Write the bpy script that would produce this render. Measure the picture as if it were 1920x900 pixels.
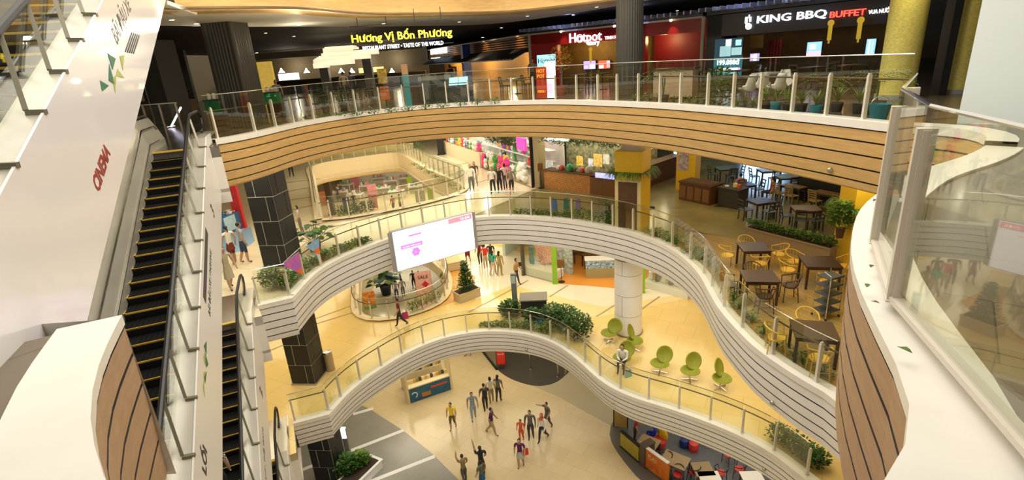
import bpy, math, random
from mathutils import Vector, Matrix, geometry
for o in list(bpy.data.objects): bpy.data.objects.remove(o)
sc = bpy.context.scene
COL = sc.collection
R = math.radians
PI = math.pi
rnd = random.Random(7)
# ---------------------------------------------------------------- camera
F, TH, RO = 981.0, R(19.3), R(4.15)
EYE = Vector((0, 0, 17.7))
r0, u0, f0 = Vector((1, 0, 0)), Vector((0, math.sin(TH), math.cos(TH))), Vector((0, math.cos(TH), -math.sin(TH)))
cR = r0*math.cos(RO) - u0*math.sin(RO)
cU = r0*math.sin(RO) + u0*math.cos(RO)
cam = bpy.data.objects.new('camera', bpy.data.cameras.new('camera'))
COL.objects.link(cam)
m3 = Matrix((cR, cU, -f0)).transposed()
cam.matrix_world = Matrix.Translation(EYE) @ m3.to_4x4()
cam.data.sensor_width = 36; cam.data.lens = F/1920*36
cam.data.clip_start = .05; cam.data.clip_end = 300
sc.camera = cam
# ---------------------------------------------------------------- world, lights, exposure
sc.view_settings.view_transform = 'Standard'; sc.view_settings.look = 'None'
sc.view_settings.gamma = 1; sc.view_settings.use_curve_mapping = False
sc.view_settings.exposure = 0.08
w = bpy.data.worlds.new('world'); sc.world = w; w.use_nodes = True
w.node_tree.nodes['Background'].inputs[0].default_value = (1, .9, .75, 1)
w.node_tree.nodes['Background'].inputs[1].default_value = 1.0
def area(name, loc, sx, sy, power, col=(1, .86, .62), rot=(0, 0, 0), spread=180):
    d = bpy.data.lights.new(name, 'AREA'); d.shape = 'RECTANGLE'; d.size = sx; d.size_y = sy
    d.energy = power; d.color = col; d.spread = R(spread)
    o = bpy.data.objects.new(name, d); COL.objects.link(o); o.location = loc; o.rotation_euler = rot
    return o
def point(name, loc, power, col=(1, .8, .5), r=.08):
    d = bpy.data.lights.new(name, 'POINT'); d.energy = power; d.color = col; d.shadow_soft_size = r
    o = bpy.data.objects.new(name, d); COL.objects.link(o); o.location = loc; return o
def spot(name, loc, power, col=(1, .8, .5), ang=80, aim=None, blend=.6):
    d = bpy.data.lights.new(name, 'SPOT'); d.energy = power; d.color = col; d.spot_size = R(ang); d.spot_blend = blend
    d.shadow_soft_size = .06
    o = bpy.data.objects.new(name, d); COL.objects.link(o); o.location = loc
    if aim is not None: o.rotation_euler = (Vector(aim)-Vector(loc)).to_track_quat('-Z', 'Y').to_euler()
    return o
WARM, CREAM, COOL = (1, .87, .64), (1, .88, .66), (1, .95, .87)
area('atrium_top_light', (-1, 12, 27), 12, 14, 2300, COOL)
area('walkway_light_ground', (-3, 26, 3.94), 9, 5, 200, CREAM)
area('walkway_light_ground', (-8.5, 20, 3.94), 3, 7, 110, CREAM)
area('walkway_light_ground', (3.5, 27, 3.94), 6, 4, 80, CREAM)
area('walkway_light_ground', (9, 18, 3.94), 5, 8, 170, CREAM)
area('walkway_light_first', (-2, 27, 9.24), 9, 5, 260, WARM)
area('walkway_light_first', (6.5, 25, 9.24), 8, 7, 260, WARM)
area('walkway_light_first', (8.5, 16, 9.24), 3.4, 8, 160, WARM)
area('walkway_light_first', (-10.5, 20, 9.24), 3.5, 9, 190, WARM)
area('walkway_light_second', (-3, 28, 14.52), 6, 6, 360, CREAM)
area('walkway_light_second', (-10.5, 20, 14.52), 3.5, 9, 330, CREAM)
area('walkway_light_second', (-8, 38, 14.52), 10, 8, 700, CREAM)
area('walkway_light_back_hall', (-10, 49, 9.24), 12, 5, 420, CREAM)
area('walkway_light_back_hall', (-2.8, 37, 9.24), 3, 9, 330, CREAM)
area('walkway_light_back_hall', (-16, 34, 9.24), 6, 12, 420, CREAM)
area('cafe_light_second', (8.6, 14, 14.52), 3, 6, 95, (1, .72, .3))
area('cafe_light_second', (9, 23, 14.52), 6, 4, 60, (1, .74, .4))
area('near_walkway_light', (1.5, -1.2, 22.5), 6, 2.5, 150, COOL)
# ---------------------------------------------------------------- levels and pixel rays
LV = [0.0, 5.3, 10.6, 15.9]
def ray(x, y): return (cR*(x-960) + cU*(450-y) + f0*F).normalized()
def P(x, y, z=None, lv=None):
    if lv is not None: z = LV[lv]
    d = ray(x, y); s = (z-EYE.z)/d.z; return EYE + d*s
def PY(x, y, Y):
    d = ray(x, y); return EYE + d*(Y/d.y)
def proj(p):
    v = Vector(p)-EYE; q = v.dot(f0); return 960+v.dot(cR)/q*F, 450-v.dot(cU)/q*F
# ---------------------------------------------------------------- materials
MT = {}
def mat(name, col, rough=.6, metal=0, emit=0, noise=0, nscale=8, alpha=1, trans=0, spec=.5, bump=0, stretch=None, col2=None, coat=0):
    if name in MT: return MT[name]
    m = bpy.data.materials.new(name); m.use_nodes = True; MT[name] = m
    nt = m.node_tree; b = nt.nodes['Principled BSDF']
    c = (*col, 1); b.inputs['Base Color'].default_value = c
    b.inputs['Roughness'].default_value = rough; b.inputs['Metallic'].default_value = metal
    b.inputs['Specular IOR Level'].default_value = spec; b.inputs['Transmission Weight'].default_value = trans
    b.inputs['Coat Weight'].default_value = coat
    if emit:
        b.inputs['Emission Color'].default_value = c; b.inputs['Emission Strength'].default_value = emit
    if noise or bump:
        tc = nt.nodes.new('ShaderNodeTexCoord'); mp = nt.nodes.new('ShaderNodeMapping'); n = nt.nodes.new('ShaderNodeTexNoise')
        nt.links.new(tc.outputs['Object'], mp.inputs[0]); nt.links.new(mp.outputs[0], n.inputs['Vector'])
        if stretch: mp.inputs['Scale'].default_value = stretch
        n.inputs['Scale'].default_value = nscale; n.inputs['Detail'].default_value = 4
        if noise:
            rp = nt.nodes.new('ShaderNodeValToRGB'); nt.links.new(n.outputs['Fac'], rp.inputs[0])
            d = col2 or tuple(x*(1-noise) for x in col)
            rp.color_ramp.elements[0].position = .3; rp.color_ramp.elements[1].position = .7
            rp.color_ramp.elements[0].color = (*d, 1); rp.color_ramp.elements[1].color = c
            nt.links.new(rp.outputs[0], b.inputs['Base Color'])
            if emit: nt.links.new(rp.outputs[0], b.inputs['Emission Color'])
        if bump:
            bp = nt.nodes.new('ShaderNodeBump'); bp.inputs['Strength'].default_value = bump
            nt.links.new(n.outputs['Fac'], bp.inputs['Height']); nt.links.new(bp.outputs[0], b.inputs['Normal'])
    return m
def tiles(name, c1, c2, mortar, sx, sy, rough=.25, rot=0, gap=.006, noise=.06, offset=.5, coat=0, spec=.5, vert=0):
    if name in MT: return MT[name]
    m = bpy.data.materials.new(name); m.use_nodes = True; MT[name] = m
    nt = m.node_tree; b = nt.nodes['Principled BSDF']; b.inputs['Roughness'].default_value = rough
    b.inputs['Coat Weight'].default_value = coat; b.inputs['Specular IOR Level'].default_value = spec
    tc = nt.nodes.new('ShaderNodeTexCoord'); mp = nt.nodes.new('ShaderNodeMapping'); br = nt.nodes.new('ShaderNodeTexBrick')
    mp.inputs['Rotation'].default_value = (vert*PI/2, 0, rot)
    nt.links.new(tc.outputs['Object'], mp.inputs[0]); nt.links.new(mp.outputs[0], br.inputs['Vector'])
    br.offset = offset
    br.inputs['Color1'].default_value = (*c1, 1); br.inputs['Color2'].default_value = (*c2, 1); br.inputs['Mortar'].default_value = (*mortar, 1)
    br.inputs['Scale'].default_value = 1; br.inputs['Brick Width'].default_value = sx; br.inputs['Row Height'].default_value = sy
    br.inputs['Mortar Size'].default_value = gap
    n = nt.nodes.new('ShaderNodeTexNoise'); n.inputs['Scale'].default_value = 1.4; n.inputs['Detail'].default_value = 5
    nt.links.new(tc.outputs['Object'], n.inputs['Vector'])
    mx = nt.nodes.new('ShaderNodeMix'); mx.data_type = 'RGBA'; mx.blend_type = 'MULTIPLY'
    mx.inputs[0].default_value = noise
    nt.links.new(br.outputs[0], mx.inputs[6]); nt.links.new(n.outputs['Fac'], mx.inputs[7]); nt.links.new(mx.outputs[2], b.inputs['Base Color'])
    return m
def glassm(name, tint=(.9, .95, .9), a=.12, rough=.02):
    if name in MT: return MT[name]
    m = bpy.data.materials.new(name); m.use_nodes = True; MT[name] = m
    nt = m.node_tree; nt.nodes.clear(); out = nt.nodes.new('ShaderNodeOutputMaterial')
    t = nt.nodes.new('ShaderNodeBsdfTransparent'); t.inputs[0].default_value = (*tint, 1)
    g = nt.nodes.new('ShaderNodeBsdfGlossy'); g.inputs['Roughness'].default_value = rough; g.inputs[0].default_value = (.95, .95, .95, 1)
    lw = nt.nodes.new('ShaderNodeLayerWeight'); fr = nt.nodes.new('ShaderNodeMath'); fr.operation = 'POWER'; fr.inputs[1].default_value = 5
    nt.links.new(lw.outputs['Facing'], fr.inputs[0])
    ad = nt.nodes.new('ShaderNodeMath'); ad.operation = 'MULTIPLY_ADD'; ad.inputs[1].default_value = .6; ad.inputs[2].default_value = a; ad.use_clamp = True
    mx = nt.nodes.new('ShaderNodeMixShader')
    nt.links.new(fr.outputs[0], ad.inputs[0]); nt.links.new(ad.outputs[0], mx.inputs[0])
    nt.links.new(t.outputs[0], mx.inputs[1]); nt.links.new(g.outputs[0], mx.inputs[2]); nt.links.new(mx.outputs[0], out.inputs[0])
    return m
GLASS = glassm('clear_glass', (.93, .95, .9), .06)
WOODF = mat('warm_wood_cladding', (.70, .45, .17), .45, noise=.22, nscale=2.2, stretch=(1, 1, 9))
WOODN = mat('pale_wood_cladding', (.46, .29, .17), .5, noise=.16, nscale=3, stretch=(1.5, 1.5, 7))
GAPM = mat('dark_joint', (.03, .022, .015), .8)
WHITEF = mat('white_panel', (.90, .885, .86), .45, noise=.04, nscale=2)
CAPM = mat('white_stone_cap', (.84, .81, .72), .35, noise=.05, nscale=3)
PLAS = mat('white_plaster', (.78, .74, .66), .7, noise=.03)
POSTM = mat('post_beige', (.70, .64, .54), .4)
STEEL = mat('brushed_steel', (.62, .6, .54), .25, 1, noise=.25, nscale=3, stretch=(1, .3, 1))
CHROME = mat('chrome', (.8, .8, .78), .12, 1)
BLACK = mat('black_rubber', (.012, .012, .012), .45)
DARK = mat('dark_paint', (.02, .02, .024), .5)
CHAR = mat('charcoal', (.05, .045, .04), .6)
BRONZE = mat('bronze_rail', (.10, .07, .045), .35, .5)
WHITE = mat('white', (.85, .85, .84), .5)
GREY = mat('mid_grey', (.35, .35, .34), .5)
YEL = mat('yellow_paint', (.90, .58, .03), .45, noise=.06)
SKINM = mat('skin', (.55, .33, .22), .55)
HAIRM = mat('black_hair', (.015, .012, .01), .5)
# ---------------------------------------------------------------- mesh builder
class MB:
    def __init__(s): s.v = []; s.f = []; s.m = []
    def add(s, vs, fs, mi=0):
        n = len(s.v); s.v += [tuple(v) for v in vs]; s.f += [tuple(i+n for i in f) for f in fs]; s.m += [mi]*len(fs); return s
    def box(s, c, d, mi=0, rz=0, M=None):
        x, y, z = (k/2 for k in d); co, si = math.cos(rz), math.sin(rz); vs = []
        for a, b, e in ((-1, -1, -1), (1, -1, -1), (1, 1, -1), (-1, 1, -1), (-1, -1, 1), (1, -1, 1), (1, 1, 1), (-1, 1, 1)):
            p = Vector((a*x, b*y, e*z))
            if M: p = M @ p
            p = Vector((p.x*co-p.y*si, p.x*si+p.y*co, p.z)); vs.append((p.x+c[0], p.y+c[1], p.z+c[2]))
        return s.add(vs, [(3, 2, 1, 0), (4, 5, 6, 7), (0, 1, 5, 4), (1, 2, 6, 5), (2, 3, 7, 6), (3, 0, 4, 7)], mi)
    def bar(s, a, b, w, h, mi=0, up=(0, 0, 1)):
        a, b = Vector(a), Vector(b); d = (b-a).normalized(); u = Vector(up)
        if abs(d.dot(u)) > .98: u = Vector((0, 1, 0))
        x = d.cross(u).normalized(); y = x.cross(d); vs = []
        for p in (a, b):
            for i, j in ((-1, -1), (1, -1), (1, 1), (-1, 1)): vs.append(p+x*(i*w/2)+y*(j*h/2))
        return s.add(vs, [(0, 1, 2, 3), (7, 6, 5, 4), (0, 4, 5, 1), (1, 5, 6, 2), (2, 6, 7, 3), (3, 7, 4, 0)], mi)
    def tube(s, pts, r, seg=8, mi=0, closed=False, cap=True):
        pts = [Vector(p) for p in pts]; n = len(pts)
        rs = r if isinstance(r, (list, tuple)) else [r]*n
        vs = []; ref = None
        for i, p in enumerate(pts):
            if closed: d = pts[(i+1) % n]-pts[i-1]
            else: d = pts[min(i+1, n-1)]-pts[max(i-1, 0)]
            d.normalize()
            if ref is None: ref = Vector((0, 0, 1)) if abs(d.z) < .9 else Vector((1, 0, 0))
            x = d.cross(ref).normalized(); y = x.cross(d).normalized(); ref = y
            for k in range(seg):
                a = 2*PI*k/seg; vs.append(p+(x*math.cos(a)+y*math.sin(a))*rs[i])
        fs = []
        for i in range(n if closed else n-1):
            j = (i+1) % n
            for k in range(seg): fs.append((i*seg+k, i*seg+(k+1) % seg, j*seg+(k+1) % seg, j*seg+k))
        if not closed and cap: fs += [tuple(range(seg))[::-1], tuple((n-1)*seg+k for k in range(seg))]
        return s.add(vs, fs, mi)
    def lathe(s, prof, c=(0, 0, 0), seg=20, mi=0, sx=1, sy=1):
        vs = []; n = len(prof)
        for r, z in prof:
            for k in range(seg):
                a = 2*PI*k/seg; vs.append((c[0]+r*sx*math.cos(a), c[1]+r*sy*math.sin(a), c[2]+z))
        fs = [(i*seg+k, i*seg+(k+1) % seg, (i+1)*seg+(k+1) % seg, (i+1)*seg+k) for i in range(n-1) for k in range(seg)]
        fs += [tuple(range(seg))[::-1], tuple((n-1)*seg+k for k in range(seg))]
        return s.add(vs, fs, mi)
    def ball(s, c, r, mi=0, seg=12, rings=8, M=None):
        if not isinstance(r, (tuple, list)): r = (r, r, r)
        vs = []
        for i in range(rings+1):
            t = PI*i/rings
            for k in range(seg):
                a = 2*PI*k/seg; p = Vector((r[0]*math.sin(t)*math.cos(a), r[1]*math.sin(t)*math.sin(a), r[2]*math.cos(t)))
                if M: p = M @ p
                vs.append(p+Vector(c))
        fs = [(i*seg+k, (i+1)*seg+k, (i+1)*seg+(k+1) % seg, i*seg+(k+1) % seg) for i in range(rings) for k in range(seg)]
        return s.add(vs, fs, mi)
    def prism(s, poly, z0, z1, mi=0):
        n = len(poly); vs = [(p[0], p[1], z0) for p in poly]+[(p[0], p[1], z1) for p in poly]
        tri = geometry.tessellate_polygon([[Vector((p[0], p[1], 0)) for p in poly]])
        fs = [tuple(t) for t in tri]+[tuple(i+n for i in t) for t in tri]
        fs += [(i, (i+1) % n, (i+1) % n+n, i+n) for i in range(n)]
        return s.add(vs, fs, mi)
    def xprism(s, poly, x0, x1, mi=0):      # poly in (y, z)
        n = len(poly); vs = [(x0, p[0], p[1]) for p in poly]+[(x1, p[0], p[1]) for p in poly]
        tri = geometry.tessellate_polygon([[Vector((p[0], p[1], 0)) for p in poly]])
        fs = [tuple(t) for t in tri]+[tuple(i+n for i in t) for t in tri]
        fs += [(i, (i+1) % n, (i+1) % n+n, i+n) for i in range(n)]
        return s.add(vs, fs, mi)
    def holed(s, outer, holes, z0, z1, mi=0):
        loops = [outer]+holes; allp = [p for l in loops for p in l]; n = len(allp)
        tri = geometry.tessellate_polygon([[Vector((p[0], p[1], 0)) for p in l] for l in loops])
        s.add([(p[0], p[1], z0) for p in allp]+[(p[0], p[1], z1) for p in allp], [tuple(t) for t in tri]+[tuple(i+n for i in t) for t in tri], mi)
        for l in loops:
            k = len(l); s.add([(p[0], p[1], z0) for p in l]+[(p[0], p[1], z1) for p in l], [(i, (i+1) % k, (i+1) % k+k, i+k) for i in range(k)], mi)
        return s
    def sweep(s, path, prof, mi=0, pm=None):      # prof: (outward offset, z) ; path 2D open, outward = right-hand side normal
        pts = [Vector((p[0], p[1])) for p in path]; n = len(pts); k = len(prof); vs = []
        for i, p in enumerate(pts):
            d = (pts[min(i+1, n-1)]-pts[max(i-1, 0)]).normalized(); nn = Vector((d.y, -d.x))
            for o, z in prof: vs.append((p.x+nn.x*o, p.y+nn.y*o, z))
        b = len(s.v); s.v += vs
        for i in range(n-1):
            for j in range(k-1):
                s.f.append((b+i*k+j, b+i*k+j+1, b+(i+1)*k+j+1, b+(i+1)*k+j)); s.m.append(pm[j] if pm else mi)
        return s
    def build(s, name, mats, parent=None, loc=None, rz=0, smooth=False):
        me = bpy.data.meshes.new(name); me.from_pydata([tuple(v) for v in s.v], [], s.f)
        if not isinstance(mats, (list, tuple)): mats = [mats]
        for m in mats: me.materials.append(m)
        me.polygons.foreach_set('material_index', s.m)
        if smooth: me.polygons.foreach_set('use_smooth', [True]*len(s.f))
        import bmesh
        bm = bmesh.new(); bm.from_mesh(me); bmesh.ops.recalc_face_normals(bm, faces=bm.faces); bm.to_mesh(me); bm.free()
        if smooth:
            try: me.set_sharp_from_angle(angle=R(40))
            except Exception: pass
        o = bpy.data.objects.new(name, me); COL.objects.link(o)
        if parent: o.parent = parent
        if loc is not None: o.location = loc
        o.rotation_euler.z = rz
        return o
def thing(name, label, cat, loc=(0, 0, 0), rz=0, group=None):
    o = bpy.data.objects.new(name, None); COL.objects.link(o); o.empty_display_size = .2
    o.location = loc; o.rotation_euler.z = rz
    return tag(o, label, cat, group)
def tag(o, label, cat, group=None):
    o['label'] = label; o['category'] = cat
    if group: o['group'] = group
    return o
def struct(o): o['kind'] = 'structure'; return o
def lab(o, t): o['label'] = t; return o
KIDS = {}
def copy_tree(o, loc=None, rz=None, label=None, parent=None, scale=None, group=None):
    c = o.copy(); COL.objects.link(c)
    if parent: c.parent = parent
    if loc is not None: c.location = loc
    if rz is not None: c.rotation_euler.z = rz
    if label: c['label'] = label
    if group: c['group'] = group
    if scale: c.scale = (scale,)*3 if not isinstance(scale, tuple) else scale
    for ch in [k for k in bpy.data.objects if k.parent == o] if o.name not in KIDS else KIDS[o.name]: copy_tree(ch, parent=c)
    return c
def text(name, body, size, m, M, parent=None, ext=.01, align='CENTER', bold=0, sx=1):
    cu = bpy.data.curves.new(name, 'FONT'); cu.body = body; cu.size = size; cu.extrude = ext; cu.align_x = align; cu.align_y = 'CENTER'
    cu.offset = bold; cu.resolution_u = 2
    t = bpy.data.objects.new('tmp', cu); COL.objects.link(t)
    bpy.context.view_layer.update()
    me = bpy.data.meshes.new_from_object(t.evaluated_get(bpy.context.evaluated_depsgraph_get()))
    bpy.data.objects.remove(t)
    me.transform(Matrix.Diagonal((sx, 1, 1, 1)))
    me.transform(M); me.materials.clear(); me.materials.append(m)
    o = bpy.data.objects.new(name, me); COL.objects.link(o)
    if parent: o.parent = parent
    return o
def smooth_path(pts, step=.25):
    pts = [Vector(p[:2]) for p in pts]; out = []
    n = len(pts)
    for i in range(n-1):
        p0, p1, p2, p3 = pts[max(i-1, 0)], pts[i], pts[i+1], pts[min(i+2, n-1)]
        k = max(1, int((p2-p1).length/step))
        for j in range(k):
            t = j/k
            out.append(.5*((2*p1)+(p2-p0)*t+(2*p0-5*p1+4*p2-p3)*t*t+(3*p1-p0-3*p2+p3)*t*t*t))
    out.append(pts[-1]); return out
def relax(pts, n=3, keep=()):
    pts = [p.copy() for p in pts]
    for _ in range(n):
        q = [p.copy() for p in pts]
        for i in range(1, len(pts)-1):
            q[i] = (pts[i-1]+pts[i]*2+pts[i+1])/4
        pts = q
    return pts
# ================================================================ RINGS (balcony edges traced on their floors)
E3 = [P(*p, lv=3).xy for p in [(404,268),(440,262),(497,250),(560,235),(640,221),(740,207),(850,198),(960,194),(1050,193),(1150,196),(1250,201),(1350,209),(1450,218),(1560,229),(1680,243)]]
E2a = [P(*p, lv=2).xy for p in [(484,578),(549,563)]]
E2b = [P(*p, lv=2).xy for p in [(549,563),(587,521),(613,502),(647,484),(680,470),(731,451),(800,430),(889,412),(960,409),(1030,413),(1100,422),(1160,434),(1189,442),(1236,459),(1269,478),(1293,498),(1313,521),(1329,550),(1347,582),(1369,609),(1391,633),(1416,658),(1451,683),(1487,708),(1547,743)]]
E1a = [P(*p, lv=1).xy for p in [(550,798),(618,780)]]
E1b = [P(*p, lv=1).xy for p in [(618,780),(653,741),(687,713),(720,691),(763,665),(805,646),(847,633),(897,625),(930,624),(973,627),(1013,636),(1047,651),(1080,675),(1123,714),(1147,730),(1180,746),(1213,757),(1247,767),(1280,778),(1313,790),(1347,803),(1400,827),(1451,856),(1504,898)]]
near = [P(*p, lv=3).xy for p in [(1658,359),(1613,396),(1599,442),(1596,478),(1599,513),(1613,556),(1642,618),(1690,700),(1737,784)]]
nearL = [P(*p, lv=3).xy for p in [(183,687),(228,597)]]
V = Vector
E3p = relax(smooth_path(E3), 3)
E3r = smooth_path([E3[-1], V((7.9, 9.1)), V((7.7, 8.2)), V((6.6, 7.3)), V((5.3, 6.6))]+near+[V((1.45, 1.65)), V((.7, 1.25)), V((-.4, 1.15)), V((-1.4, 1.45)), P(201, 900, 15.55).xy, P(200, 830, 15.55).xy, nearL[0], nearL[1]])
E3n = relax(E3r, 2)
dh = V((-.368, .93)); dc = V((.93, .368))
def ev(c, run): return dc*c + dh*(16.63-run)
sideL3 = [ev(-4.4, 12.2), ev(-4.4, 0), ev(-1.95, -.1), ]
E2p = [E2a[0]] + relax(smooth_path(E2b), 2)
E2n = [V((6.4, 8.2)), V((6.6, 6.5)), V((6.2, 4.5)), V((4.5, 3.2)), V((0, 2.6)), V((-3, 3.6))]
E1p = [E1a[0]] + relax(smooth_path(E1b), 2)
E1n = [V((8.5, 11)), V((8.6, 8)), V((7.5, 5)), V((4.5, 3.2)), V((0, 2.6)), V((-3, 3.6))]
def _o(path, d):
    out = []; n = len(path)
    for i, p in enumerate(path):
        t = (path[min(i+1, n-1)]-path[max(i-1, 0)]).normalized(); out.append(p+V((t.y, -t.x))*d)
    return out
def loop(front, back, d=-.08): return [tuple(p) for p in _o(list(front)+list(back), d)]
void3 = loop(E3p, E3n[1:])+[tuple(p) for p in sideL3]
void2 = loop(E2p, E2n)+[tuple(p) for p in sideL3]
void1 = loop(E1p, E1n)+[tuple(p) for p in sideL3]
# second opening behind, in level 2 and level 1
h2 = [P(*p, lv=2).xy for p in [(606,412),(640,410),(700,400),(800,380),(868,352),(800,318),(752,290),(735,288),(660,298),(590,312),(592,340)]]
H2 = relax(smooth_path(h2+[h2[0]], .5), 1)[:-1]
h1 = [P(*p, lv=1).xy for p in [(672,560),(674,585),(695,597),(740,595),(800,578),(828,560),(836,530),(825,500),(800,470),(740,450),(680,480)]]
H1 = relax(smooth_path(h1+[h1[0]], .5), 1)[:-1]
def _ex(H):
    c = sum(H, V((0, 0)))/len(H); return [p+(p-c).normalized()*.08 for p in H]
X1, X2 = _ex(H1), _ex(H2)
OUT = [(-26, -8), (26, -8), (26, 62), (-26, 62)]
OUT2 = [(-25.7, -7.7), (25.7, -7.7), (25.7, 61.7), (-25.7, 61.7)]
def off(path, d):
    out = []; n = len(path)
    for i, p in enumerate(path):
        p = V(p); t = (V(path[min(i+1, n-1)])-V(path[max(i-1, 0)])).normalized(); out.append(p+V((t.y, -t.x))*d)
    return out
FL0 = tiles('cream_floor_tiles', (.72, .60, .36), (.68, .56, .33), (.52, .42, .27), 1.2, .8, .13, .6, .006, .1)
FL1 = tiles('yellow_floor_tiles', (.90, .69, .28), (.88, .67, .26), (.62, .45, .18), 1.2, 1.2, .12, .5, .006, .1)
FL2 = tiles('cream_marble_tiles', (.82, .73, .52), (.78, .70, .5), (.5, .42, .28), 2.4, 1.2, .12, .35, .01, .1)
FL3 = tiles('dark_stone_tiles', (.17, .13, .085), (.14, .11, .075), (.06, .05, .035), .9, .9, .2, .7)
CEIL = mat('ceiling_white', (.72, .66, .56), .8)
struct(MB().box((0, 27, -.15), (52, 70, .3)).build('floor', FL0))
f1 = MB().holed(OUT, [void1, [tuple(p) for p in X1]], LV[1]-.3, LV[1]).build('floor', FL1); struct(f1)
f2 = MB().holed(OUT, [void2, [tuple(p) for p in X2]], LV[2]-.3, LV[2]).build('floor', FL2); struct(f2)
f3 = MB().holed(OUT, [void3], LV[3]-.3, LV[3]).build('floor', FL3); struct(f3)
cv3 = loop(E3p, E3n[1:], -.45)+[tuple(p) for p in sideL3]; cv2 = loop(E2p, E2n, -.45)+[tuple(p) for p in sideL3]; cv1 = loop(E1p, E1n, -.45)+[tuple(p) for p in sideL3]
for z, vd, hs in ((LV[1], cv1, [H1]), (LV[2], cv2, [H2]), (LV[3], cv3, [])):
    struct(MB().holed(OUT2, [vd]+[[tuple(p) for p in h] for h in hs], z-1.30, z-1.2).build('ceiling', CEIL))
# fascias: planks with recessed joints, cap on top
def fascia(path, z, body, nj, name='trim', cap=CAPM, ph=.29, capw=.34, lip=True, h=1.6, ct=.10, ins=.2):
    O = lambda q: -ins*max(0, (z-q)/h)**1.6
    prof = [(0.0, z-.085)]; pm = []
    zz = z-.05
    for i in range(nj):
        a_, b_ = zz-ph+.032, zz-ph
        prof += [(O(a_), a_)]; pm += [0]
        prof += [(O(a_)-.05, a_), (O(b_)-.05, b_), (O(b_), b_)]; pm += [1, 1, 1]
        zz -= ph
    prof += [(O(z-h+.06), z-h+.06), (O(z-h)-.03, z-h+.02), (O(z-h)-.10, z-h)]; pm += [0, 0, 0]
    prof += [(-.9, z-h)]; pm += [0]
    o = struct(MB().sweep(path, prof, pm=pm).build('trim_1', [body, GAPM]))
    c = struct(MB().sweep(path, [(.03 if ct > .05 else .01, z-.055), (.03 if ct > .05 else .01, z+ct), (-capw, z+ct), (-capw, z)], 0).build('trim_2', cap))
    return o
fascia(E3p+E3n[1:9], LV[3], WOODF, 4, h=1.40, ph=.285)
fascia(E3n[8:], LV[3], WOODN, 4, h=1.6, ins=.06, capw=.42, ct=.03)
fascia(E2p+[V(p) for p in E2n[:3]], LV[2], WHITEF, 4, ph=.275, h=1.38, ins=.18)
fascia(E1p+[V(p) for p in E1n[:2]], LV[1], WHITEF, 4, ph=.24, h=1.2, ins=.25)
bf = [V(p) for p in H2]+[V(H2[0])]
def plainfascia(path, z, m, h=1.6):
    struct(MB().sweep(path, [(-.4, z+.08), (.03, z+.08), (.03, z-.05), (0, z-.05), (0, z-h*.6), (-.1, z-h*.9), (-.3, z-h)], 0).build('trim_3', m))
def area2(p): return sum(p[i].x*p[(i+1) % len(p)].y-p[(i+1) % len(p)].x*p[i].y for i in range(len(p)))
CREAMF = mat('cream_fascia', (.80, .70, .48), .5)
for hh, z in ((H2, LV[2]), (H1, LV[1])):
    pp = list(hh)+[hh[0]]
    if area2(hh) > 0: pp = pp[::-1]
    plainfascia(pp, z, CREAMF)
# dark fronts of the slabs on the escalator side
for vd, z in ((sideL3, LV[3]), (sideL3, LV[2]), (sideL3, LV[1])):
    pts = [V(ev(-4.4, 12.2)), V(ev(-4.4, 0)), V(ev(-1.95, -.1))]
    struct(MB().sweep(pts, [(0, z-.01), (0, z-1.6)], 0).build('trim_4', PLAS))
struct(MB().sweep([E3n[-1], V((-5.2, 3.92))], [(0, 15.9), (0, 14.3)], 0).build('trim_4', PLAS))
# ================================================================ BALUSTRADES
def railing(path, label, postpx=None, lv=3, ph=.85, gh=1.22, spacing=.95, inset=.17, postm=POSTM, start=0, rail=BRONZE, pw=.09, plist=None, railz=None):
    """Glass balustrade of posts, one pane between each pair of posts, a handrail on the room side."""
    z = LV[lv]+.1; path = [V(p) for p in path]
    inn = off(path, -inset)
    t = thing('glass_balustrade', label, 'railing', (inn[0].x, inn[0].y, z))
    o0 = V((inn[0].x, inn[0].y, z))
    L = [0]
    for i in range(1, len(inn)): L.append(L[-1]+(inn[i]-inn[i-1]).length)
    def at(s):
        for i in range(1, len(inn)):
            if L[i] >= s or i == len(inn)-1:
                k = (s-L[i-1])/max(1e-6, L[i]-L[i-1]); return inn[i-1].lerp(inn[i], k), (inn[i]-inn[i-1]).normalized()
    if postpx:
        S = []
        for px in postpx:
            best = min(range(len(inn)), key=lambda i: abs(proj((inn[i].x, inn[i].y, z))[0]-px)); 
            # refine
            a = max(best-1, 0); b = min(best+1, len(inn)-1)
            ss = min([L[a]+(L[b]-L[a])*k/20 for k in range(21)], key=lambda s: abs(proj((*at(s)[0], z))[0]-px)); S.append(ss)
        S = sorted(S)
    elif plist: S = plist
    else:
        n = max(1, int(L[-1]/spacing)); S = [L[-1]*(i+.5)/n for i in range(n)]
    for s in S:
        p, d = at(s); a = math.atan2(d.y, d.x)
        MB().box((0, 0, ph/2), (pw*.55, pw, ph)).box((0, 0, ph+.02), (pw*.4, pw*.7, .04)).box((0, 0, .01), (pw, pw*1.3, .02)).build('post', postm, t, (p.x-o0.x, p.y-o0.y, 0), a)
    ends = [0]+S+[L[-1]]
    for i in range(len(ends)-1):
        a, b = ends[i], ends[i+1]
        if b-a < .1: continue
        n = 3; pts = [at(a+.015+(b-a-.03)*k/n)[0]-o0.xy for k in range(n+1)]
        MB().sweep(pts, [(.045, .04), (.045, gh), (.033, gh), (.033, .04), (.045, .04)]).build('glass_pane', GLASS, t)
    rz = railz or ph*.92
    hr = [V((q.x-o0.x, q.y-o0.y, rz)) for q in off(inn, -.07)]
    MB().tube(hr, .022, 6).build('handrail', rail, t, smooth=True)
    er = [V((q.x-o0.x, q.y-o0.y, gh+.005)) for q in off(inn, .039)]
    lab(MB().tube(er, .012, 5).build('top_edge', CHROME, t), 'thin bright metal edge along the top of the glass')
    return t
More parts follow.
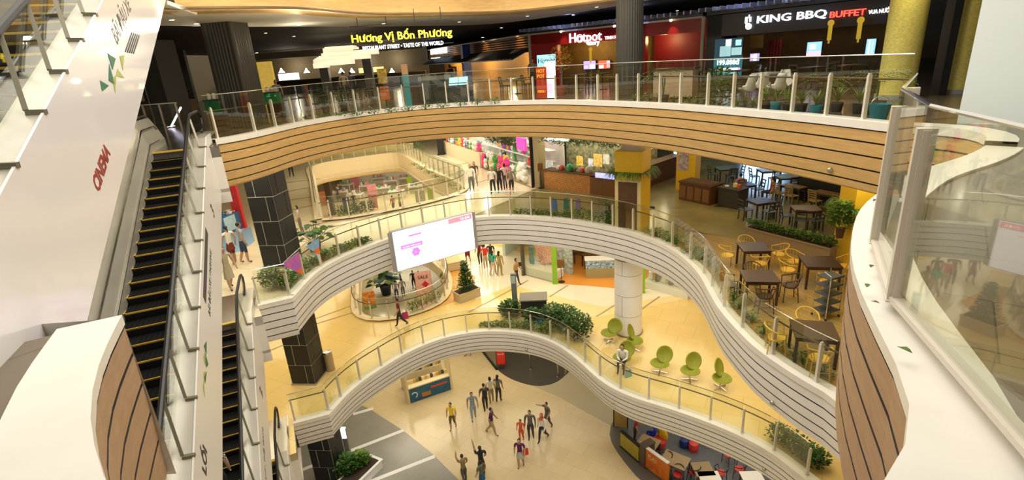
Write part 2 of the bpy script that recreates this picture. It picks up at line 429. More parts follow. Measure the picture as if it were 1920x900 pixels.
railing(E3p, 'long curved glass balustrade above the wood-clad balcony, below the red restaurant', [408,478,517,550,588,628,668,713,757,797,838,880,921,961,1001,1042,1082,1121,1157,1197,1237,1275,1326,1374,1424,1485,1549,1618], 3, .86, 1.24)
railing(E2p, 'glass balustrade of the middle white balcony, behind the big white screen', [487,543,571,602,637,676,716,755,795,836,876,917,957,996,1034,1073,1111,1149,1187,1224,1260,1294,1321,1336,1358,1392,1449,1530], 2, .92, 1.16)
railing(E1p, 'glass balustrade of the lowest white balcony, in front of the green chairs', [552,607,639,675,715,753,794,834,876,917,957,996,1033,1066,1097,1125,1164,1216,1273,1331,1392,1452,1520], 1, .92, 1.16)
for hh, z, lbl, k in ((H2, 2, 'pale glass balustrade around the far opening under the wood balcony', 1.0), (H1, 1, 'pale glass balustrade around the small opening below the screen', .9)):
    pp = list(hh)+[hh[0]]
    if area2(hh) > 0: pp = pp[::-1]
    railing(pp, lbl, None, z, .9, 1.1, k if z == 1 else .9, .15, POSTM)
# ================================================================ ESCALATORS
SL = .398
CLAD = mat('white_cladding', (.80, .79, .80), .22, coat=.3)
CLADL = mat('white_cladding_matte', (.78, .76, .72), .3)
STEPM = mat('step_black', (.007, .007, .007), .7, spec=.2)
STEPR = mat('step_riser', (.003, .003, .003), .8, spec=.1)
EDGE = mat('step_yellow_edge', (.85, .55, .06), .5)
GREEN1, GREEN2 = mat('logo_dark_green', (.01, .16, .09), .5), mat('logo_olive', (.42, .47, .12), .5)
REDT, BLKT = mat('dark_red_print', (.30, .03, .02), .5), mat('black_print', (.03, .03, .03), .5)
OLIVEM = mat('strut_metal', (.20, .185, .13), .4, .4)
ESTL = mat('escalator_steel', (.66, .63, .54), .3, .45, noise=.2, nscale=2, stretch=(1, .3, 1))
EANG = math.atan2(.368, .93)
def escalator(lv_top, label, gid, steps=34, upper=False):
    zt = LV[lv_top] if lv_top < 4 else 21.2
    base = dc*(-3.03)+dh*16.63
    t = thing('escalator', label, 'escalator', (base.x, base.y, zt), EANG, 'escalators')
    LEN = 13.3
    def zz(y): return max(-5.3, min(0, SL*(y+.6))) if y > -1.5 else max(-5.3, SL*y+.24*max(0, 1-(abs(y)-1.5)/3))
    def zl(y):
        if y > 0: return 0
        return max(-5.3, SL*y)
    # steps
    mb = MB().box((0, .17, -.1), (1.0, .40, .2), 0).box((0, -.02, -.012), (.96, .02, .03), 1)
    mb.box((0, .16, -.2), (.99, .34, .2), 2)
    for k in range(12): mb.box((-.46+k*.084, .17, .004), (.05, .36, .012), 0)
    mb.add([(-.5, -.035, .006), (-.44, -.035, .006), (-.5, .16, .006)], [(0, 1, 2)], 1)
    st = mb.build('step', [STEPM, EDGE, STEPR], t, (0, -.4, -.16))
    for k in range(1, steps):
        c = st.copy(); COL.objects.link(c); c.location = (0, -.4*(k+1), max(-5.3, -.16*(k+1)))
    # landing
    l = MB().box((0, 1.2, .01), (1.7, 2.4, .03), 0).box((0, .04, .02), (1.02, .12, .03), 1).build('landing_plate', [STEEL, EDGE], t)
    ys = [0, -LEN, -LEN-1.0]; 
    def strip(x0, x1, za, zb, mi=0, y1=2.0, m=None, name='skirt'):
        pr = [(y1, za), (0, za), (-LEN, za-5.3), (-LEN-1.2, za-5.3), (-LEN-1.2, zb-5.3), (-LEN, zb-5.3), (0, zb), (y1, zb)]
        return MB().xprism(pr, x0, x1).build(name, m, t)
    strip(.50, .53, -.1, .22, m=ESTL)
    strip(-.53, -.50, -.1, .22, m=ESTL)
    strip(.53, .83, .20, .28, m=ESTL, name='deck')
    strip(-.95, -.53, .16, .22, m=ESTL, name='deck')
    strip(.825, .85, -1.35, .30, m=CLAD if upper else CLADL, name='side_cladding', y1=.9)
    strip(-1.0, -.95, -1.35, .30, m=CLADL, name='side_cladding', y1=.9)
    strip(-.95, .825, -1.35, -1.28, m=mat('truss_underside', (.5, .48, .44), .6), name='underside', y1=.9)
    # glass on the right, steel panels on the left
    strip(.56, .575, .26, .86, m=GLASS, name='glass_panel', y1=1.9)
    def sheet(pa, pb, name, m):
        (xa, za), (xb, zb) = pa, pb; v = []
        for y, dz in ((2.0, 0), (0, 0), (-LEN, -5.3), (-LEN-1.2, -5.3)): v += [(xa, y, za+dz), (xb, y, zb+dz), (xb+.03, y, zb+dz-.01), (xa+.03, y, za+dz-.01)]
        f = []
        for i in range(3):
            for j in range(4): f.append((i*4+j, i*4+(j+1) % 4, i*4+4+(j+1) % 4, i*4+4+j))
        return MB().add(v, f).build(name, m, t)
    sheet((-.54, .22), (-.66, .55), 'inner_panel', ESTL)
    sheet((-.66, .55), (-.80, .84), 'inner_panel', ESTL)
    def handrail(x, m, name, r):
        p = [(x, -LEN-1.2, .9-5.3), (x, -LEN, .9-5.3), (x, -LEN*.5, .9-2.65), (x, -.3, .9-.12), (x, .1, .9), (x, 1.6, .9), (x, 1.9, .84), (x, 2.05, .7), (x, 2.0, .5), (x, 1.8, .36), (x, 1.4, .32)]
        return MB().tube(p, r, 8).build(name, m, t, smooth=True)
    handrail(.56, BLACK, 'handrail', .045)
    handrail(-.82, BLACK, 'handrail', .045)
    MB().tube([(-.60, -LEN, .62-5.3), (-.60, 0, .62), (-.60, 1.5, .62), (-.6, 1.8, .5)], .02, 6).build('guide_rail', CHROME, t, smooth=True)
    MB().tube([(-.50, -LEN, .24-5.3), (-.50, 0, .24), (-.50, 1.2, .24)], .018, 6).build('guide_rail', CHROME, t, smooth=True)
    for k in range(14):
        y = -.4-k*.95; z = SL*y
        MB().bar((.585, y+.28, z+.86+.11), (.70, y-.10, z+.25+.02), .045, .03).bar((.70, y-.10, z+.25), (.86, y-.12, z+.24), .06, .05).build('glass_bracket', OLIVEM, t)
    # print on the cladding: text runs up the slope
    ang = math.atan(SL)
    def T(y, h): return Matrix(((0, 0, 1, .852), (math.cos(ang), -math.sin(ang), 0, y), (math.sin(ang), math.cos(ang), 0, SL*y+h), (0, 0, 0, 1)))
    def tri(lst, y0, h0, s, m):
        mb = MB()
        for tr in lst: 
            v = [T(y0, h0) @ Vector((a*s, b*s, .001)) for a, b in tr]; w_ = [T(y0, h0) @ Vector((a*s, b*s, .004)) for a, b in tr]
            mb.add(v+w_, [(0, 1, 2), (3, 4, 5), (0, 1, 4, 3), (1, 2, 5, 4), (2, 0, 3, 5)])
        return mb.build('triangle_logo', m, t)
    G = [[(0, .1), (.9, -.1), (.25, .35)], [(1.9, .25), (1.1, .0), (1.6, -.35)], [(2.9, .05), (2.2, .5), (2.0, .0)]]
    H = [[(.6, -.1), (1.6, .15), (1.0, .25)], [(1.5, .15), (2.4, -.3), (2.0, .2)], [(2.6, -.1), (3.6, .1), (2.9, .3)]]
    def EU(px, py):
        r_ = ray(px, py); n_ = Vector((dc.x, dc.y, 0)); c_ = (-3.03+.852); k_ = c_/r_.dot(n_)+0; q = EYE+r_*k_; y_ = q.x*dh.x+q.y*dh.y-16.63; return y_, q.z-zt-SL*y_
    def EU2(px, py): return EU(px, py)
    if upper:
        tri(G, -8.0, -.42, .42, GREEN1); tri(H, -7.7, -.60, .42, GREEN2)
        lab(text('side_lettering', 'BÃI ĐẬU XE', .34, BLKT, T(-5.75, -.22), t, .001), 'black printed parking lettering')
        lab(text('side_lettering', 'CINEMA', .25, REDT, T(-8.95, -.86), t, .002, bold=.008), 'dark red CINEMA lettering')
        mb = MB()
        for k in range(5):
            a = T(-6.2, -.55) @ Vector((k*.12, -.05*k, .002)); b = T(-6.2, -.55) @ Vector((.9+k*.12, -.05*k, .002)); mb.bar(a, b, .015, .015)
        mb.build('stripe_print', BLKT, t)
    else:
        lab(text('level_number', str(lv_top), .52, BLKT, T(-2.15, -.45), t, .002, bold=.01), 'black level number')
        if lv_top == 3:
            mb = MB(); M_ = T(-5.7, .02)
            for k in range(46):
                a = M_ @ Vector((k*.05, -.10, .002)); b = M_ @ Vector((k*.05, .10, .002)); mb.bar(a, b, .03, .006, up=(1, 0, 0))
            mb.build('stripe_print', mat('stripe_grey', (.09, .085, .075), .5), t)
            lab(text('side_lettering', 'BÃI ĐẬU XE / PARKING', .2, BLKT, T(-4.7, -.35), t, .002), 'black printed parking lettering')
            tri(G, -7.4, -.2, .34, GREEN1); tri(H, -7.9, -.12, .34, GREEN2)
            lab(text('side_lettering', 'LỐI', .3, BLKT, T(-8.7, -.25), t, .002, bold=.01), 'black lettering below the green triangles')
        else:
            lab(text('side_lettering', 'NHÀ HÀNG - RESTAURANT - THỜI TRANG', .17, BLKT, T(-4.9, -.3), t, .002), 'small black lettering down the cladding')
    return t
escalator(4, 'highest escalator, its broad white side with green triangles and CINEMA lettering at the left', 0, 30, True)
escalator(3, 'empty black-stepped escalator dropping from the wood-clad level, number 3 on its white side', 1)
escalator(2, 'escalator carrying the person in a checked shirt, number 2 on its white side', 2)
escalator(1, 'lowest escalator, only its top steps showing beside the lowest white balcony', 3)
# near balustrade on the right
nr = [P(1643, 455, 16.0).xy, P(1677, 562, 16.0).xy]
t = thing('glass_balustrade', 'near glass balustrade with two tall leaning-looking beige posts on the white cap at the right', 'railing', (nr[0].x, nr[0].y, 16.0))
def postat(p, w_=.10, d_=.10, h=1.13, rz=.6):
    mb = MB().box((0, 0, h/2), (w_*.7, d_, h)).box((0, -.0, h/2), (w_, d_*.45, h-.02)).box((0, 0, .006), (w_*1.1, d_*1.1, .012))
    return mb.build('post', POSTM, t, (p.x-nr[0].x, p.y-nr[0].y, 0), rz)
nd = (nr[0]-nr[1]).normalized(); na = math.atan2(nd.y, nd.x)
pp_ = [nr[0]+(nr[0]-nr[1])*1.25+V((.35, 0)), nr[0], nr[1], P(1960, 880, 16).xy, P(2400, 1100, 16).xy]
for p in pp_: postat(p, rz=na)
for a, b in zip(pp_, pp_[1:]):
    a_ = V((a.x-nr[0].x, a.y-nr[0].y)); b_ = V((b.x-nr[0].x, b.y-nr[0].y)); n_ = (b_-a_).normalized().orthogonal()*0
    MB().sweep([a_+(b_-a_)*.05, b_-(b_-a_)*.05], [(.02, .03), (.02, 1.25), (.006, 1.25), (.006, .03), (.02, .03)]).build('glass_pane', GLASS, t)
    MB().bar((a_.x, a_.y, .02), (b_.x, b_.y, .02), .09, .035).build('base_channel', POSTM, t)
MB().tube([(q.x-nr[0].x, q.y-nr[0].y, 1.26) for q in pp_], .014, 6).build('top_edge', CHROME, t)
# fallen leaves on the cap
LEAF = mat('fallen_leaf', (.09, .16, .02), .6); LEAFB = mat('brown_leaf', (.12, .08, .04), .7)
for i, (px, py, s, m_) in enumerate([(1698, 658, .05, LEAF), (1626, 537, .045, LEAF), (1634, 500, .04, LEAFB), (1641, 377, .06, LEAFB), (1644, 476, .035, LEAFB), (1642, 568, .03, LEAFB), (1667, 507, .035, LEAFB), (1663, 522, .03, LEAFB)]):
    p = P(px, py, 16.004)
    mb = MB(); a = rnd.uniform(0, 6)
    prof = [(0, 0), (.35, .22), (.7, .3), (1, .1), (1.25, 0), (1, -.1), (.7, -.3), (.35, -.22)]
    v = [(x*s*1.3-s*.7, y*s*1.3, .004+.012*abs(y)*3*s/.05) for x, y in prof]; v2 = [(x, y, z+.002) for x, y, z in v]
    mb.add(v+v2, [tuple(range(8)), tuple(range(8, 16))]+[(k, (k+1) % 8, (k+1) % 8+8, k+8) for k in range(8)])
    o = mb.build('fallen_leaf', m_, None, (p.x, p.y, p.z), a)
    wh = ['large green leaf lying alone on the white cap near the bottom right', 'green leaf flat on the white cap left of the nearer tall post', 'dry brown leaf on the cap between the two tall posts', 'brown leaf on the cap at the far bend beside the yellow pillar', 'small dry leaf just below the foot of the farther tall post', 'tiny dry scrap on the cap left of the nearer post foot', 'dry leaf inside the rail channel between the two posts', 'small dry leaf lower in the rail channel by the nearer post'][i]
    tag(o, wh, 'leaf')
# ================================================================ COLUMNS
TILEB = mat('black_granite', (.010, .010, .010), .5); GROUT = mat('light_grout', (.62, .60, .50), .6)
def col_black(lv, h, label, top=True):
    t = thing('tiled_column', label, 'column', (-9.07, 19.45, LV[lv]), R(-8), 'black tiled columns at the escalators')
    mb = MB().box((0, 0, h/2), (1.02, 1.02, h), 1); z = 0; k = 0; H = .95
    while z < h-.02:
        hh = min(H, h-z)
        for s_ in range(4):
            M_ = Matrix.Rotation(s_*PI/2, 3, 'Z'); sp = [(-.52, -.18), (-.18, .52)] if k % 2 else [(-.52, .2), (.2, .52)]
            for a, b in sp:
                c = M_ @ Vector(((a+b)/2, -.515, 0)); d_ = (b-a-.035, .03) if s_ % 2 == 0 else (.03, b-a-.035)
                mb.box((c.x, c.y, z+hh/2), (d_[0], d_[1], hh-.035), 0)
        z += H; k += 1
    mb.build('shaft', [TILEB, GROUT], t)
    MB().box((0, 0, .04), (1.12, 1.12, .08)).build('plinth', mat('steel_plinth', (.45, .42, .36), .4, .6), t)
    return t
col_black(2, 4.0, 'black tiled column on the upper floor beside the couple walking')
col_black(1, 4.1, 'black tiled column on the yellow floor beside the rubbish bin')
col_black(0, 4.1, 'black tiled column on the ground floor behind the leafy plant')
RIB = mat('ribbed_dark_cladding', (.045, .043, .035), .5)
def ribcol(loc, label, hx, h, rz=0, roundc=False):
    t = thing('ribbed_column', label, 'column', loc, rz)
    n = 64; v = []
    for k in range(n*2):
        a = 2*PI*k/(n*2); q = 1+(.03 if (k//2) % 2 else 0)
        if roundc: x, y = hx*q*math.cos(a), hx*q*math.sin(a)
        else:
            s_ = max(abs(math.cos(a)), abs(math.sin(a))); x, y = hx*q*math.cos(a)/s_, hx*q*math.sin(a)/s_
        v.append((x, y))
    MB().prism(v, .05, h).build('shaft', RIB, t)
    if roundc: MB().lathe([(hx*1.08, 0), (hx*1.08, .06)], seg=40).build('base_ring', STEEL, t)
    else: MB().box((0, 0, .03), (hx*2.1, hx*2.1, .06)).build('base_ring', STEEL, t)
    return t
ribcol((-9.2, 19.4, 15.9), 'broad dark ribbed square column at the left of the wood balcony', .52, 3.55, R(-8))
ribcol((4.72, 19.95, 15.9), 'dark ribbed round column standing behind the wood balcony glass in front of the red restaurant', .46, 3.55, 0, True)
t = thing('square_column', 'plain charcoal square column farther back at the left, behind the bushes', 'column', (-15.0, 24.8, 15.9), R(-20))
MB().box((0, 0, 1.75), (1.1, 1.1, 3.5)).build('shaft', mat('charcoal_panel', (.085, .08, .065), .5), t); MB().box((-.57, -.5, 1.75), (.05, .12, 3.5)).build('edge_strip', mat('pale_strip', (.5, .5, .48), .4), t)
WOV = mat('woven_yellow', (.88, .76, .20), .55, noise=.30, nscale=14, stretch=(1, 1, 2.5), bump=.6)
for (x, y), r_, l_ in (((10.75, 14.6), .43, 'pale yellow textured round column lit from above at the right'), ((12.6, 14.8), .35, 'second pale yellow round column behind the dark post at the right')):
    t = thing('round_column', l_, 'column', (x, y, 15.9)); MB().lathe([(r_, 0), (r_, 3.5)], seg=48).build('shaft', WOV, t, smooth=True)
    MB().lathe([(r_*1.1, 0), (r_*1.1, .12)], seg=48).build('base_ring', GREY, t)
tag(MB().box((0, 0, 1.75), (.22, .3, 3.5)).box((0, -.16, 1.75), (.1, .04, 3.4)).build('dark_post', DARK, None, (11.95, 14.6, 15.9)), 'narrow black upright between the two yellow columns', 'post')
# centre column level 1 (white panels)
t = thing('round_column', 'tall white panelled round column rising from the yellow floor behind the green chairs', 'column', (5.08, 21.45, 5.3))
mb = MB()
for k in range(4):
    z0 = .02+k*1.0
    for s_ in range(2):
        a0 = s_*PI+.9*(k % 2); n = 16
        pts = [(.62*math.cos(a0+(PI-.03)*i/n), .62*math.sin(a0+(PI-.03)*i/n)) for i in range(n+1)]
        mb.sweep(pts, [(0, z0), (0, min(3.68, z0+.985))])
mb.build('shaft', WHITEF, t, smooth=True); MB().lathe([(.60, 0), (.60, 3.68)], seg=32).build('joint_core', mat('joint_grey', (.25, .23, .2), .7), t)
MB().lathe([(.66, 0), (.66, .06)], seg=32).build('base_ring', mat('base_brown', (.3, .22, .12), .5), t)
# yellow columns on level 2
BRN = mat('brown_panel', (.13, .06, .025), .55, noise=.3, nscale=3, stretch=(1, 1, 4)); YPAL = mat('pale_yellow_trim', (.75, .62, .3), .5)
def ycol(loc, w_, label, rz, panel=True, h=4.0):
    t = thing('yellow_column', label, 'column', loc, rz)
    MB().box((0, 0, h/2), (w_, w_, h)).build('shaft', YEL, t)
    if panel:
        MB().box((0, -w_/2-.02, 1.05), (w_*.96, .04, 2.1), 1).box((0, -w_/2-.045, 1.05), (w_*.70, .03, 1.96), 0).build('front_panel', [BRN, YPAL], t)
        MB().lathe([(w_*.42, h-.75), (w_*.42, h+.3)], seg=24).build('capital', mat('capital_grey', (.5, .47, .42), .5), t, smooth=True)
    return t
yc1 = ycol((5.12, 20.95, 10.6), 1.12, 'yellow square column with brown panel and collar of ferns behind the glass', R(-33), True, 3.25)
yc2 = ycol((9.3, 26.35, 10.6), .95, 'yellow column carrying a tall printed poster, behind the dark wooden counter', R(-36), False)
yc3 = ycol((11.35, 15.9, 10.6), 1.1, 'bright yellow pillar at the right rising beside the café terrace', R(-10), False)
po = lab(MB().box((-.12, -.49, 2.0), (.52, .02, 1.9)).build('poster', mat('poster_print', (.75, .66, .7), .5, noise=.7, nscale=9, col2=(.25, .18, .32)), yc2), 'tall pale poster with purple print')
# ================================================================ OUTER SHELL
DW = mat('dark_wall', (.03, .026, .022), .8)
def wall(name, a, b, z0, z1, m, th=.2):
    a, b = V(a), V(b); d = (b-a); L_ = d.length; c = (a+b)/2
    return struct(MB().box((0, 0, (z1-z0)/2), (L_, th, z1-z0)).build(name, m, None, (c.x, c.y, z0), math.atan2(d.y, d.x)))
CW = mat('cream_wall', (.78, .70, .52), .6)
wall('wall_left', (-26, -8), (-26, 62), 0, 28, CW); wall('wall_right', (26, -8), (26, 62), 0, 28, CW)
wall('wall_back', (-26, 62), (26, 62), 0, 15.8, CW)
wall('wall_back', (-26, 61.8), (26, 61.8), 15.9, 28, DW)
# ceiling of level 3, traced from its edge above
e4 = [P(*p, 19.4).xy for p in [(340,20),(480,18),(580,20),(700,29),(850,27),(960,24),(1090,10),(1170,0),(1300,-25)]]
d4 = [P(*p, 19.4).xy for p in [(290,49),(420,51),(560,51),(760,50),(900,47),(1000,37),(1165,11),(1300,-15)]]
E4 = [V((-9.9, 12.6))]+relax(smooth_path(e4), 2)+[V((8.5, 13)), V((9, 8)), V((7, 4)), V((4, 2))]
fascia(E4, 21.2, WOODF, 4, h=1.8)
D4 = [V((-16, 15))]+relax(smooth_path(d4), 1)+[V((12.5, 15)), V((13.5, 8)), V((12, 2))]
mb = MB(); n = 60
def samp(pth, n):
    L = [0]
    for i in range(1, len(pth)): L.append(L[-1]+(pth[i]-pth[i-1]).length)
    out = []
    for k in range(n+1):
        s = L[-1]*k/n; i = next(j for j in range(1, len(L)) if L[j] >= s-1e-6); out.append(pth[i-1].lerp(pth[i], (s-L[i-1])/max(1e-9, L[i]-L[i-1])))
    return out
A, B = samp(E4, n), samp(D4, n)
mb.add([(p.x, p.y, 19.42) for p in A]+[(p.x, p.y, 19.42) for p in B]+[(p.x, p.y, 19.5) for p in A]+[(p.x, p.y, 19.5) for p in B],
       [(i, i+1, n+2+i, n+1+i) for i in range(n)]+[(2*n+2+i, 2*n+3+i, 3*n+4+i, 3*n+3+i) for i in range(n)]+[(n+1+i, n+2+i, 3*n+4+i, 3*n+3+i) for i in range(n)])
struct(mb.build('ceiling', PLAS))
DCEIL = mat('dark_ceiling', (.022, .020, .024), .75)
struct(MB().holed([(-25.8, -7.8), (25.8, -7.8), (25.8, 61.8), (-25.8, 61.8)], [[tuple(p) for p in off(E4, -.4)]+[(0, 2), (-5, 2), (-9.9, 6)]], 19.62, 19.8).build('ceiling', DCEIL))
# right side: pale wall of the lift lobby beyond the near balustrade

PW = mat('pale_lobby_wall', (.78, .86, .86), .35)
struct(MB().box((0, 0, 1.86), (9, .3, 3.72)).build('wall_lobby', PW, None, (11.6, 6.6, 15.9), R(-52)))
# ================================================================ LIBRARY OF FURNITURE, PLANTS, PEOPLE
def frame(a, b, z):
    a, b = V(a[:2]), V(b[:2]); d = b-a
    class Fr: pass
    f = Fr(); f.o = Vector((a.x, a.y, z)); f.rz = math.atan2(d.y, d.x); f.d = Vector((d.x, d.y, 0)).normalized(); f.n = Vector((-f.d.y, f.d.x, 0)); f.L = d.length
    def uv(px, py, dep=0):
        r = ray(px, py); o = f.o+f.n*dep-EYE; s = o.dot(f.n)/r.dot(f.n); q = EYE+r*s-f.o; return q.dot(f.d), q.z
    f.uv = uv
    def rect(x0, y0, x1, y1, dep=0):
        a, b = uv(x0, y0, dep), uv(x1, y1, dep); return min(a[0], b[0]), max(a[0], b[0]), min(a[1], b[1]), max(a[1], b[1])
    f.rect = rect
    f.TM = lambda u, z, dep: Matrix(((1, 0, 0, u), (0, 0, -1, dep), (0, 1, 0, z), (0, 0, 0, 1)))
    return f
def fbox(mb, r, d0, d1, mi=0): return mb.box(((r[0]+r[1])/2, (d0+d1)/2, (r[2]+r[3])/2), (r[1]-r[0], abs(d1-d0), r[3]-r[2]), mi)
def leaves(mb, c, rad, n, size, mats=2, up=.3, strap=False):
    """n bent leaves scattered in an ellipsoid (rad = (rx, ry, rz)) around c"""
    for _ in range(n):
        th, ph = rnd.uniform(0, 2*PI), math.acos(rnd.uniform(-1, 1)); q = rnd.random()**.4
        p = Vector((c[0]+rad[0]*q*math.sin(ph)*math.cos(th), c[1]+rad[1]*q*math.sin(ph)*math.sin(th), c[2]+rad[2]*q*math.cos(ph)))
        d = Vector((math.cos(th), math.sin(th), rnd.uniform(-.3, .9)+up)).normalized(); s = size*rnd.uniform(.6, 1.3)
        sd = d.cross(Vector((0, 0, 1))).normalized()*s*.3; nn = sd.cross(d).normalized()*s*.12
        a = p; b = p+d*s*.5+nn; e = p+d*s-nn
        mb.add([a, b+sd, e, b-sd], [(0, 1, 2), (0, 2, 3)], rnd.randrange(mats))
    return mb
def blades(mb, c, n, h, spread, width, mats=2, segs=4, droop=.5):
    for _ in range(n):
        a = rnd.uniform(0, 2*PI); L_ = h*rnd.uniform(.6, 1.15); tilt = rnd.uniform(.1, 1)*spread
        d = Vector((math.cos(a), math.sin(a), 0)); sd = Vector((-d.y, d.x, 0)); pts = []
        for k in range(segs+1):
            t_ = k/segs; r = tilt*(t_**1.5)*L_; z = L_*(t_-droop*tilt*t_*t_)
            pts.append((Vector(c)+d*r+Vector((0, 0, z)), width*(1-t_)**.7*(.4+.6*min(1, t_*4))))
        v = []; 
        for p, w_ in pts: v += [p-sd*w_/2, p+sd*w_/2]
        mb.add(v, [(2*k, 2*k+1, 2*k+3, 2*k+2) for k in range(segs)], rnd.randrange(mats))
    return mb
LG = [mat('leaf_dark', (.03, .10, .015), .5), mat('leaf_mid', (.07, .18, .025), .5), mat('leaf_light', (.20, .34, .05), .5)]
LY = [mat('leaf_yellow', (.55, .38, .03), .6), mat('leaf_gold', (.7, .5, .06), .6)]
SOIL = mat('soil', (.05, .03, .02), .9)
def pot_mb(r, h): return MB().lathe([(r*.72, 0), (r*.8, .02), (r, h*.9), (r*1.05, h*.92), (r*1.05, h), (r*.9, h), (r*.88, h*.86), (0.001, h*.86)], seg=20)
def potted(loc, label, kind='fern', pr=.16, ph=.28, size=.5, potm=None, group=None, mats=None, name='potted_plant'):
    t = thing(name, label, 'plant', loc, rnd.uniform(0, 6), group)
    pot_mb(pr, ph).build('pot', potm or CHAR, t, smooth=True)
    mats = mats or LG[:2]; mb = MB()
    if kind == 'fern': blades(mb, (0, 0, ph*.9), int(46), size, .9, .035, len(mats))
    elif kind == 'palm':
        for k in range(4): mb.tube([(0, 0, ph*.8), (rnd.uniform(-.05, .05), rnd.uniform(-.05, .05), ph+size*.4)], .012, 5, 0)
        for k in range(14):
            a = rnd.uniform(0, 6.28); L_ = size*rnd.uniform(.6, .9); d = Vector((math.cos(a), math.sin(a), 0)); sd = Vector((-d.y, d.x, 0)); b0 = Vector((0, 0, ph+size*rnd.uniform(.2, .5)))
            for j in range(9):
                t_ = (j+1)/10; c = b0+d*(L_*t_*.8)+Vector((0, 0, L_*(.75*t_-.75*t_*t_*1.1)))
                for s_ in (-1, 1):
                    e = c+sd*s_*.16*size*(1.2-t_)+d*.08-Vector((0, 0, .04)); mb.add([c, c+d*.03, e], [(0, 1, 2)], rnd.randrange(len(mats)))
    elif kind == 'broad':
        for k in range(34):
            a = rnd.uniform(0, 6.28); el = rnd.uniform(.3, 1.3); L_ = size*rnd.uniform(.5, 1); d = Vector((math.cos(a)*math.cos(el), math.sin(a)*math.cos(el), math.sin(el)))
            b0 = Vector((0, 0, ph)); c = b0+d*L_; mb.tube([b0, c], .008, 4, 0); sd = Vector((-d.y, d.x, 0)).normalized()*size*.17; fo = Vector((d.x, d.y, -.2)).normalized()*size*.24
            mb.add([c-fo*.3, c+sd-fo*.1, c+sd*.7+fo*.6, c+fo*1.2, c-sd*.7+fo*.6, c-sd-fo*.1], [(0, 1, 2, 3), (0, 3, 4, 5)], rnd.randrange(len(mats)))
    else: leaves(mb, (0, 0, ph+size*.5), (size*.42, size*.42, size*.55), 260, .09*max(1, size), len(mats)); mb.tube([(0, 0, ph*.8), (0, 0, ph+size*.6)], .02, 5, 0)
    mb.build('foliage', mats, t)
    return t
def shrub(loc, label, rx=.4, ry=.3, rz_=.3, n=200, ls=.09, mats=None, group=None, rot=0, blade=0, cat='shrub', name='shrub'):
    mats = mats or LG[:2]; mb = MB()
    if blade: blades(mb, (0, 0, 0), blade, rz_*2, .8, .03, len(mats))
    if n: leaves(mb, (0, 0, rz_), (rx, ry, rz_), n, ls, len(mats))
    return tag(mb.build(name, mats, None, loc, rot), label, cat, group)
def table(loc, rz, label, sx=.7, sy=.7, h=.74, top=None, legm=None, kind='legs', group=None, cloth=False):
    t = thing('dining_table', label, 'table', loc, rz, group)
    top = top or mat('dark_wood', (.07, .035, .018), .4, noise=.3, nscale=3, stretch=(1, 6, 1)); legm = legm or top
    if kind == 'round': MB().lathe([(sx/2, 0), (sx/2, .03)], (0, 0, h-.03), 28).build('tabletop', top, t)
    else: MB().box((0, 0, h-.02), (sx, sy, .04)).build('tabletop', top, t)
    if kind == 'legs':
        for a in (-1, 1):
            for b in (-1, 1): MB().box((a*(sx/2-.05), b*(sy/2-.05), h/2-.02), (.06, .06, h-.04)).build('leg', legm, t)
        MB().box((0, 0, h-.08), (sx-.1, sy-.1, .08)).build('apron', legm, t)
    else:
        MB().lathe([(.03, 0), (.03, h-.05)], seg=10).build('pedestal', legm, t); MB().lathe([(.24, 0), (.24, .02), (.03, .05)], seg=20).build('foot', legm, t)
    return t
def chair_tub(loc, rz, label, fm, seatm, group=None):
    """Wire or bent-wood armchair with a horseshoe back rail; faces +y."""
    t = thing('armchair', label, 'chair', loc, rz, group)
    MB().lathe([(.20, 0), (.21, .02), (.20, .045)], (0, 0, .43), 20, sy=.95).build('seat', seatm, t)
    for a in (-1, 1):
        MB().tube([(a*.20, .19, 0), (a*.17, .17, .45), (a*.235, .16, .66)], .014, 6).build('leg', fm, t)
        MB().tube([(a*.20, -.21, 0), (a*.16, -.16, .45)], .014, 6).build('leg', fm, t)
    arc = [(.25*math.cos(x), -.02-.26*math.sin(x), .68+.10*math.sin(x)) for x in [PI*k/12 for k in range(13)]]
    MB().tube([(.235, .17, .66)]+arc+[(-.235, .17, .66)], .018, 7).build('back_rail', fm, t, smooth=True)
    mb = MB()
    for x in [PI*k/8 for k in range(1, 8)]: mb.tube([(.17*math.cos(x), -.03-.17*math.sin(x), .45), (.25*math.cos(x), -.02-.26*math.sin(x), .68+.10*math.sin(x))], .008, 5)
    mb.build('spindles', fm, t)
    for b in (.18, -.19): MB().tube([(.18, b, .2), (-.18, b, .2)], .008, 5).build('stretcher', fm, t)
    return t
def chair_side(loc, rz, label, fm, seatm=None, group=None, slats=4, h=.88):
    t = thing('side_chair', label, 'chair', loc, rz, group)
    MB().box((0, 0, .44), (.42, .42, .035)).build('seat', seatm or fm, t)
    for a in (-1, 1):
        MB().box((a*.18, .18, .22), (.035, .035, .44)).build('leg', fm, t)
        MB().bar((a*.18, -.20, 0), (a*.18, -.17, .44), .035, .035).build('leg', fm, t)
    mb = MB()
    for a in (-1, 1): mb.bar((a*.18, -.18, .44), (a*.18, -.26, h), .035, .035)
    for k in range(slats): z = .55+(h-.57)*k/(slats-1 or 1); mb.box((0, -.19-.075*(z-.44)/(h-.44), z), (.36, .02, .05))
    mb.build('backrest', fm, t)
    return t
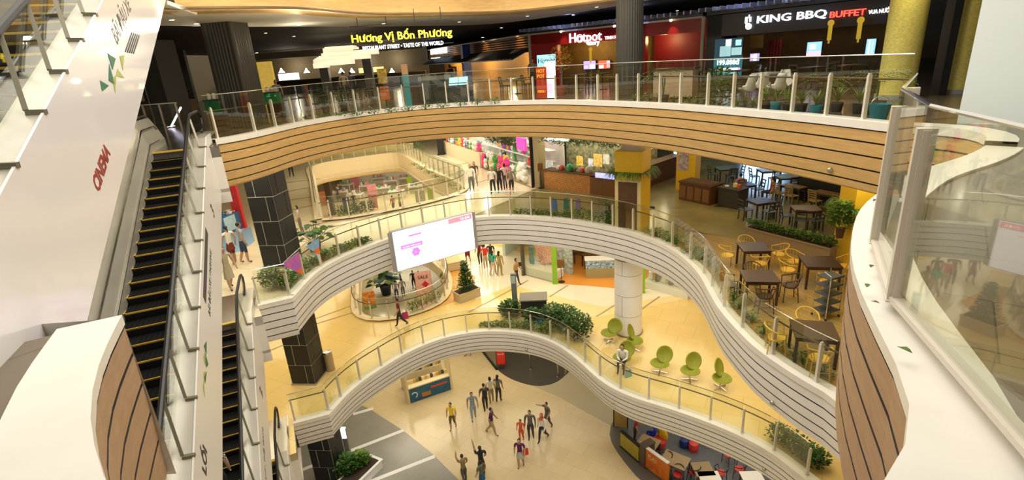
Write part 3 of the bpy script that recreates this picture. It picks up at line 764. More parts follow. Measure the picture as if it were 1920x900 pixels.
def chair_shell(loc, rz, label, m, group=None, legm=None, big=False):
    """Moulded shell chair with rounded flared back on a star foot; faces +y."""
    t = thing('shell_chair', label, 'chair', loc, rz, group); legm = legm or STEEL
    n, k = 13, 9; v = []; s = 1.25 if big else 1
    for i in range(n):
        tt = i/(n-1)
        for j in range(k):
            u = j/(k-1)*2-1
            if tt < .5: q = tt*2; y = .24-.46*q; z = .42-.02*math.sin(q*PI); wd = .14+.12*math.sin(q*PI*.5)
            else: q = (tt-.5)*2; y = -.22-.14*q; z = .42+.44*q; wd = .26*(1-.55*q**3)*(1-.35*math.sin(q*PI))
            if big and tt >= .5: wd *= 1.15
            v.append((u*wd*s, (y+abs(u)**2*(.11 if tt > .45 else .02))*s, z*1+abs(u)**2*.10*(1 if tt < .6 else .2)))
    f = [(i*k+j, i*k+j+1, (i+1)*k+j+1, (i+1)*k+j) for i in range(n-1) for j in range(k-1)]
    o = MB().add(v, f).build('shell', m, t, smooth=True); md = o.modifiers.new('s', 'SOLIDIFY'); md.thickness = .03
    MB().lathe([(.025, .04), (.025, .42)], seg=10).build('pedestal', legm, t)
    mb = MB()
    for a in range(4): mb.bar((0, 0, .05), (.27*math.cos(a*PI/2+.78), .27*math.sin(a*PI/2+.78), .015), .035, .02)
    mb.build('star_foot', legm, t)
    return t
def petal_chair(loc, rz, label, m, group):
    """Green chair: round cupped seat shell with a heart-like upright back petal pair, on a star foot."""
    t = thing('petal_chair', label, 'chair', loc, rz, group)
    def cup(c, rx, ry, dz, M_, nm):
        v = []; rr, ss = 7, 22
        for i in range(rr+1):
            q = i/rr
            for k in range(ss):
                a = 2*PI*k/ss; v.append(M_ @ Vector((rx*q*math.cos(a), ry*q*math.sin(a), dz*q*q))+Vector(c))
        f = [(i*ss+k, i*ss+(k+1) % ss, (i+1)*ss+(k+1) % ss, (i+1)*ss+k) for i in range(rr) for k in range(ss)]
        o = MB().add(v, f).build(nm, m, t, smooth=True); md = o.modifiers.new('s', 'SOLIDIFY'); md.thickness = .03; return o
    cup((0, .05, .36), .36, .33, .13, Matrix.Rotation(-.08, 3, 'X'), 'seat')
    cup((-.10, -.34, .68), .33, .36, -.13, Matrix.Rotation(.35, 3, 'Z') @ Matrix.Rotation(1.95, 3, 'X') @ Matrix.Rotation(.25, 3, 'Z'), 'backrest')
    MB().lathe([(.03, .04), (.03, .36)], seg=10).build('pedestal', CHROME, t)
    mb = MB()
    for a in range(4): mb.bar((0, 0, .06), (.3*math.cos(a*PI/2), .3*math.sin(a*PI/2), .015), .04, .02)
    mb.build('star_foot', CHROME, t)
    return t
# ---- people
def colm(c, r=.75): return mat('cloth_%02d_%02d_%02d' % tuple(int(x*99) for x in c), c, r)
PCOUNT = [0]
def person(loc, h, rz, label, shirt=(.6, .6, .6), pants=(.05, .05, .08), hair='short', walk=.0, arms=None, sleeves='short', shorts=False, skirt=None, sit=False, bag=None, build=1.0, group=None, raise_arm=0, hijab=None, skin=(.50, .30, .19), shoes=(.05, .04, .04), pack=None, lean=0, backhair=None, check=False, apron=None, cap=None):
    """One continuous skinned body facing +y, zones of cloth by height and limb, hair (and skirt) as children."""
    me = bpy.data.meshes.new('person'); ob = bpy.data.objects.new('person', me); COL.objects.link(ob)
    J = {}; Ed = []; rad = {}; part = {}
    def j(n, p, r, par=None, zone='s'):
        J[n] = Vector(p); rad[n] = r; part[n] = zone
        if par: Ed.append((par, n))
    B = build*1.16; tl = math.tan(lean)
    def L(y, z): return y+(z-.50)*tl
    hz = .265 if sit else .525
    dz = hz-.525
    j('pel', (0, 0, hz), (.072*B, .055*B), None, 'p'); j('wst', (0, L(0, .61), .61+dz), (.066*B, .048*B), 'pel', 's')
    j('chs', (0, L(.005, .73), .73+dz), (.078*B, .056*B), 'wst', 's'); j('nk0', (0, L(0, .815), .815+dz), (.048, .036), 'chs', 's'); j('nk', (0, L(.004, .86), .862+dz), (.026, .026), 'nk0', 'k')
    for s, nm in ((-1, 'l'), (1, 'r')):
        w_ = walk*s*.62
        if sit:
            j('hp'+nm, (s*.052, .02, hz-.01), .048*B, 'pel', 'p'); j('kn'+nm, (s*.07, .25, hz+.01), .036, 'hp'+nm, 'p' if not shorts else 'k'); j('an'+nm, (s*.07, .24, .035), .022, 'kn'+nm, 'p' if not shorts else 'k')
            j('to'+nm, (s*.075, .33, .018), .02, 'an'+nm, 'h')
        else:
            a = w_; k = -.12-max(0, -w_)*.9
            j('hp'+nm, (s*.052, .0, .49), .050*B, 'pel', 'p')
            kx = Vector((s*.056, .235*math.sin(a), .49-.225*math.cos(a))); j('mt'+nm, tuple((Vector((s*.052, 0, .49))*.5+kx*.5)), .046*B, 'hp'+nm, 'p')
            j('kn'+nm, kx, .038, 'mt'+nm, 'p')
            ax = kx+Vector((0, .235*math.sin(a+k), -.235*math.cos(a+k))); j('cf'+nm, tuple(kx*.62+ax*.38+Vector((0, -.008, 0))), .038, 'kn'+nm, 'k' if (shorts or skirt) else 'p'); j('an'+nm, ax, .024, 'cf'+nm, 'k' if (shorts or skirt) else 'p')
            tp = ax+Vector((s*.01, .075*math.cos(max(0, k+a)*.4), -.022)); j('to'+nm, tp, (.024, .016), 'an'+nm, 'h')
        j('sh'+nm, (s*.105*B, L(0, .80), .80+dz), .036*B, 'nk0', 's')
        am = (arms or {}).get(nm)
        sh = J['sh'+nm]; 
        if am: el, wr = [Vector(q)+Vector((0, 0, dz)) for q in am]
        else:
            sw = -w_*.8; el = sh+Vector((s*.03, .165*math.sin(sw), -.165*math.cos(sw))); wr = el+Vector((s*.0, .145*math.sin(sw+.45), -.145*math.cos(sw+.45)))
        j('el'+nm, el, .028, 'sh'+nm, 's' if sleeves == 'long' else 'k'); j('wr'+nm, wr, .019, 'el'+nm, 's' if sleeves == 'long' else 'k')
        d = (wr-el).normalized(); j('pm'+nm, wr+d*.032, (.021, .014), 'wr'+nm, 'k')
    names = list(J); idx = {n: i for i, n in enumerate(names)}
    me.from_pydata([J[n]*h for n in names], [(idx[a], idx[b]) for a, b in Ed], [])
    md = ob.modifiers.new('k', 'SKIN'); md.use_smooth_shade = True; md.branch_smoothing = .3
    lay = me.skin_vertices[0]
    for n in names:
        r = rad[n]; r = r if isinstance(r, tuple) else (r, r); lay.data[idx[n]].radius = (r[0]*h, r[1]*h); lay.data[idx[n]].use_root = (n == 'pel')
    sb = ob.modifiers.new('b', 'SUBSURF'); sb.levels = 1; sb.render_levels = 1
    bpy.context.view_layer.update()
    dg = bpy.context.evaluated_depsgraph_get(); m2 = bpy.data.meshes.new_from_object(ob.evaluated_get(dg))
    bpy.data.objects.remove(ob); bpy.data.meshes.remove(me)
    zones = {'s': 0, 'p': 1, 'k': 2, 'h': 3}
    vs = [tuple(v.co) for v in m2.vertices]; mb = MB(); fs = [tuple(p.vertices) for p in m2.polygons]; mi = []
    segs = [(J[a]*h, J[b]*h, a, b) for a, b in Ed]
    for p in m2.polygons:
        c = p.center; best = None
        for a, b, na_, nb in segs:
            ab = b-a; t_ = max(0, min(1, (c-a).dot(ab)/ab.length_squared)); dd = (c-(a+ab*t_)).length
            if best is None or dd < best[0]: best = (dd, t_, na_, nb)
        z = part[best[3]] if best[1] > .5 else part[best[2]]
        if best[2][:2] == 'sh' and sleeves != 'long': z = 's' if best[1] < (.62 if sleeves == 'short' else .15) else 'k'
        if best[2][:2] in ('hp', 'mt', 'kn') and not sit: z = 'p' if not ((shorts or skirt) and (best[3][:2] == 'cf' and best[1] > .1)) else 'k'
        if best[2] == 'pel' and best[3] == 'wst': z = 'p' if best[1] < .35 else 's'
        if best[2] == 'nk0' and best[3] == 'nk': z = 's' if best[1] < .35 else 'k'
        mi.append(zones[z])
    mb.v = vs; mb.f = fs; mb.m = mi
    bpy.data.meshes.remove(m2)
    # fingers
    for nm, s in (('l', -1), ('r', 1)):
        wr, pm = J['wr'+nm]*h, J['pm'+nm]*h; d = (pm-wr).normalized(); side = d.cross(Vector((s, .2, 0))).normalized(); inn = side.cross(d)
        for k, ln in enumerate((.036, .042, .040, .032)):
            b0 = pm+side*(k-1.5)*.0105*h; mb.tube([b0, b0+d*ln*.55*h, b0+(d*.9+inn*.35)*ln*h], [.0052*h, .005*h, .0038*h], 5, 2)
        b0 = wr+d*.012*h+side*(-.018)*h; mb.tube([b0, b0+(d*.7-side*.6)*.02*h, b0+(d*1.0-side*.55)*.036*h], [.006*h, .0055*h, .004*h], 5, 2)
    # head with face
    hc = (J['nk']+Vector((0, .012, .068)))*h
    Mh = Matrix.Identity(3)
    mb.ball(hc, (.043*h, .052*h, .064*h), 2, 14, 10); mb.ball(hc+Vector((0, .018, -.035))*h, (.030*h, .032*h, .028*h), 2, 10, 6)
    mb.ball(hc+Vector((0, .054, -.008))*h, (.006*h, .010*h, .012*h), 2, 6, 4)
    for s in (-1, 1):
        mb.ball(hc+Vector((s*.044, 0, -.006))*h, (.005*h, .009*h, .014*h), 2, 6, 4); mb.ball(hc+Vector((s*.017, .047, .004))*h, (.006*h, .004*h, .004*h), 4, 6, 4)
    mb.ball(hc+Vector((0, .047, -.032))*h, (.011*h, .004*h, .003*h), 5, 6, 4)
    sm = mat('check_shirt', (.05, .05, .05), .7) if check else colm(shirt)
    if check and 'chk' not in MT:
        nt = sm.node_tree; tc = nt.nodes.new('ShaderNodeTexCoord'); ck = nt.nodes.new('ShaderNodeTexChecker'); ck.inputs['Scale'].default_value = 22
        ck.inputs[1].default_value = (.6, .58, .5, 1); ck.inputs[2].default_value = (.04, .03, .03, 1); nt.links.new(tc.outputs['Object'], ck.inputs[0]); nt.links.new(ck.outputs[0], nt.nodes['Principled BSDF'].inputs[0]); MT['chk'] = sm
    body = mb.build('person', [sm, colm(pants), colm(skin, .55), colm(shoes), BLACK, mat('lips', (.35, .12, .10), .5)], None, loc, rz, smooth=True)
    tag(body, label, 'person', group)
    hb = MB(); hm = colm(hijab) if hijab else HAIRM
    if hijab:
        hb.ball(hc+Vector((0, -.012, .006))*h, (.050*h, .054*h, .070*h), 0, 14, 8); hb.lathe([(.09*h, 0), (.05*h, .07*h)], (hc.x, hc.y-.015*h, hc.z-.13*h), 14)
        hb.build('headscarf', hm, body, smooth=True)
    else:
        hb.ball(hc+Vector((0, -.011, .014))*h, (.047*h, .052*h, .058*h), 0, 14, 8)
        if hair == 'long': hb.ball(hc+Vector((0, -.045, -.05))*h, (.044*h, .024*h, .095*h), 0, 12, 8)
        if hair == 'bob': hb.ball(hc+Vector((0, -.025, -.015))*h, (.052*h, .040*h, .055*h), 0, 12, 8)
        if hair == 'bun': hb.ball(hc+Vector((0, -.06, .03))*h, .022*h, 0, 8, 6)
        if hair == 'tail': hb.tube([hc+Vector((0, -.055, .02))*h, hc+Vector((0, -.08, -.03))*h, hc+Vector((0, -.07, -.10))*h], [.016*h, .018*h, .006*h], 7, 0)
        hb.build('hair', hm, body, smooth=True)
        if cap: lab(MB().lathe([(.050*h, 0), (.052*h, .02*h), (.035*h, .055*h), (.001, .06*h)], (hc.x, hc.y-.005*h, hc.z+.022*h), 14).build('cap', colm(cap), body, smooth=True), 'coloured cap')
    if skirt:
        MB().lathe([(.072*h, 0.04*h), (.085*h, -.03*h), (.105*h*1.05, -(skirt[3] if len(skirt) > 3 else .2)*h)], (0, 0, hz*h), 18, sy=.75).build('skirt', colm(skirt[:3]), body, smooth=True)
    if pack: 
        MB().box((0, -.085*h, .72*h), (.15*h, .07*h, .2*h)).box((0, -.12*h, .69*h), (.11*h, .03*h, .1*h)).build('backpack', colm(pack), body)
    return body
def handbag(loc, rz, label, c, w_=.3, h=.28, strap=.22):
    t = thing('carrier_bag', label, 'bag', loc, rz)
    v = [(-w_/2, -.05, 0), (w_/2, -.05, 0), (w_/2, .05, 0), (-w_/2, .05, 0), (-w_*.42, -.03, h), (w_*.42, -.03, h), (w_*.42, .03, h), (-w_*.42, .03, h)]
    MB().add(v, [(0, 1, 2, 3), (0, 1, 5, 4), (1, 2, 6, 5), (2, 3, 7, 6), (3, 0, 4, 7)]).build('bag_body', colm(c), t)
    MB().tube([(-w_*.2, -.02, h), (-w_*.12, -.02, h+strap), (w_*.12, -.02, h+strap), (w_*.2, -.02, h)], .008, 5).build('strap', colm(c), t)
    return t
# ================================================================ LEVEL 3: RESTAURANT STREET
def emat(name, col, e): return mat(name, col, .5, emit=e)
LAMP = emat('lamp_glow', (1, .86, .6), 5)
def sconce(p, label='small round downlight glowing in the ceiling', grp='ceiling downlights', r=.07, power=0, col=(1, .78, .5), z=None):
    t = thing('downlight', label, 'light', p, 0, grp)
    MB().lathe([(r, -.012), (r, .0)], seg=14).build('lens', LAMP, t); MB().lathe([(r*1.35, -.008), (r*1.35, .02)], seg=14).build('trim_ring', WHITE, t)
    return t
dl0 = None
for px, py in [(322, 37), (368, 44), (560, 47), (719, 44), (861, 41), (989, 30), (1119, 13)]:
    p = P(px, py, 19.41)
    if dl0 is None: dl0 = sconce(p, 'round downlight set in the pale soffit along the top of the picture', 'soffit downlights')
    else: copy_tree(dl0, p)
dl1 = None
for px, py in [(321, 91), (290, 105), (298, 102), (498, 62), (551, 68), (548, 106), (560, 108), (563, 114), (545, 120), (527, 103), (481, 99), (700, 104), (713, 105), (728, 100), (741, 96), (752, 92), (762, 91), (1075, 28), (1012, 27), (960, 68), (940, 52), (905, 70), (886, 76), (1270, 20), (1232, 30), (660, 117), (672, 112)]:
    p = P(px, py, 19.6)
    if p.y > 55 or abs(p.x) > 25: continue
    if dl1 is None: dl1 = sconce(p, 'tiny bright downlight in the dark restaurant ceiling', 'dark ceiling downlights', .07)
    else: copy_tree(dl1, p, scale=max(.8, p.y/30))
    KIDS = {}
for px, py, pw in [(330, 92, 60), (700, 100, 130), (900, 70, 90), (1075, 28, 50), (1270, 20, 40), (560, 100, 150), (1500, -15, 30)]:
    p = P(px, py, 19.5)
    if p.y > 40: p = PY(px, py, 38)
    spot('restaurant_downlight', (p.x, p.y, 19.5), pw, (1, .78, .5), 130, (p.x, p.y, 15))
AC = lambda c: (c[0], c[1])
for px, py in [(322, 37), (440, 40), (560, 47), (640, 46), (719, 44), (861, 41), (989, 30), (1119, 13)]:
    p = P(px, py, 19.0); point('soffit_bounce_fill', (p.x, p.y, 18.9), 38, (1, .82, .55), .12)  # added points under the soffit, standing in for light bounced up from the atrium
point('column_fill', (10.0, 13.6, 18.9), 28, (1, .9, .5), .15)  # added fill that brightens the yellow columns, no fixture here
# canopy strip and street wall
wa, wb = P(775, 99, 18.8).xy, P(996, 66, 18.8).xy
if wa.y > 62: wa = V((wb.x+(wa.x-wb.x)*.6, wb.y+(wa.y-wb.y)*.6))
hb_, kb_ = P(1322, 33, 18.8).xy, None
hot = frame(wb, hb_, 15.9)
k0 = P(1330, 31, 18.8).xy; k1 = P(1690, -8, 18.8).xy
king = frame(k0, k1, 15.9)
mar = frame(wa, wb, 15.9)
REDW = mat('red_lacquer_wall', (.50, .012, .015), .35, noise=.1); REDD = mat('deep_red_wall', (.22, .008, .01), .5)
SLATM = mat('canopy_slats', (.45, .48, .60), .35, .6); WPOST = mat('cream_frame', (.62, .55, .45), .5)
YBW = mat('ochre_wall', (.36, .22, .05), .6, noise=.3, nscale=3)
def shopfloor(fr, name, label, depth, interior, side):
    t = thing(name, label, 'shop front', fr.o, fr.rz)
    return t
# Hotpot restaurant
t = thing('restaurant_front', 'bright red restaurant front with the white Hotpot story sign', 'shop front', hot.o, hot.rz)
L_ = hot.L; mb = MB()
o1 = hot.rect(1048, 84, 1166, 300); o2 = hot.rect(1213, 68, 1305, 300)
mb.box((L_/2, 0, 2.9-.27), (L_, .3, .54)); zt = o1[3]; zb = 2.4
mb.box((o1[0]/2, 0, 1.45), (o1[0], .3, 2.9)); mb.box(((o1[1]+o2[0])/2, 0, 1.45), (o2[0]-o1[1], .3, 2.9)); mb.box(((o2[1]+L_)/2, 0, 1.45), (L_-o2[1], .3, 2.9))
mb.box(((o1[0]+o1[1])/2, 0, (2.9+zt)/2), (o1[1]-o1[0], .3, 2.9-zt)); mb.box(((o2[0]+o2[1])/2, 0, (2.9+o2[3])/2), (o2[1]-o2[0], .3, 2.9-o2[3]))
mb.build('red_wall', REDW, t)
MB().box((L_*.33, 2.6, 1.45), (L_*.7, .1, 2.9)).build('inner_wall', YBW, t); MB().box((L_*.83, 2.2, 1.45), (L_*.34, .1, 2.9)).build('inner_wall', REDD, t)
MB().box((L_/2, 1.4, 2.95), (L_, 2.9, .1)).build('inner_ceiling', DW, t)
for u in (0, L_): MB().box((u, -.18, 1.45), (.14, .14, 2.95)).build('frame_post', WPOST, t)
MB().box((L_/2, -.2, 2.93), (L_, .18, .08)).build('frame_beam', WPOST, t)
lm = emat('sign_white_glow', (1, 1, 1), 1.6)
a, b = hot.uv(1074, 72), hot.uv(1128, 68)
text('sign_lettering', 'Hotpot', (b[0]-a[0])*.38, lm, hot.TM((a[0]+b[0])/2, (a[1]+b[1])/2, -.22), t, .03, bold=.004)
a2, b2 = hot.uv(1106, 81), hot.uv(1128, 79); text('sign_lettering', 'story', (b2[0]-a2[0])*.46, lm, hot.TM((a2[0]+b2[0])/2, (a2[1]+b2[1])/2, -.22), t, .03, bold=.006)
q = hot.uv(1091, 72); MB().tube([(q[0]+.2*math.cos(x), -.23, q[1]+.2*math.sin(x)) for x in [2*PI*k/20 for k in range(20)]], .02, 6, closed=True).build('sign_emblem', lm, t)
q = hot.uv(1154, 70); text('sign_lettering', 'TINH HOA', .22, lm, hot.TM(q[0], q[1], -.2), t, .02, bold=.004)
for px, py in ((1051, 60), (1151, 50), (1257, 38)):
    q = hot.uv(px, py, -.5); wp = hot.o+hot.d*q[0]+hot.n*-.45; MB().lathe([(.05, 0), (.07, .1)], (q[0], -.45, 2.86), 12).build('spot_lamp', LAMP, t)
    spot('sign_wash', (wp.x, wp.y, 15.9+2.85), 26, (1, .7, .45), 75, (wp.x+hot.n.x*.5, wp.y+hot.n.y*.5, 15.9+1.6))
def screen(fr, r, dep, name, mats, pieces, parent, th=.08):
    o = MB(); fbox(o, r, dep, dep+th); o.build(name, BLACK, parent)
    for (a, b, c, d, m_) in pieces:
        rr = (r[0]+(r[1]-r[0])*a, r[0]+(r[1]-r[0])*b, r[2]+(r[3]-r[2])*c, r[2]+(r[3]-r[2])*d)
        fbox(MB(), rr, dep-.012, dep).build('screen_image', m_, parent)
SB, SP, SW, SR, SO = emat('screen_blue', (.25, .5, .8), 1.6), emat('screen_pink', (.95, .45, .6), 1.6), emat('screen_white', (.9, .95, 1), 2.0), emat('screen_red', (.75, .12, .06), 1.3), emat('screen_violet', (.45, .35, .75), 1.3)
SC = emat('screen_cyan', (.35, .75, .85), 1.5)
def tv(fr, px, dep, label, pieces, cat='screen', name='wall_screen'):
    r = fr.rect(*px, dep); o = fr.o+fr.d*r[0]+fr.n*dep+Vector((0, 0, r[2])); tt = thing(name, label, cat, o, fr.rz)
    rr = (0, r[1]-r[0], 0, r[3]-r[2]); screen(fr, rr, 0, 'casing', None, pieces, tt); return tt
tv(hot, (1093, 114, 1118, 131), 2.4, 'left one of two lit television screens inside the red restaurant', [(.05, .95, .1, .95, SO), (.5, .9, .15, .6, SW), (.08, .4, .2, .5, SP)])
tv(hot, (1121, 113, 1145, 130), 2.4, 'right one of two lit television screens inside the red restaurant', [(.05, .95, .1, .95, SR), (.1, .45, .15, .5, SW), (.7, .95, .2, .9, SP)])
tv(hot, (1006, 103, 1043, 126), -.35, 'light blue lit sign board reading Hotpot at the restaurant corner', [(.02, .98, .03, .97, SC)], 'sign', 'sign_board')
q = hot.uv(1025, 114, -.37); o = text('board_lettering', 'Hotpot', .42, BLACK, hot.TM(q[0], q[1], -.4), None, .01); 
o.location = hot.o; o.rotation_euler.z = hot.rz; tag(o, 'dark word Hotpot on the light blue sign board', 'lettering')
def gold_charm(fr, px, py0, py1, dep, label):
    a, b = fr.uv(px, py0, dep), fr.uv(px, py1, dep); o = fr.o+fr.d*a[0]+fr.n*dep+Vector((0, 0, b[1])); tt = thing('hanging_charm', label, 'ornament', o, fr.rz); H = a[1]-b[1]; s = H*.16
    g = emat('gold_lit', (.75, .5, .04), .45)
    MB().box((0, 0, H-s), (s*1.1, .06, s*1.1), M=Matrix.Rotation(PI/4, 3, 'Y')).tube([(s*.75*math.cos(x), 0, H-s+s*.75*math.sin(x)) for x in [2*PI*k/14 for k in range(14)]], s*.14, 6, closed=True).build('knot', g, tt)
    MB().box((0, 0, H*.42), (s*1.0, .05, H*.62)).box((0, 0, .04*H), (s*.4, .04, H*.14)).build('banner', g, tt)
    MB().tube([(0, 0, H-s*.4), (0, 0, H+.25)], .008, 4).build('cord', REDD, tt); return tt
gold_charm(hot, 1107, 88, 117, .9, 'gold hanging charm inside the red restaurant above its television screens')
gold_charm(king, 1559, 36, 80, -.5, 'left gold hanging charm under the King BBQ sign')
gold_charm(king, 1615, 30, 78, -.5, 'right gold hanging charm under the BUFFET lettering')
# King BBQ
t = thing('restaurant_front', 'dark restaurant front with the white KING BBQ and red BUFFET sign', 'shop front', king.o, king.rz); L_ = king.L
NAVY = mat('navy_black_panel', (.012, .013, .022), .35)
MB().box((L_/2, 0, 2.45), (L_, .3, .9)).box((.35, 0, 1.45), (.7, .3, 2.9)).build('front_wall', NAVY, t)
MB().box((L_/2, 3.0, 1.45), (L_, .1, 2.9)).build('inner_wall', mat('brown_inner_wall', (.12, .07, .02), .6, noise=.4, nscale=1.5), t)
MB().box((L_/2, 1.6, 2.05), (L_, 3.0, .06)).build('inner_ceiling', DW, t)
RC = mat('red_curtain', (.30, .02, .015), .6)
r = king.rect(1440, 75, 1464, 120, 1.5)
mb = MB(); [mb.box((r[0]+(r[1]-r[0])*(k+.5)/5, 1.5, (r[2]+r[3])/2), ((r[1]-r[0])/7, .08, r[3]-r[2])) for k in range(5)]; mb.build('red_curtain', RC, t)
def ktext(s, x0, y0, x1, y1, m, k=1.0, bold=.01):
    a, b = king.uv(x0, y0), king.uv(x1, y1); cu = text('sign_lettering', s, 1, m, Matrix.Identity(4), t, .03, bold=bold)
    xs = [v.co.x for v in cu.data.vertices]; ys_ = [v.co.y for v in cu.data.vertices]; sx_ = (b[0]-a[0])/(max(xs)-min(xs)); sy_ = k/(max(ys_)-min(ys_))
    cu.data.transform(king.TM((a[0]+b[0])/2, (a[1]+b[1])/2, -.24) @ Matrix.Diagonal((sx_, sy_, 1, 1)) @ Matrix.Translation((-(max(xs)+min(xs))/2, -(max(ys_)+min(ys_))/2, 0)))
kh = king.uv(1490, 24)[1]-king.uv(1490, 46)[1]
ktext('KING BBQ', 1424, 37, 1554, 27, lm, kh*.78, .014)
ktext('BUFFET', 1560, 28, 1627, 22, emat('sign_red_glow', (1, .05, .03), 4), kh*.5, .010)
ktext('VUA NƯỚNG', 1632, 23, 1685, 15, lm, kh*.42)
q = king.uv(1409, 42); mb = MB()
for a, b, c, d in ((-.12, .1, .1, .26), (.05, .12, .08, .2), (-.05, -.1, .16, .16), (0, .24, .05, .14)): mb.box((q[0]+a, -.26, q[1]+b), (c, .04, d))
mb.ball((q[0], -.26, q[1]-.16), (.14, .03, .13)); mb.build('sign_emblem', lm, t)
lab(MB().box((q[0], -.30, q[1]-.18), (.12, .02, .03)).build('emblem_smile', emat('sign_red_glow', (1, .05, .03), 4), t), 'red curved mark on the white emblem')
for px in (1345, 1480, 1640):
    q = king.uv(px, 20, -1); wp = king.o+king.d*q[0]-king.n*1.0; spot('sign_wash', (wp.x, wp.y, 19.3), 14, (.6, .7, 1), 90, (wp.x, wp.y, 15.9))
tv(king, (1341, 74, 1391, 106), -.25, 'upper lit menu screen with pale dishes beside the KING BBQ entrance', [(.0, 1, .0, 1, emat('screen_dark', (.02, .05, .07), 1)), (.2, .6, .05, .6, emat('screen_pale_cyan', (.45, .75, .72), 1.0)), (.4, .6, .6, .95, SW), (.62, .98, .1, .5, emat('screen_pale_cyan', (.45, .75, .72), 1.0)), (.75, .95, .6, .9, SC)])
kt = tv(king, (1339, 109, 1390, 141), -.25, 'lower lit menu board reading 199 beside the KING BBQ entrance', [(0, 1, 0, 1, emat('board_teal', (.03, .16, .22), 1)), (.05, .95, .3, .42, SP), (.1, .9, .1, .2, emat('screen_pale_cyan', (.45, .75, .72), 1.0))])
r = king.rect(1339, 109, 1390, 141, -.25); W_, H_ = r[1]-r[0], r[3]-r[2]
text('price_lettering', '199.000đ', W_*.21, SW, Matrix(((1, 0, 0, W_/2), (0, 0, -1, -.03), (0, 1, 0, H_*.72), (0, 0, 0, 1))), kt, .01, bold=.01)
text('price_lettering', '229.000  329.000', W_*.105, SW, Matrix(((1, 0, 0, W_/2), (0, 0, -1, -.03), (0, 1, 0, H_*.36), (0, 0, 0, 1))), kt, .01)
tv(king, (1406, 100, 1424, 115), .4, 'small lit picture screen left of the red curtains in the dark restaurant', [(.05, .95, .05, .95, SO), (.4, .7, .1, .9, SW), (.1, .35, .2, .8, SP)])
tv(king, (1513, 78, 1540, 106), .8, 'blue lit menu screen inside the dark restaurant below the letters BBQ', [(.05, .95, .35, .95, SB), (.05, .95, .05, .35, SP), (.2, .6, .5, .8, SW)])
tv(king, (1624, 72, 1641, 103), .8, 'narrow screen with diagonal blue white streaks left of the yellow column', [(.1, .9, .05, .95, SB), (.3, .45, .1, .9, SW), (.6, .7, .1, .9, emat('screen_lime', (.5, .8, .2), 1.5))])
tag(MB().box((0, 0, .35), (.6, .05, .7)).build('wall_panel', mat('ochre_dim', (.30, .18, .03), .6), None, tuple(king.o+king.d*king.uv(1418, 88, .6)[0]+king.n*.6+Vector((0, 0, 1.4))), king.rz), 'ochre wall panel above the small lit picture screen', 'panel')
for fr, c_, e_ in ((hot, (1, .72, .3), 60), (king, (1, .66, .3), 45)):
    for u in (.3, .75):
        p = fr.o+fr.d*fr.L*u+fr.n*1.2; point('interior_fill', (p.x, p.y, 18.0), e_, c_, .15)  # added fill points that lift the dark inner walls
# slatted canopy over both fronts
def canopy(fr, L_, label, lit):
    t = thing('slatted_canopy', label, 'canopy', fr.o+Vector((0, 0, 2.98)), fr.rz)
    for k in range(int(L_/.32)): MB().box((.16+k*.32, -.75, .16), (.05, 1.1, .16)).build('slat', SLATM, t)
    MB().box((L_/2, -.25, .1), (L_, .06, .3)).build('backing', NAVY, t); return t
canopy(hot, hot.L, 'slatted metal canopy above the red restaurant sign', 1); canopy(king, king.L, 'slatted metal canopy above the KING BBQ sign', 1)
for fr in (hot, king):
    for u in (.3, .7):
        p = fr.o+fr.d*fr.L*u-fr.n*.8; point('canopy_blue_lamp', (p.x, p.y, 19.5), 30, (.45, .55, 1), .2)
# udon restaurant
t = thing('restaurant_front', 'udon restaurant with wooden slat header, dark tiled awning and warm lit interior', 'shop front', mar.o, mar.rz); L_ = mar.L
SLW = mat('slat_wood', (.30, .13, .03), .5, noise=.2)
mb = MB(); [mb.box((L_/2, 0, 2.0+k*.14), (L_, .1, .07)) for k in range(7)]; mb.build('slat_header', SLW, t)
MB().box((L_/2, .25, 2.45), (L_, .1, .95)).build('header_backing', DW, t)
MB().box((L_/2, 3.2, 1.45), (L_, .1, 2.9)).build('inner_wall', mat('warm_orange_wall', (.62, .33, .08), .6, noise=.12), t)
MB().box((L_/2, 1.7, 2.9), (L_, 3.2, .08)).build('inner_ceiling', DW, t)
MB().box((L_/2, -.1, 2.95), (L_, .25, .1)).build('front_beam', WPOST, t)
for k in (.25, .5, .75, .95):
    p = mar.o+mar.d*mar.L*k-mar.n*.9; q_ = mar.o+mar.d*mar.L*k; spot('slat_fill', (p.x, p.y, 18.85), 60, (1, .66, .28), 90, (q_.x, q_.y, 18.1))  # added spots to brighten the slat header
AW = mat('awning_tile', (.03, .035, .05), .35)
a = mar.uv(812, 120); b = mar.uv(990, 97); u0_, u1_ = a[0], L_-.1
mb = MB().add([(u0_, -.1, 2.15), (u1_, -.1, 2.15), (u1_, -1.3, 1.65), (u0_, -1.3, 1.65), (u0_, -.1, 2.08), (u1_, -.1, 2.08), (u1_, -1.3, 1.58), (u0_, -1.3, 1.58)], [(0, 1, 2, 3), (4, 5, 6, 7), (0, 3, 7, 4), (1, 2, 6, 5), (2, 3, 7, 6)])
for k in range(int((u1_-u0_)/.28)): mb.tube([(u0_+.14+k*.28, -.1, 2.17), (u0_+.14+k*.28, -1.32, 1.67)], .05, 6)
mb.build('awning', AW, t)
SG = emat('sign_pale_blue', (.75, .88, 1), 3.2)
q = mar.uv(828, 96); 
text('sign_lettering', 'MARUKAME UDON', .62, SG, mar.TM(q[0], q[1], -.3), t, .03, bold=.015)
text('sign_lettering', 'UDON & TEMPURA', .36, SG, mar.TM(q[0]-1.2, q[1]-.65, -.3), t, .03, bold=.006)
for k in range(6):
    u = mar.uv(800+k*34, 120, 1.5)[0]; MB().lathe([(.13, 0), (.13, .16)], (u, 1.3, 2.0), 14).build('pendant_lamp', LAMP, t)
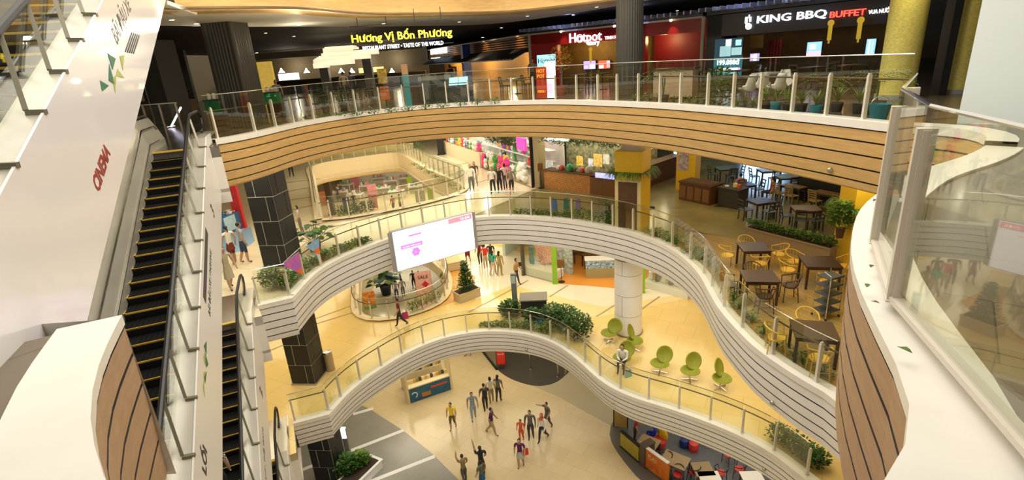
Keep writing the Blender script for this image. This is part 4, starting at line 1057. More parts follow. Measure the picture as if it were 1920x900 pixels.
for k in (.2, .5, .8):
    p = mar.o+mar.d*mar.L*k+mar.n*1.2; point('udon_light', (p.x, p.y, 17.8), 330, (1, .70, .34), .15)
for px, py in ((784, 131), (822, 133), (850, 133)):
    r = mar.rect(px-5, py-8, px+5, py+8, 3.0); o = mar.o+mar.d*r[0]+mar.n*3.05+Vector((0, 0, r[2]))
    tt = thing('wall_picture', {784: 'dark framed picture nearest the pale pillar on the orange wall', 822: 'middle dark framed picture on the orange wall', 850: 'small framed picture on the orange wall beside the blue column'}[px], 'picture', o, mar.rz)
    MB().box(((r[1]-r[0])/2, 0, (r[3]-r[2])/2), (r[1]-r[0], .05, r[3]-r[2])).build('picture_frame', BLACK, tt); MB().box(((r[1]-r[0])/2, -.03, (r[3]-r[2])/2), ((r[1]-r[0])*.6, .02, (r[3]-r[2])*.6)).build('print', mat('print_amber', (.4, .22, .05), .6, noise=.6, nscale=5), tt)
for px0, px1, top, m_, l_, nm in ((757, 782, 103, mat('taupe_pillar', (.42, .36, .29), .5), 'pale taupe pillar at the corner of the udon restaurant', 'pillar'), (875, 884, 122, mat('blue_pillar', (.03, .08, .45), .5), 'blue square column in front of the udon counter', 'pillar')):
    r = mar.rect(px0, top, px1, 175, -.5); p = mar.o+mar.d*((r[0]+r[1])/2)-mar.n*.6
    tag(MB().box((0, 0, 1.45), (max(.35, r[1]-r[0]), .6, 2.9)).box((0, 0, .05), (max(.35, r[1]-r[0])+.1, .7, .1)).build(nm, m_, None, (p.x, p.y, 15.9), mar.rz), l_, 'pillar')
# street name sign
a, b = PY(658, 71, 21), PY(849, 68, 21); sf = frame(a.xy, b.xy, a.z)
t = thing('hanging_sign', 'yellow lit Vietnamese street name sign hanging from the dark ceiling', 'sign', sf.o, sf.rz); W_ = sf.L
def fit(s, w_, h, u, z, m, parent, bold=.0, ext=.03, dep=0, TM=None):
    cu = text('sign_lettering', s, 1, m, Matrix.Identity(4), parent, ext, bold=bold); xs = [v.co.x for v in cu.data.vertices]; ys_ = [v.co.y for v in cu.data.vertices]
    cu.data.transform((TM or sf.TM)(u, z, dep) @ Matrix.Diagonal((w_/(max(xs)-min(xs)), h/(max(ys_)-min(ys_)), 1, 1)) @ Matrix.Translation((-(max(xs)+min(xs))/2, -(max(ys_)+min(ys_))/2, 0))); return cu
dz_ = b.z-a.z
lab(fit('Hương Vị Bốn Phương', W_*.99, .44, W_*.5, .06+dz_/2, emat('sign_yellow_glow', (1, .78, .05), 1.8), t, .012), 'yellow glowing letters')
lab(fit('RESTAURANT STREET • TASTE OF THE WORLD', W_*.80, .14, W_*.5, -.30+dz_/2, lm, t, .004), 'small white letters')
MB().box((W_/2, .05, .38), (W_, .04, .03)).box((W_/2, .05, -.17), (W_, .04, .03)).box((W_/2, .05, -.42), (W_, .04, .03)).build('carrier_frame', BLACK, t)
for u in (.08, .36, .64, .9): MB().tube([(W_*u, .05, .38), (W_*u, .05, 19.6-sf.o.z)], .015, 5).build('hanging_rod', BLACK, t)
# far food court
ff = frame(PY(470, 170, 50).xy, PY(800, 150, 50).xy, 15.9)
t = thing('food_court_counter', 'long lit food court counter far behind at the left, with hanging lamps', 'counter', ff.o, ff.rz); L_ = ff.L
OLV = mat('olive_wall', (.15, .12, .07), .6, noise=.2)
MB().box((L_/2, 2.5, 2.0), (L_, .1, 4.0)).build('back_wall', OLV, t); MB().box((L_/2, 0, .55), (L_, .7, 1.1)).build('counter_front', mat('counter_dark', (.06, .05, .04), .5), t)
MB().box((L_/2, 0, 1.12), (L_, .8, .06)).build('counter_top', mat('counter_tan', (.4, .28, .14), .4), t)
MB().box((L_/2, .2, 3.3), (L_, .3, .55)).build('bulkhead', mat('bulkhead_grey', (.28, .24, .18), .6), t)
for px in (528, 575, 606, 640, 660, 735):
    q = ff.uv(px, 134, 1.0); MB().lathe([(.28, -.12), (.12, .12), (.03, .3)], (q[0], 1.0, q[1]), 14).build('pendant_lamp', LAMP, t)
for px in (540, 610, 680, 740):
    p = ff.o+ff.d*ff.uv(px, 140)[0]; point('food_court_light', (p.x, p.y+1.2, 18.2), 80, (1, .85, .6), .2)
r = ff.rect(521, 139, 562, 152, 2.3); fbox(MB(), r, 2.3, 2.4).build('menu_board', emat('menu_lilac', (.8, .75, 1), 1.6), t)
r = ff.rect(672, 128, 720, 134, 2.3); fbox(MB(), r, 2.3, 2.4).build('menu_board', emat('menu_warm', (1, .7, .3), .8), t)
for px, m_ in ((614, mat('lit_column', (.55, .55, .6), .5)), (695, mat('lit_column', (.55, .55, .6), .5))):
    q = ff.uv(px, 160, -.8); MB().box((q[0], -.8, 1.6), (.75, .6, 3.2)).build('service_column', m_, t)
# luminous ceiling boxes
LBX = emat('lightbox_warm', (1, .82, .55), .85); lb = None
for i, (px, py, w_, h_, Y) in enumerate([(640, 93, 50, 8, 27), (640, 101, 56, 6, 29), (690, 98, 30, 9, 30), (632, 108, 58, 6, 31), (675, 107, 30, 8, 32), (615, 113, 40, 6, 35), (628, 117, 60, 11, 36), (603, 123, 20, 10, 40), (640, 92, 46, 5, 34), (625, 120, 30, 6, 38)]):
    p = PY(px, py, Y); s = Y/F*1.05
    o = MB().box((0, 0, 0), (w_*s, 1.2, max(.14, h_*s*.75))).box((0, 0, h_*s*.45), (w_*s*.9, 1.0, .08)).build('ceiling_lightbox', LBX, None, p, R(3)) 
    tag(o, 'warm luminous box hanging in the stepped cluster under the dark ceiling', 'light', 'luminous ceiling boxes')
a_ = PY(650, 90, 30); area('lightbox_cluster_light', (a_.x, 31, 18.6), 5, 8, 60, (1, .85, .6))
# dark wall blocks at the far left of level 3, with an amber lit wall
def blk(px0, px1, ytop, Y, m, label, cat='wall panel', nm='wall_panel', h=None, th=.3):
    a, b = PY(px0, ytop, Y), PY(px1, ytop, Y); h = h or a.z-15.9
    return tag(MB().box((0, 0, h/2), ((b-a).length, th, h)).box((0, -th/2, .06), ((b-a).length, .06, .12)).build(nm, m, None, ((a.x+b.x)/2, Y, 15.9), R(2)), label, cat)
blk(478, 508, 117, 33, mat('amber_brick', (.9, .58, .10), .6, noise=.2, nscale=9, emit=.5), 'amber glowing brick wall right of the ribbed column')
blk(400, 410, 118, 34, emat('amber_strip', (1, .6, .06), .9), 'narrow glowing amber panel between the two dark columns')
blk(392, 404, 103, 33.6, emat('red_sign_lit', (.6, .05, .04), .8), 'small red lit sign between the two dark columns', 'sign', 'lit_sign')
blk(250, 345, 100, 36, DARK, 'black screen wall far left behind the planter')
# cinema-side planter left
PLW = mat('planter_wood', (.30, .19, .09), .5, noise=.2)
a, b = P(262, 208, 15.9), P(362, 203, 15.9)
# timber planter bench
def planter(a, b, h, w_, label, m, z=15.9, nshr=6, mats=LG[:2], lsz=.25, blade=0, n=120, shl='leafy plant growing in the planter', grp=None):
    d = (V(b[:2])-V(a[:2])); L_ = d.length; rz = math.atan2(d.y, d.x); t = thing('planter', label, 'planter', (a[0], a[1], z), rz)
    mb = MB().box((L_/2, 0, h/2), (L_, w_, h)).box((L_/2, -w_/2, h), (L_+.06, .06, .05)).box((L_/2, w_/2, h), (L_+.06, .06, .05)).box((0, 0, h), (.06, w_, .05)).box((L_, 0, h), (.06, w_, .05)); mb.build('trough', m, t)
    MB().box((L_/2, 0, h-.01), (L_-.08, w_-.08, .04)).build('soil', SOIL, t)
    for k in range(nshr):
        u = L_*(k+.5)/nshr; p = V(a[:2])+d.normalized()*u
        shrub((p.x, p.y, z+h), shl, L_/nshr*.62, w_*.5, lsz, n, .09, mats, grp or shl, rnd.uniform(0, 3), blade)
    return t
planter(P(262, 216, 15.9), P(365, 213, 15.9), .75, .5, 'timber planter at the escalator head with yellow-green plants', PLW, 15.9, 5, LY+LG[2:], .32, 14, 60, 'straggly yellow-green plant in the timber planter by the escalator', 'plants in the timber planter')
for i, (px, py) in enumerate([(338, 198), (300, 205)]):
    p = P(px, py+22, 15.9)
# glass enclosure at the escalator head
t = thing('glass_enclosure', 'small glass enclosure with steel posts behind the top of the empty escalator', 'railing', P(255, 262, 15.9))
for k in range(4): MB().box((k*.55, 0, .55), (.05, .05, 1.1)).build('post', STEEL, t)
for k in range(3): MB().box((.275+k*.55, 0, .56), (.48, .015, .98)).build('glass_pane', GLASS, t)
MB().box((.83, 0, 1.11), (1.75, .06, .04)).build('top_rail', STEEL, t)
tag(MB().bar((0, 0, 0), (.95, -.6, .75), .05, .05).bar((-.1, .05, 0), (.1, -.05, .02), .2, .02).build('light_tube', emat('violet_white_tube', (.8, .75, 1), 3), None, P(352, 240, 15.9)+Vector((-1.0, .6, .05))), 'slanting white-violet light tube behind the escalator head', 'light')
# green counters
GRN = mat('bright_green', (.005, .30, .07), .5)
for (px, py, w_, l_) in ((512, 216, .62, 'bright green counter block right of the ribbed column'), (405, 238, .62, 'bright green counter block left of the ribbed column')):
    p = P(px, py, 15.9); tt = thing('counter_block', l_, 'counter', (p.x, p.y+.4, 15.9), R(-6))
    MB().box((0, 0, .72), (w_, .5, .5)).build('green_front', GRN, tt); MB().box((0, .05, .24), (w_*.92, .42, .48)).build('base', mat('red_brown_base', (.12, .03, .02), .6), tt); MB().box((0, 0, .99), (w_+.06, .56, .04)).build('top', BLACK, tt)
    for k in range(3):
        tag(MB().lathe([(.07, 0), (.09, .02), (.085, .17), (.06, .2)], seg=12).ball((0, 0, .2), (.06, .06, .04)).build('jar', [mat('jar_clear', (.7, .7, .65), .2)], None, (p.x-.2+k*.2, p.y+.4, 16.91)), ('glass jar standing on the green counter ' + ('right' if px > 450 else 'left') + ' of the ribbed column'), 'jar', 'jars on the green counters %s' % ('right' if px > 450 else 'left'))
# tables, chairs and bar stools of level 3
DKW = mat('dark_wood', (.07, .035, .018), .4, noise=.3, nscale=3, stretch=(1, 6, 1)); PALEW = mat('pale_grey_shell', (.55, .53, .48), .4)
tb = ch = None
grpT, grpC = 'dark tables behind the upper balustrade', 'dark chairs behind the upper balustrade'
for px, py in [(590, 195), (650, 187), (712, 180), (1010, 172), (1085, 170), (1130, 168), (1260, 172), (1310, 172), (970, 176), (1380, 172), (1520, 168), (1590, 165), (800, 176)]:
    p = P(px, py, 15.9)
    if tb is None: tb = table(p, .3, 'dark café table behind the upper glass balustrade', .75, .75, .76, DKW, BLACK, 'ped', grpT)
    else: copy_tree(tb, p, rnd.uniform(0, 1.5))
    for a in (0.2, PI+.3):
        q = p+Vector((.62*math.cos(a), .62*math.sin(a), 0)); rz = a+PI/2
        if ch is None: ch = chair_side(q, rz, 'dark slat-backed chair behind the upper glass balustrade', CHAR, None, grpC, 3)
        else: copy_tree(ch, q, rz)
sc0 = None
for px, py, rz in [(1396, 199, .3), (1424, 193, -.2), (1452, 197, .1), (1470, 188, 2.8)]:
    p = P(px, py, 15.9)
    if sc0 is None: sc0 = chair_shell(p, rz, 'pale grey shell chair behind the upper glass in front of the KING BBQ boards', PALEW, 'pale shell chairs')
    else: copy_tree(sc0, p, rz)
for px, py, l_ in ((1436, 180, 'pale square table among the pale shell chairs'),): table(P(px, py, 15.9), .4, l_, .7, .7, .74, PALEW, STEEL, 'ped')
st0 = None
for k in range(7):
    p = P(615+k*15, 200-k*1.2, 15.9)
    if st0 is None:
        st0 = thing('bar_stool', 'tall slim bar stool by the food court rail', 'stool', p, 0, 'bar stools at the food court')
        MB().lathe([(.17, 0), (.17, .04)], (0, 0, .72), 16).build('seat', DKW, st0)
        for a in range(4): MB().tube([(.2*math.cos(a*PI/2+.78), .2*math.sin(a*PI/2+.78), 0), (.1*math.cos(a*PI/2+.78), .1*math.sin(a*PI/2+.78), .72)], .014, 5).build('leg', CHROME, st0)
        MB().tube([(.16*math.cos(x), .16*math.sin(x), .28) for x in [2*PI*k/14 for k in range(14)]], .01, 5, closed=True).build('foot_ring', CHROME, st0)
    else: copy_tree(st0, p)
# counters, boards, boxes
t = thing('service_counter', 'grey-green rounded service counter left of the lit menu desk', 'counter', P(818, 190, 15.9)+Vector((0, .3, 0)), R(5))
MB().box((0, 0, .5), (1.5, .6, 1.0)).build('body', mat('dark_green_counter', (.05, .06, .045), .5), t); MB().box((0, 0, 1.08), (1.55, .7, .18)).build('hood', mat('hood_grey', (.32, .33, .27), .4), t)
t = thing('menu_desk', 'sloping menu desk with pale blue lit panels in front of the udon counter', 'desk', P(862, 192, 15.9)+Vector((0, .2, 0)), R(5))
MB().box((0, 0, .38), (.9, .4, .76)).build('body', CHAR, t)
for k in range(2): MB().add([(-.42+k*.43, -.3, .80), (-.02+k*.43, -.3, .80), (.03+k*.43, .2, 1.08), (-.37+k*.43, .2, 1.08), (-.42+k*.43, -.28, .76), (-.02+k*.43, -.28, .76), (.03+k*.43, .22, 1.04), (-.37+k*.43, .22, 1.04)], [(0, 1, 2, 3), (4, 5, 6, 7), (0, 1, 5, 4), (1, 2, 6, 5), (2, 3, 7, 6), (3, 0, 4, 7)]).build('lit_panel', SC, t)
p = P(768, 203, 15.9); t = thing('direction_totem', 'tall teal and orange direction totem in front of the taupe pillar', 'sign', p, R(4))
MB().box((0, 0, .7), (.26, .12, 1.4)).build('teal_body', mat('teal_panel', (.02, .30, .36), .5), t); MB().box((0, 0, 1.6), (.26, .12, .4)).build('cap_panel', mat('totem_orange', (.55, .3, .15), .5), t)
p = P(712, 205, 15.9)+Vector((0, 1.5, 0)); t = thing('standing_poster', 'yellow and orange standing poster beside the food court entrance', 'sign', p, R(3))
MB().box((0, 0, 1.35), (.42, .05, .65)).build('yellow_panel', mat('poster_yellow', (.65, .42, .04), .5, noise=.6, nscale=8, col2=(.2, .1, .02), emit=.3), t); MB().box((0, 0, .6), (.42, .05, .6)).build('orange_panel', mat('poster_orange', (.6, .14, .03), .5, emit=.2), t); MB().box((0, .1, .5), (.05, .05, 1.0)).build('stand', BLACK, t)
p = P(1017, 188, 15.9); t = thing('standing_banner', 'red banner stand with orange lettering at the red restaurant corner', 'sign', p, hot.rz)
MB().box((0, 0, .68), (.5, .04, 1.25)).build('banner_panel', mat('banner_red', (.42, .03, .01), .5, emit=.25), t)
text('banner_lettering', 'HOT\nPOT', .2, emat('banner_orange', (1, .42, .02), .8), Matrix(((1, 0, 0, 0), (0, 0, -1, -.03), (0, 1, 0, 1.05), (0, 0, 0, 1))), t, .005); text('banner_lettering', 'MENU', .14, emat('banner_orange', (1, .42, .02), .8), Matrix(((1, 0, 0, 0), (0, 0, -1, -.03), (0, 1, 0, .35), (0, 0, 0, 1))), t, .005); MB().box((0, .05, .05), (.3, .3, .04)).build('foot', BLACK, t)
p = P(1035, 187, 15.9)+Vector((0, .3, 0)); t = thing('lit_menu_column', 'glowing white menu column with pink print beside the red banner stand', 'sign', p, hot.rz)
MB().box((0, 0, .75), (.44, .12, 1.5)).build('lit_face', emat('menu_white', (.9, .9, 1), 1.8), t); MB().box((0, -.07, 1.1), (.36, .02, .3)).box((0, -.07, .45), (.34, .02, .4)).build('print', SP, t); MB().box((0, 0, .03), (.5, .2, .06)).build('foot', BLACK, t)
p = P(1283, 190, 15.9)+Vector((0, 1, 0)); t = thing('timber_screen', 'low tan timber service box at the right end of the red restaurant', 'cabinet', p, hot.rz)
MB().box((0, 0, .55), (1.4, .5, .9)).build('body', mat('tan_timber', (.38, .27, .17), .6, noise=.2), t); MB().box((0, 0, 1.02), (1.5, .6, .05)).build('top', DKW, t)
p = P(1056, 180, 15.9)+Vector((0, .6, 0)); t = thing('blossom_tree', 'yellow blossom tree with orange tags at the red restaurant entrance', 'plant', p)
mb = MB(); leaves(mb, (0, 0, 1.55), (.5, .45, .6), 420, .10, 3, .1); mb.build('blossom', LY+[mat('blossom_orange', (.6, .14, .02), .6)], t)
MB().tube([(0, 0, .3), (.03, 0, .9), (-.1, 0, 1.7)], [.04, .03, .01], 6).tube([(.02, 0, .8), (.25, .1, 1.6)], [.02, .008], 5).build('trunk', mat('bark', (.12, .07, .04), .8), t); pot_mb(.24, .4).build('pot', mat('pot_red', (.25, .05, .03), .5), t)
for (px, py, sz, k, l_) in [(1243, 196, 1.3, 'palm', 'palm in front of the red restaurant opening'), (645, 205, .9, 'leafy', 'dark leafy potted shrub in the food court'), (612, 212, .8, 'leafy', 'second dark potted shrub nearer the bar stools'), (1540, 205, .9, 'palm', 'small palm in front of the dark restaurant'), (1640, 215, 1.1, 'palm', 'palm beside the foot of the yellow column')]:
    potted(P(px, py, 15.9), l_, k, .18, .3, sz)
g = 'low planting along the upper glass'
for k in range(18):
    px = 1180+k*15; py = 194+max(0, (px-1200))*.055; q = P(px, py, 15.9)+Vector((.25, .35, 0))
    if abs(px-1345) < 26: continue
    shrub(q, 'low grassy clump growing just behind the upper glass right of the ribbed round column', .2, .18, .14, 20, .08, LG[:3], g, 0, 34)
for k in range(12):
    px = 560+k*33; py = 236-(px-560)*.09; q = P(px, py-6, 15.9)+Vector((.1, .5, 0))
    shrub(q, 'dark low plant growing just behind the upper glass on the left half', .3, .25, .12, 70, .09, LG[:2], 'dark planting along the upper glass left', 0, 12)
shrub(P(1345, 203, 15.9)+Vector((.2, .4, 0)), 'big round dark bush behind the upper glass below the 199 board', .5, .45, .55, 700, .12, LG[:2])
BLUEP = mat('pot_blue', (.05, .28, .38), .4)
fp = None
for i, (px, py, m_) in enumerate([(1452, 213, BLUEP), (1475, 215, CHAR), (1500, 218, CHAR), (1528, 222, BLUEP), (1432, 211, CHAR), (1568, 216, CHAR), (1610, 220, CHAR)]):
    potted(P(px, py-4, 15.9)+Vector((.15, .25, 0)), ['fern in a pale blue pot behind the upper glass, leftmost of the blue pots', 'fern in a black pot right of the leftmost blue pot', 'fern in a black pot left of the second blue pot', 'fern in a pale blue pot just left of the slim post', 'fern in a black pot at the left end of the fern row', 'dark fern between two tall posts of the upper glass', 'dark fern left of the blue bucket'][i], 'fern', .14, .22, .5, m_, 'ferns behind the upper glass', LG[:2]+LG[2:])
t = thing('bucket', 'pale blue bucket on the dark floor behind the upper glass at the right', 'bucket', P(1648, 228, 15.9)+Vector((.15, .25, 0))); MB().lathe([(.15, 0), (.2, .32), (.21, .33), (.19, .33), (.14, .02), (.001, .02)], seg=20).build('pail', BLUEP, t, smooth=True); MB().tube([(.2*math.cos(x), .0, .33+.16*math.sin(x)) for x in [PI*k/8 for k in range(9)]], .008, 5).build('handle', STEEL, t)
shrub(P(1683, 232, 15.9)+Vector((.3, .3, 0)), 'yellow-green spiky plant at the foot of the yellow column', .2, .2, .3, 30, .08, LG[2:]+LY[:1], None, 0, 40)
# ================================================================ FLOOR ZONES
def zone(pts, lv, m, h=.006):
    q = [P(*p, lv=lv).xy for p in pts]; return struct(MB().prism([tuple(p) for p in q], LV[lv], LV[lv]+h).build('floor', m))
def zoneP(q, lv, m, h=.006): return struct(MB().prism([tuple(p) for p in q], LV[lv], LV[lv]+h).build('floor', m))
def inset(path, d): return [tuple(p) for p in off([V(p) for p in path], -d)]
CONC = mat('polished_concrete', (.33, .28, .11), .22, noise=.35, nscale=.8, col2=(.20, .18, .085))
DECK = tiles('timber_deck', (.52, .35, .10), (.42, .28, .08), (.16, .10, .03), 1.1, .16, .35, 1.15, .006, .3)
e2in = inset(E2p, .36)
idx = min(range(len(E2p)), key=lambda i: abs(proj((*E2p[i], 10.6))[0]-893) if E2p[i].y > 15 else 1e9)
cz = [P(893, 402, lv=2).xy, P(1000, 356, lv=2).xy, V((14, 52)), V((25, 52)), V((25, 3)), V((7.2, 3)), V((7.0, 9))]
zoneP([tuple(p) for p in cz]+e2in[idx:][::-1], 2, CONC, .006)
i2 = min(range(len(E2p)), key=lambda i: abs(proj((*E2p[i], 10.6))[0]-1290)+ (0 if E2p[i].x > 0 else 999))
zoneP([tuple(P(1300, 436, lv=2).xy), tuple(P(1400, 452, lv=2).xy), tuple(P(1600, 512, lv=2).xy), (12.5, 12), (12, 6), (7.3, 6), (6.9, 9)]+e2in[i2:][::-1], 2, DECK, .02)
LB = mat('dark_floor_line', (.30, .24, .14), .3)
def fline(a, b, lv, w_=.09, m=LB):
    p, q = P(*a, lv=lv), P(*b, lv=lv); z = Vector((0, 0, .009)); return struct(MB().bar(p+z, q+z, w_, .006).build('trim_5', m))
for a, b in (((520, 345), (600, 335)), ((525, 362), (600, 348)), ((525, 378), (606, 366)), ((540, 395), (600, 382)), ((545, 432), (700, 396)), ((548, 445), (735, 398)), ((893, 402), (1000, 356)), ((865, 352), (925, 333)), ((820, 318), (900, 300))): fline(a, b, 2)
fline((998, 352), (840, 289), 2, .16)
WH = mat('lit_floor_patch', (.88, .82, .66), .12, coat=.2)  # floor whitened by the lighting, painted in as a paler colour
zone([(880, 580), (1065, 520), (1100, 535), (1290, 560), (1120, 595), (1000, 598), (930, 592)], 1, mat('yellow_pale_zone', (.88, .72, .38), .12), .005)
zone([(785, 470), (905, 455), (1165, 525), (1330, 545), (1130, 575), (1000, 545), (960, 535), (893, 562)], 1, WH, .008)
for a, b in (((878, 586), (965, 540)), ((965, 540), (990, 526)), ((1030, 557), (1065, 535)), ((1118, 594), (1163, 566)), ((1200, 582), (1237, 556)), ((590, 598), (668, 570)), ((590, 608), (675, 582)), ((495, 662), (560, 635))): fline(a, b, 1, .1, mat('band_brown', (.45, .34, .18), .3))
PARQ = mat('orange_parquet', (.78, .42, .10), .3, noise=.15, nscale=2)
zone([(835, 535), (840, 500), (822, 478), (850, 470), (862, 500), (893, 520), (880, 540), (860, 562), (800, 585), (825, 562)], 1, PARQ, .012)
zone([(1040, 532), (1100, 536), (1200, 545), (1300, 520), (1290, 470), (1040, 470)], 1, mat('orange_shop_floor', (.80, .34, .06), .3), .012)
GRY = tiles('grey_stone', (.33, .33, .29), (.31, .31, .28), (.24, .24, .2), 1.2, 1.2, .2, .5, .005, .15)
zone([(470, 870), (480, 800), (560, 765), (640, 745), (690, 765), (757, 808), (810, 850), (862, 902), (860, 990), (560, 1060), (430, 1000)], 0, GRY, .006)
for a, b in (((662, 777), (700, 766)), ((560, 884), (650, 848)), ((640, 852), (757, 807)), ((690, 905), (815, 856))):
    p, q = P(*a, lv=0), P(*b, lv=0); struct(MB().bar(p+Vector((0, 0, .012)), q+Vector((0, 0, .012)), .22, .006).build('trim_5', WHITE))
DGR = mat('dark_grey_stone', (.075, .07, .06), .3, noise=.1)
_q = smooth_path([P(*p, lv=0).xy for p in [(905, 655), (925, 684), (945, 703), (975, 717), (1010, 724), (1040, 718), (1062, 702), (1078, 680), (1080, 650)]], .3)
zoneP([tuple(p) for p in _q]+[tuple(P(1075, 620, lv=0).xy), tuple(P(900, 620, lv=0).xy)], 0, DGR, .02)
zone([(1000, 724), (1050, 745), (1090, 768), (1150, 800), (1180, 760), (1085, 690), (1062, 702), (1040, 720)], 0, mat('greige_stone', (.50, .44, .30), .25), .007)
zone([(1170, 770), (1152, 785), (1145, 800), (1143, 815), (1147, 830), (1156, 846), (1172, 868), (1192, 892), (1230, 925), (1400, 960), (1560, 900), (1460, 860), (1300, 760), (1200, 740)], 0, mat('dark_threshold', (.14, .13, .12), .4), .01)
zone([(1160, 800), (1162, 820), (1215, 880), (1260, 915), (1420, 960), (1560, 900), (1400, 800), (1250, 720)], 0, mat('blue_grey_floor', (.13, .15, .18), .35, noise=.15), .03)
# ================================================================ LEVEL 2
# big screen hung on the white balcony
sa, sb_ = P(739, 452, 10.6).xy, P(890, 413, 10.6).xy; dd_ = (sb_-sa).normalized(); nn_ = V((dd_.y, -dd_.x))
scf = frame(sa+nn_*.75, sb_+nn_*.75, 10.6)
bl, tr, tl_, br = scf.uv(746, 503), scf.uv(885, 403), scf.uv(735, 433), scf.uv(892, 472)
t = thing('led_screen', 'big glowing white and pink advertising screen hanging on the middle white balcony', 'screen', scf.o, scf.rz)
U0, U1 = (bl[0]+tl_[0])/2, (tr[0]+br[0])/2; Z0_, Z1_ = (bl[1]+br[1])/2, (tl_[1]+tr[1])/2; W_, H_ = U1-U0, Z1_-Z0_
MB().box(((U0+U1)/2, .14, (Z0_+Z1_)/2), (W_+.12, .22, H_+.06)).build('cabinet', mat('screen_casing', (.42, .42, .42), .4, .3), t)
MB().box(((U0+U1)/2, .02, (Z0_+Z1_)/2), (W_, .03, H_)).build('display', emat('led_white', (1, .93, .97), 1.02), t)
for x_ in (U1+.12, U0-.1): MB().box((x_, .1, (Z0_+Z1_)/2), (.13, .1, H_)).build('side_frame', mat('screen_casing', (.42, .42, .42), .4, .3), t)
def sp(a, b, c, d, m_, nm='screen_image'): MB().box((U0+W_*(a+b)/2, 0, Z0_+H_*(c+d)/2), (W_*(b-a), .012, H_*(d-c))).build(nm, m_, t)
PK, LPK, LIL = emat('led_pink', (1, .28, .36), .8), emat('led_pale_pink', (1, .66, .72), .82), emat('led_lilac', (.62, .22, .85), .75)
sp(.68, .99, .86, .99, PK); sp(.02, .62, .93, .985, LPK); sp(.07, .33, .52, .62, LIL); sp(.40, .47, .68, .82, LPK); sp(.02, .12, .02, .18, LPK); sp(.18, .33, .80, .84, LIL)
MM = lambda u, z: Matrix(((1, 0, 0, U0+W_*u), (0, 0, -1, -.008), (0, 1, 0, Z0_+H_*z), (0, 0, 0, 1)))
def fitM(s, w_, h, M, m, parent, nm='lettering', ext=.004, bold=0):
    cu = text(nm, s, 1, m, Matrix.Identity(4), parent, ext, bold=bold); xs = [v.co.x for v in cu.data.vertices]; ys_ = [v.co.y for v in cu.data.vertices]
    cu.data.transform(M @ Matrix.Diagonal((w_/(max(xs)-min(xs)), h/(max(ys_)-min(ys_)), 1, 1)) @ Matrix.Translation((-(max(xs)+min(xs))/2, -(max(ys_)+min(ys_))/2, 0))); return cu
fitM('GIẢI PHÁP', W_*.15, H_*.06, MM(.2, .74), LIL, t); fitM('MUA SẮM', W_*.22, H_*.06, MM(.2, .665), LIL, t); fitM('ƯU ĐÃI MỖI NGÀY', W_*.22, H_*.05, MM(.2, .57), emat('led_white', (1, .93, .97), 1.7), t)
fitM('quà tặng mỗi ngày', W_*.34, H_*.035, MM(.68, .76), PK, t); fitM('AEON', W_*.08, H_*.05, MM(.57, .05), emat('led_magenta', (.45, .12, .35), .8), t); fitM('ƯU ĐÃI', W_*.12, H_*.07, MM(.9, .925), emat('led_white', (1, .93, .97), 1.7), t)
mb = MB()
for k in range(6): a = k*PI/3; mb.ball((U0+W_*.24+.11*math.cos(a), 0, Z0_+H_*.38+.11*math.sin(a)), (.09, .012, .09), 0, 10, 6)
mb.build('flower_emblem', LIL, t)
# pennants between posts
PEN = [mat('pennant_violet', (.35, .12, .55), .6, noise=.7, nscale=7, col2=(.7, .15, .35)), mat('pennant_orange', (.85, .16, .03), .6), mat('pennant_blue', (.25, .5, .75), .6, noise=.3, nscale=6)]
def pennant(pts_px, py_ref, label, bands):
    i = min(range(len(E2p)), key=lambda i: (proj((*E2p[i], 10.7))[0]-py_ref)**2 if E2p[i].x < 0 else 1e9)
    a, b = E2p[max(0, i-2)], E2p[i+2]; fr = frame(a, b, 10.7); tt = thing('pennant', label, 'flag', fr.o, fr.rz, 'pennants on the middle balustrade')
    A, B, C = [fr.uv(*p) for p in pts_px]
    A, B, C = [Vector((q[0], -.12, q[1])) for q in (A, B, C)]
    for j, m_ in enumerate(bands):
        t0, t1 = j/len(bands), (j+1)/len(bands); l0, l1 = A.lerp(C, t0), A.lerp(C, t1); r0_, r1_ = B.lerp(C, t0), B.lerp(C, t1); o_ = Vector((0, .012, 0))
        MB().add([l0, r0_, r1_, l1, l0+o_, r0_+o_, r1_+o_, l1+o_], [(0, 1, 2, 3), (4, 5, 6, 7), (0, 1, 5, 4), (3, 2, 6, 7), (0, 3, 7, 4), (1, 2, 6, 5)]).build('cloth_band', PEN[m_], tt)
    MB().tube([A, B], .008, 4).build('cord', GREY, tt)
pennant([(526, 494), (558, 471), (565, 514)], 545, 'violet and orange triangular pennant, lower left of the two on the glass', [0, 0, 1])
pennant([(567, 463), (592, 448), (594, 478)], 580, 'blue and orange triangular pennant, upper right of the two on the glass', [2, 1])
# cookware stall
a, b = P(412, 452, 10.6), P(462, 428, 10.6); ck = frame(a, b, 10.6)
t = thing('shop_stall', 'blue and red cookware stall behind the escalator, sign over shelves of pans', 'stall', ck.o, ck.rz)
L_ = ck.L
BLU = mat('stall_blue', (.03, .13, .30), .4); STR = mat('stall_red', (.60, .03, .03), .4); PBL = mat('pale_blue_print', (.5, .68, .78), .4, noise=.2)
MB().box((L_/2, .5, .45), (L_, .6, .9)).build('counter_base', BLU, t); MB().box((L_*.6, .18, .5), (L_*.4, .04, .7)).build('counter_panel', PBL, t)
MB().box((L_/2, 1.2, 1.7), (L_, .06, 2.0)).build('back_panel', PBL, t); MB().box((L_/2, .4, 2.45), (L_, .1, .35)).build('sign_board', mat('sign_navy', (.01, .02, .05), .4), t)
MB().box((L_/2, .6, 3.0), (L_*1.02, .3, .5), M=Matrix.Rotation(.12, 3, 'Y')).build('top_band', STR, t); MB().box((L_+.08, .3, 1.6), (.16, .5, 3.2)).build('side_post', STR, t)
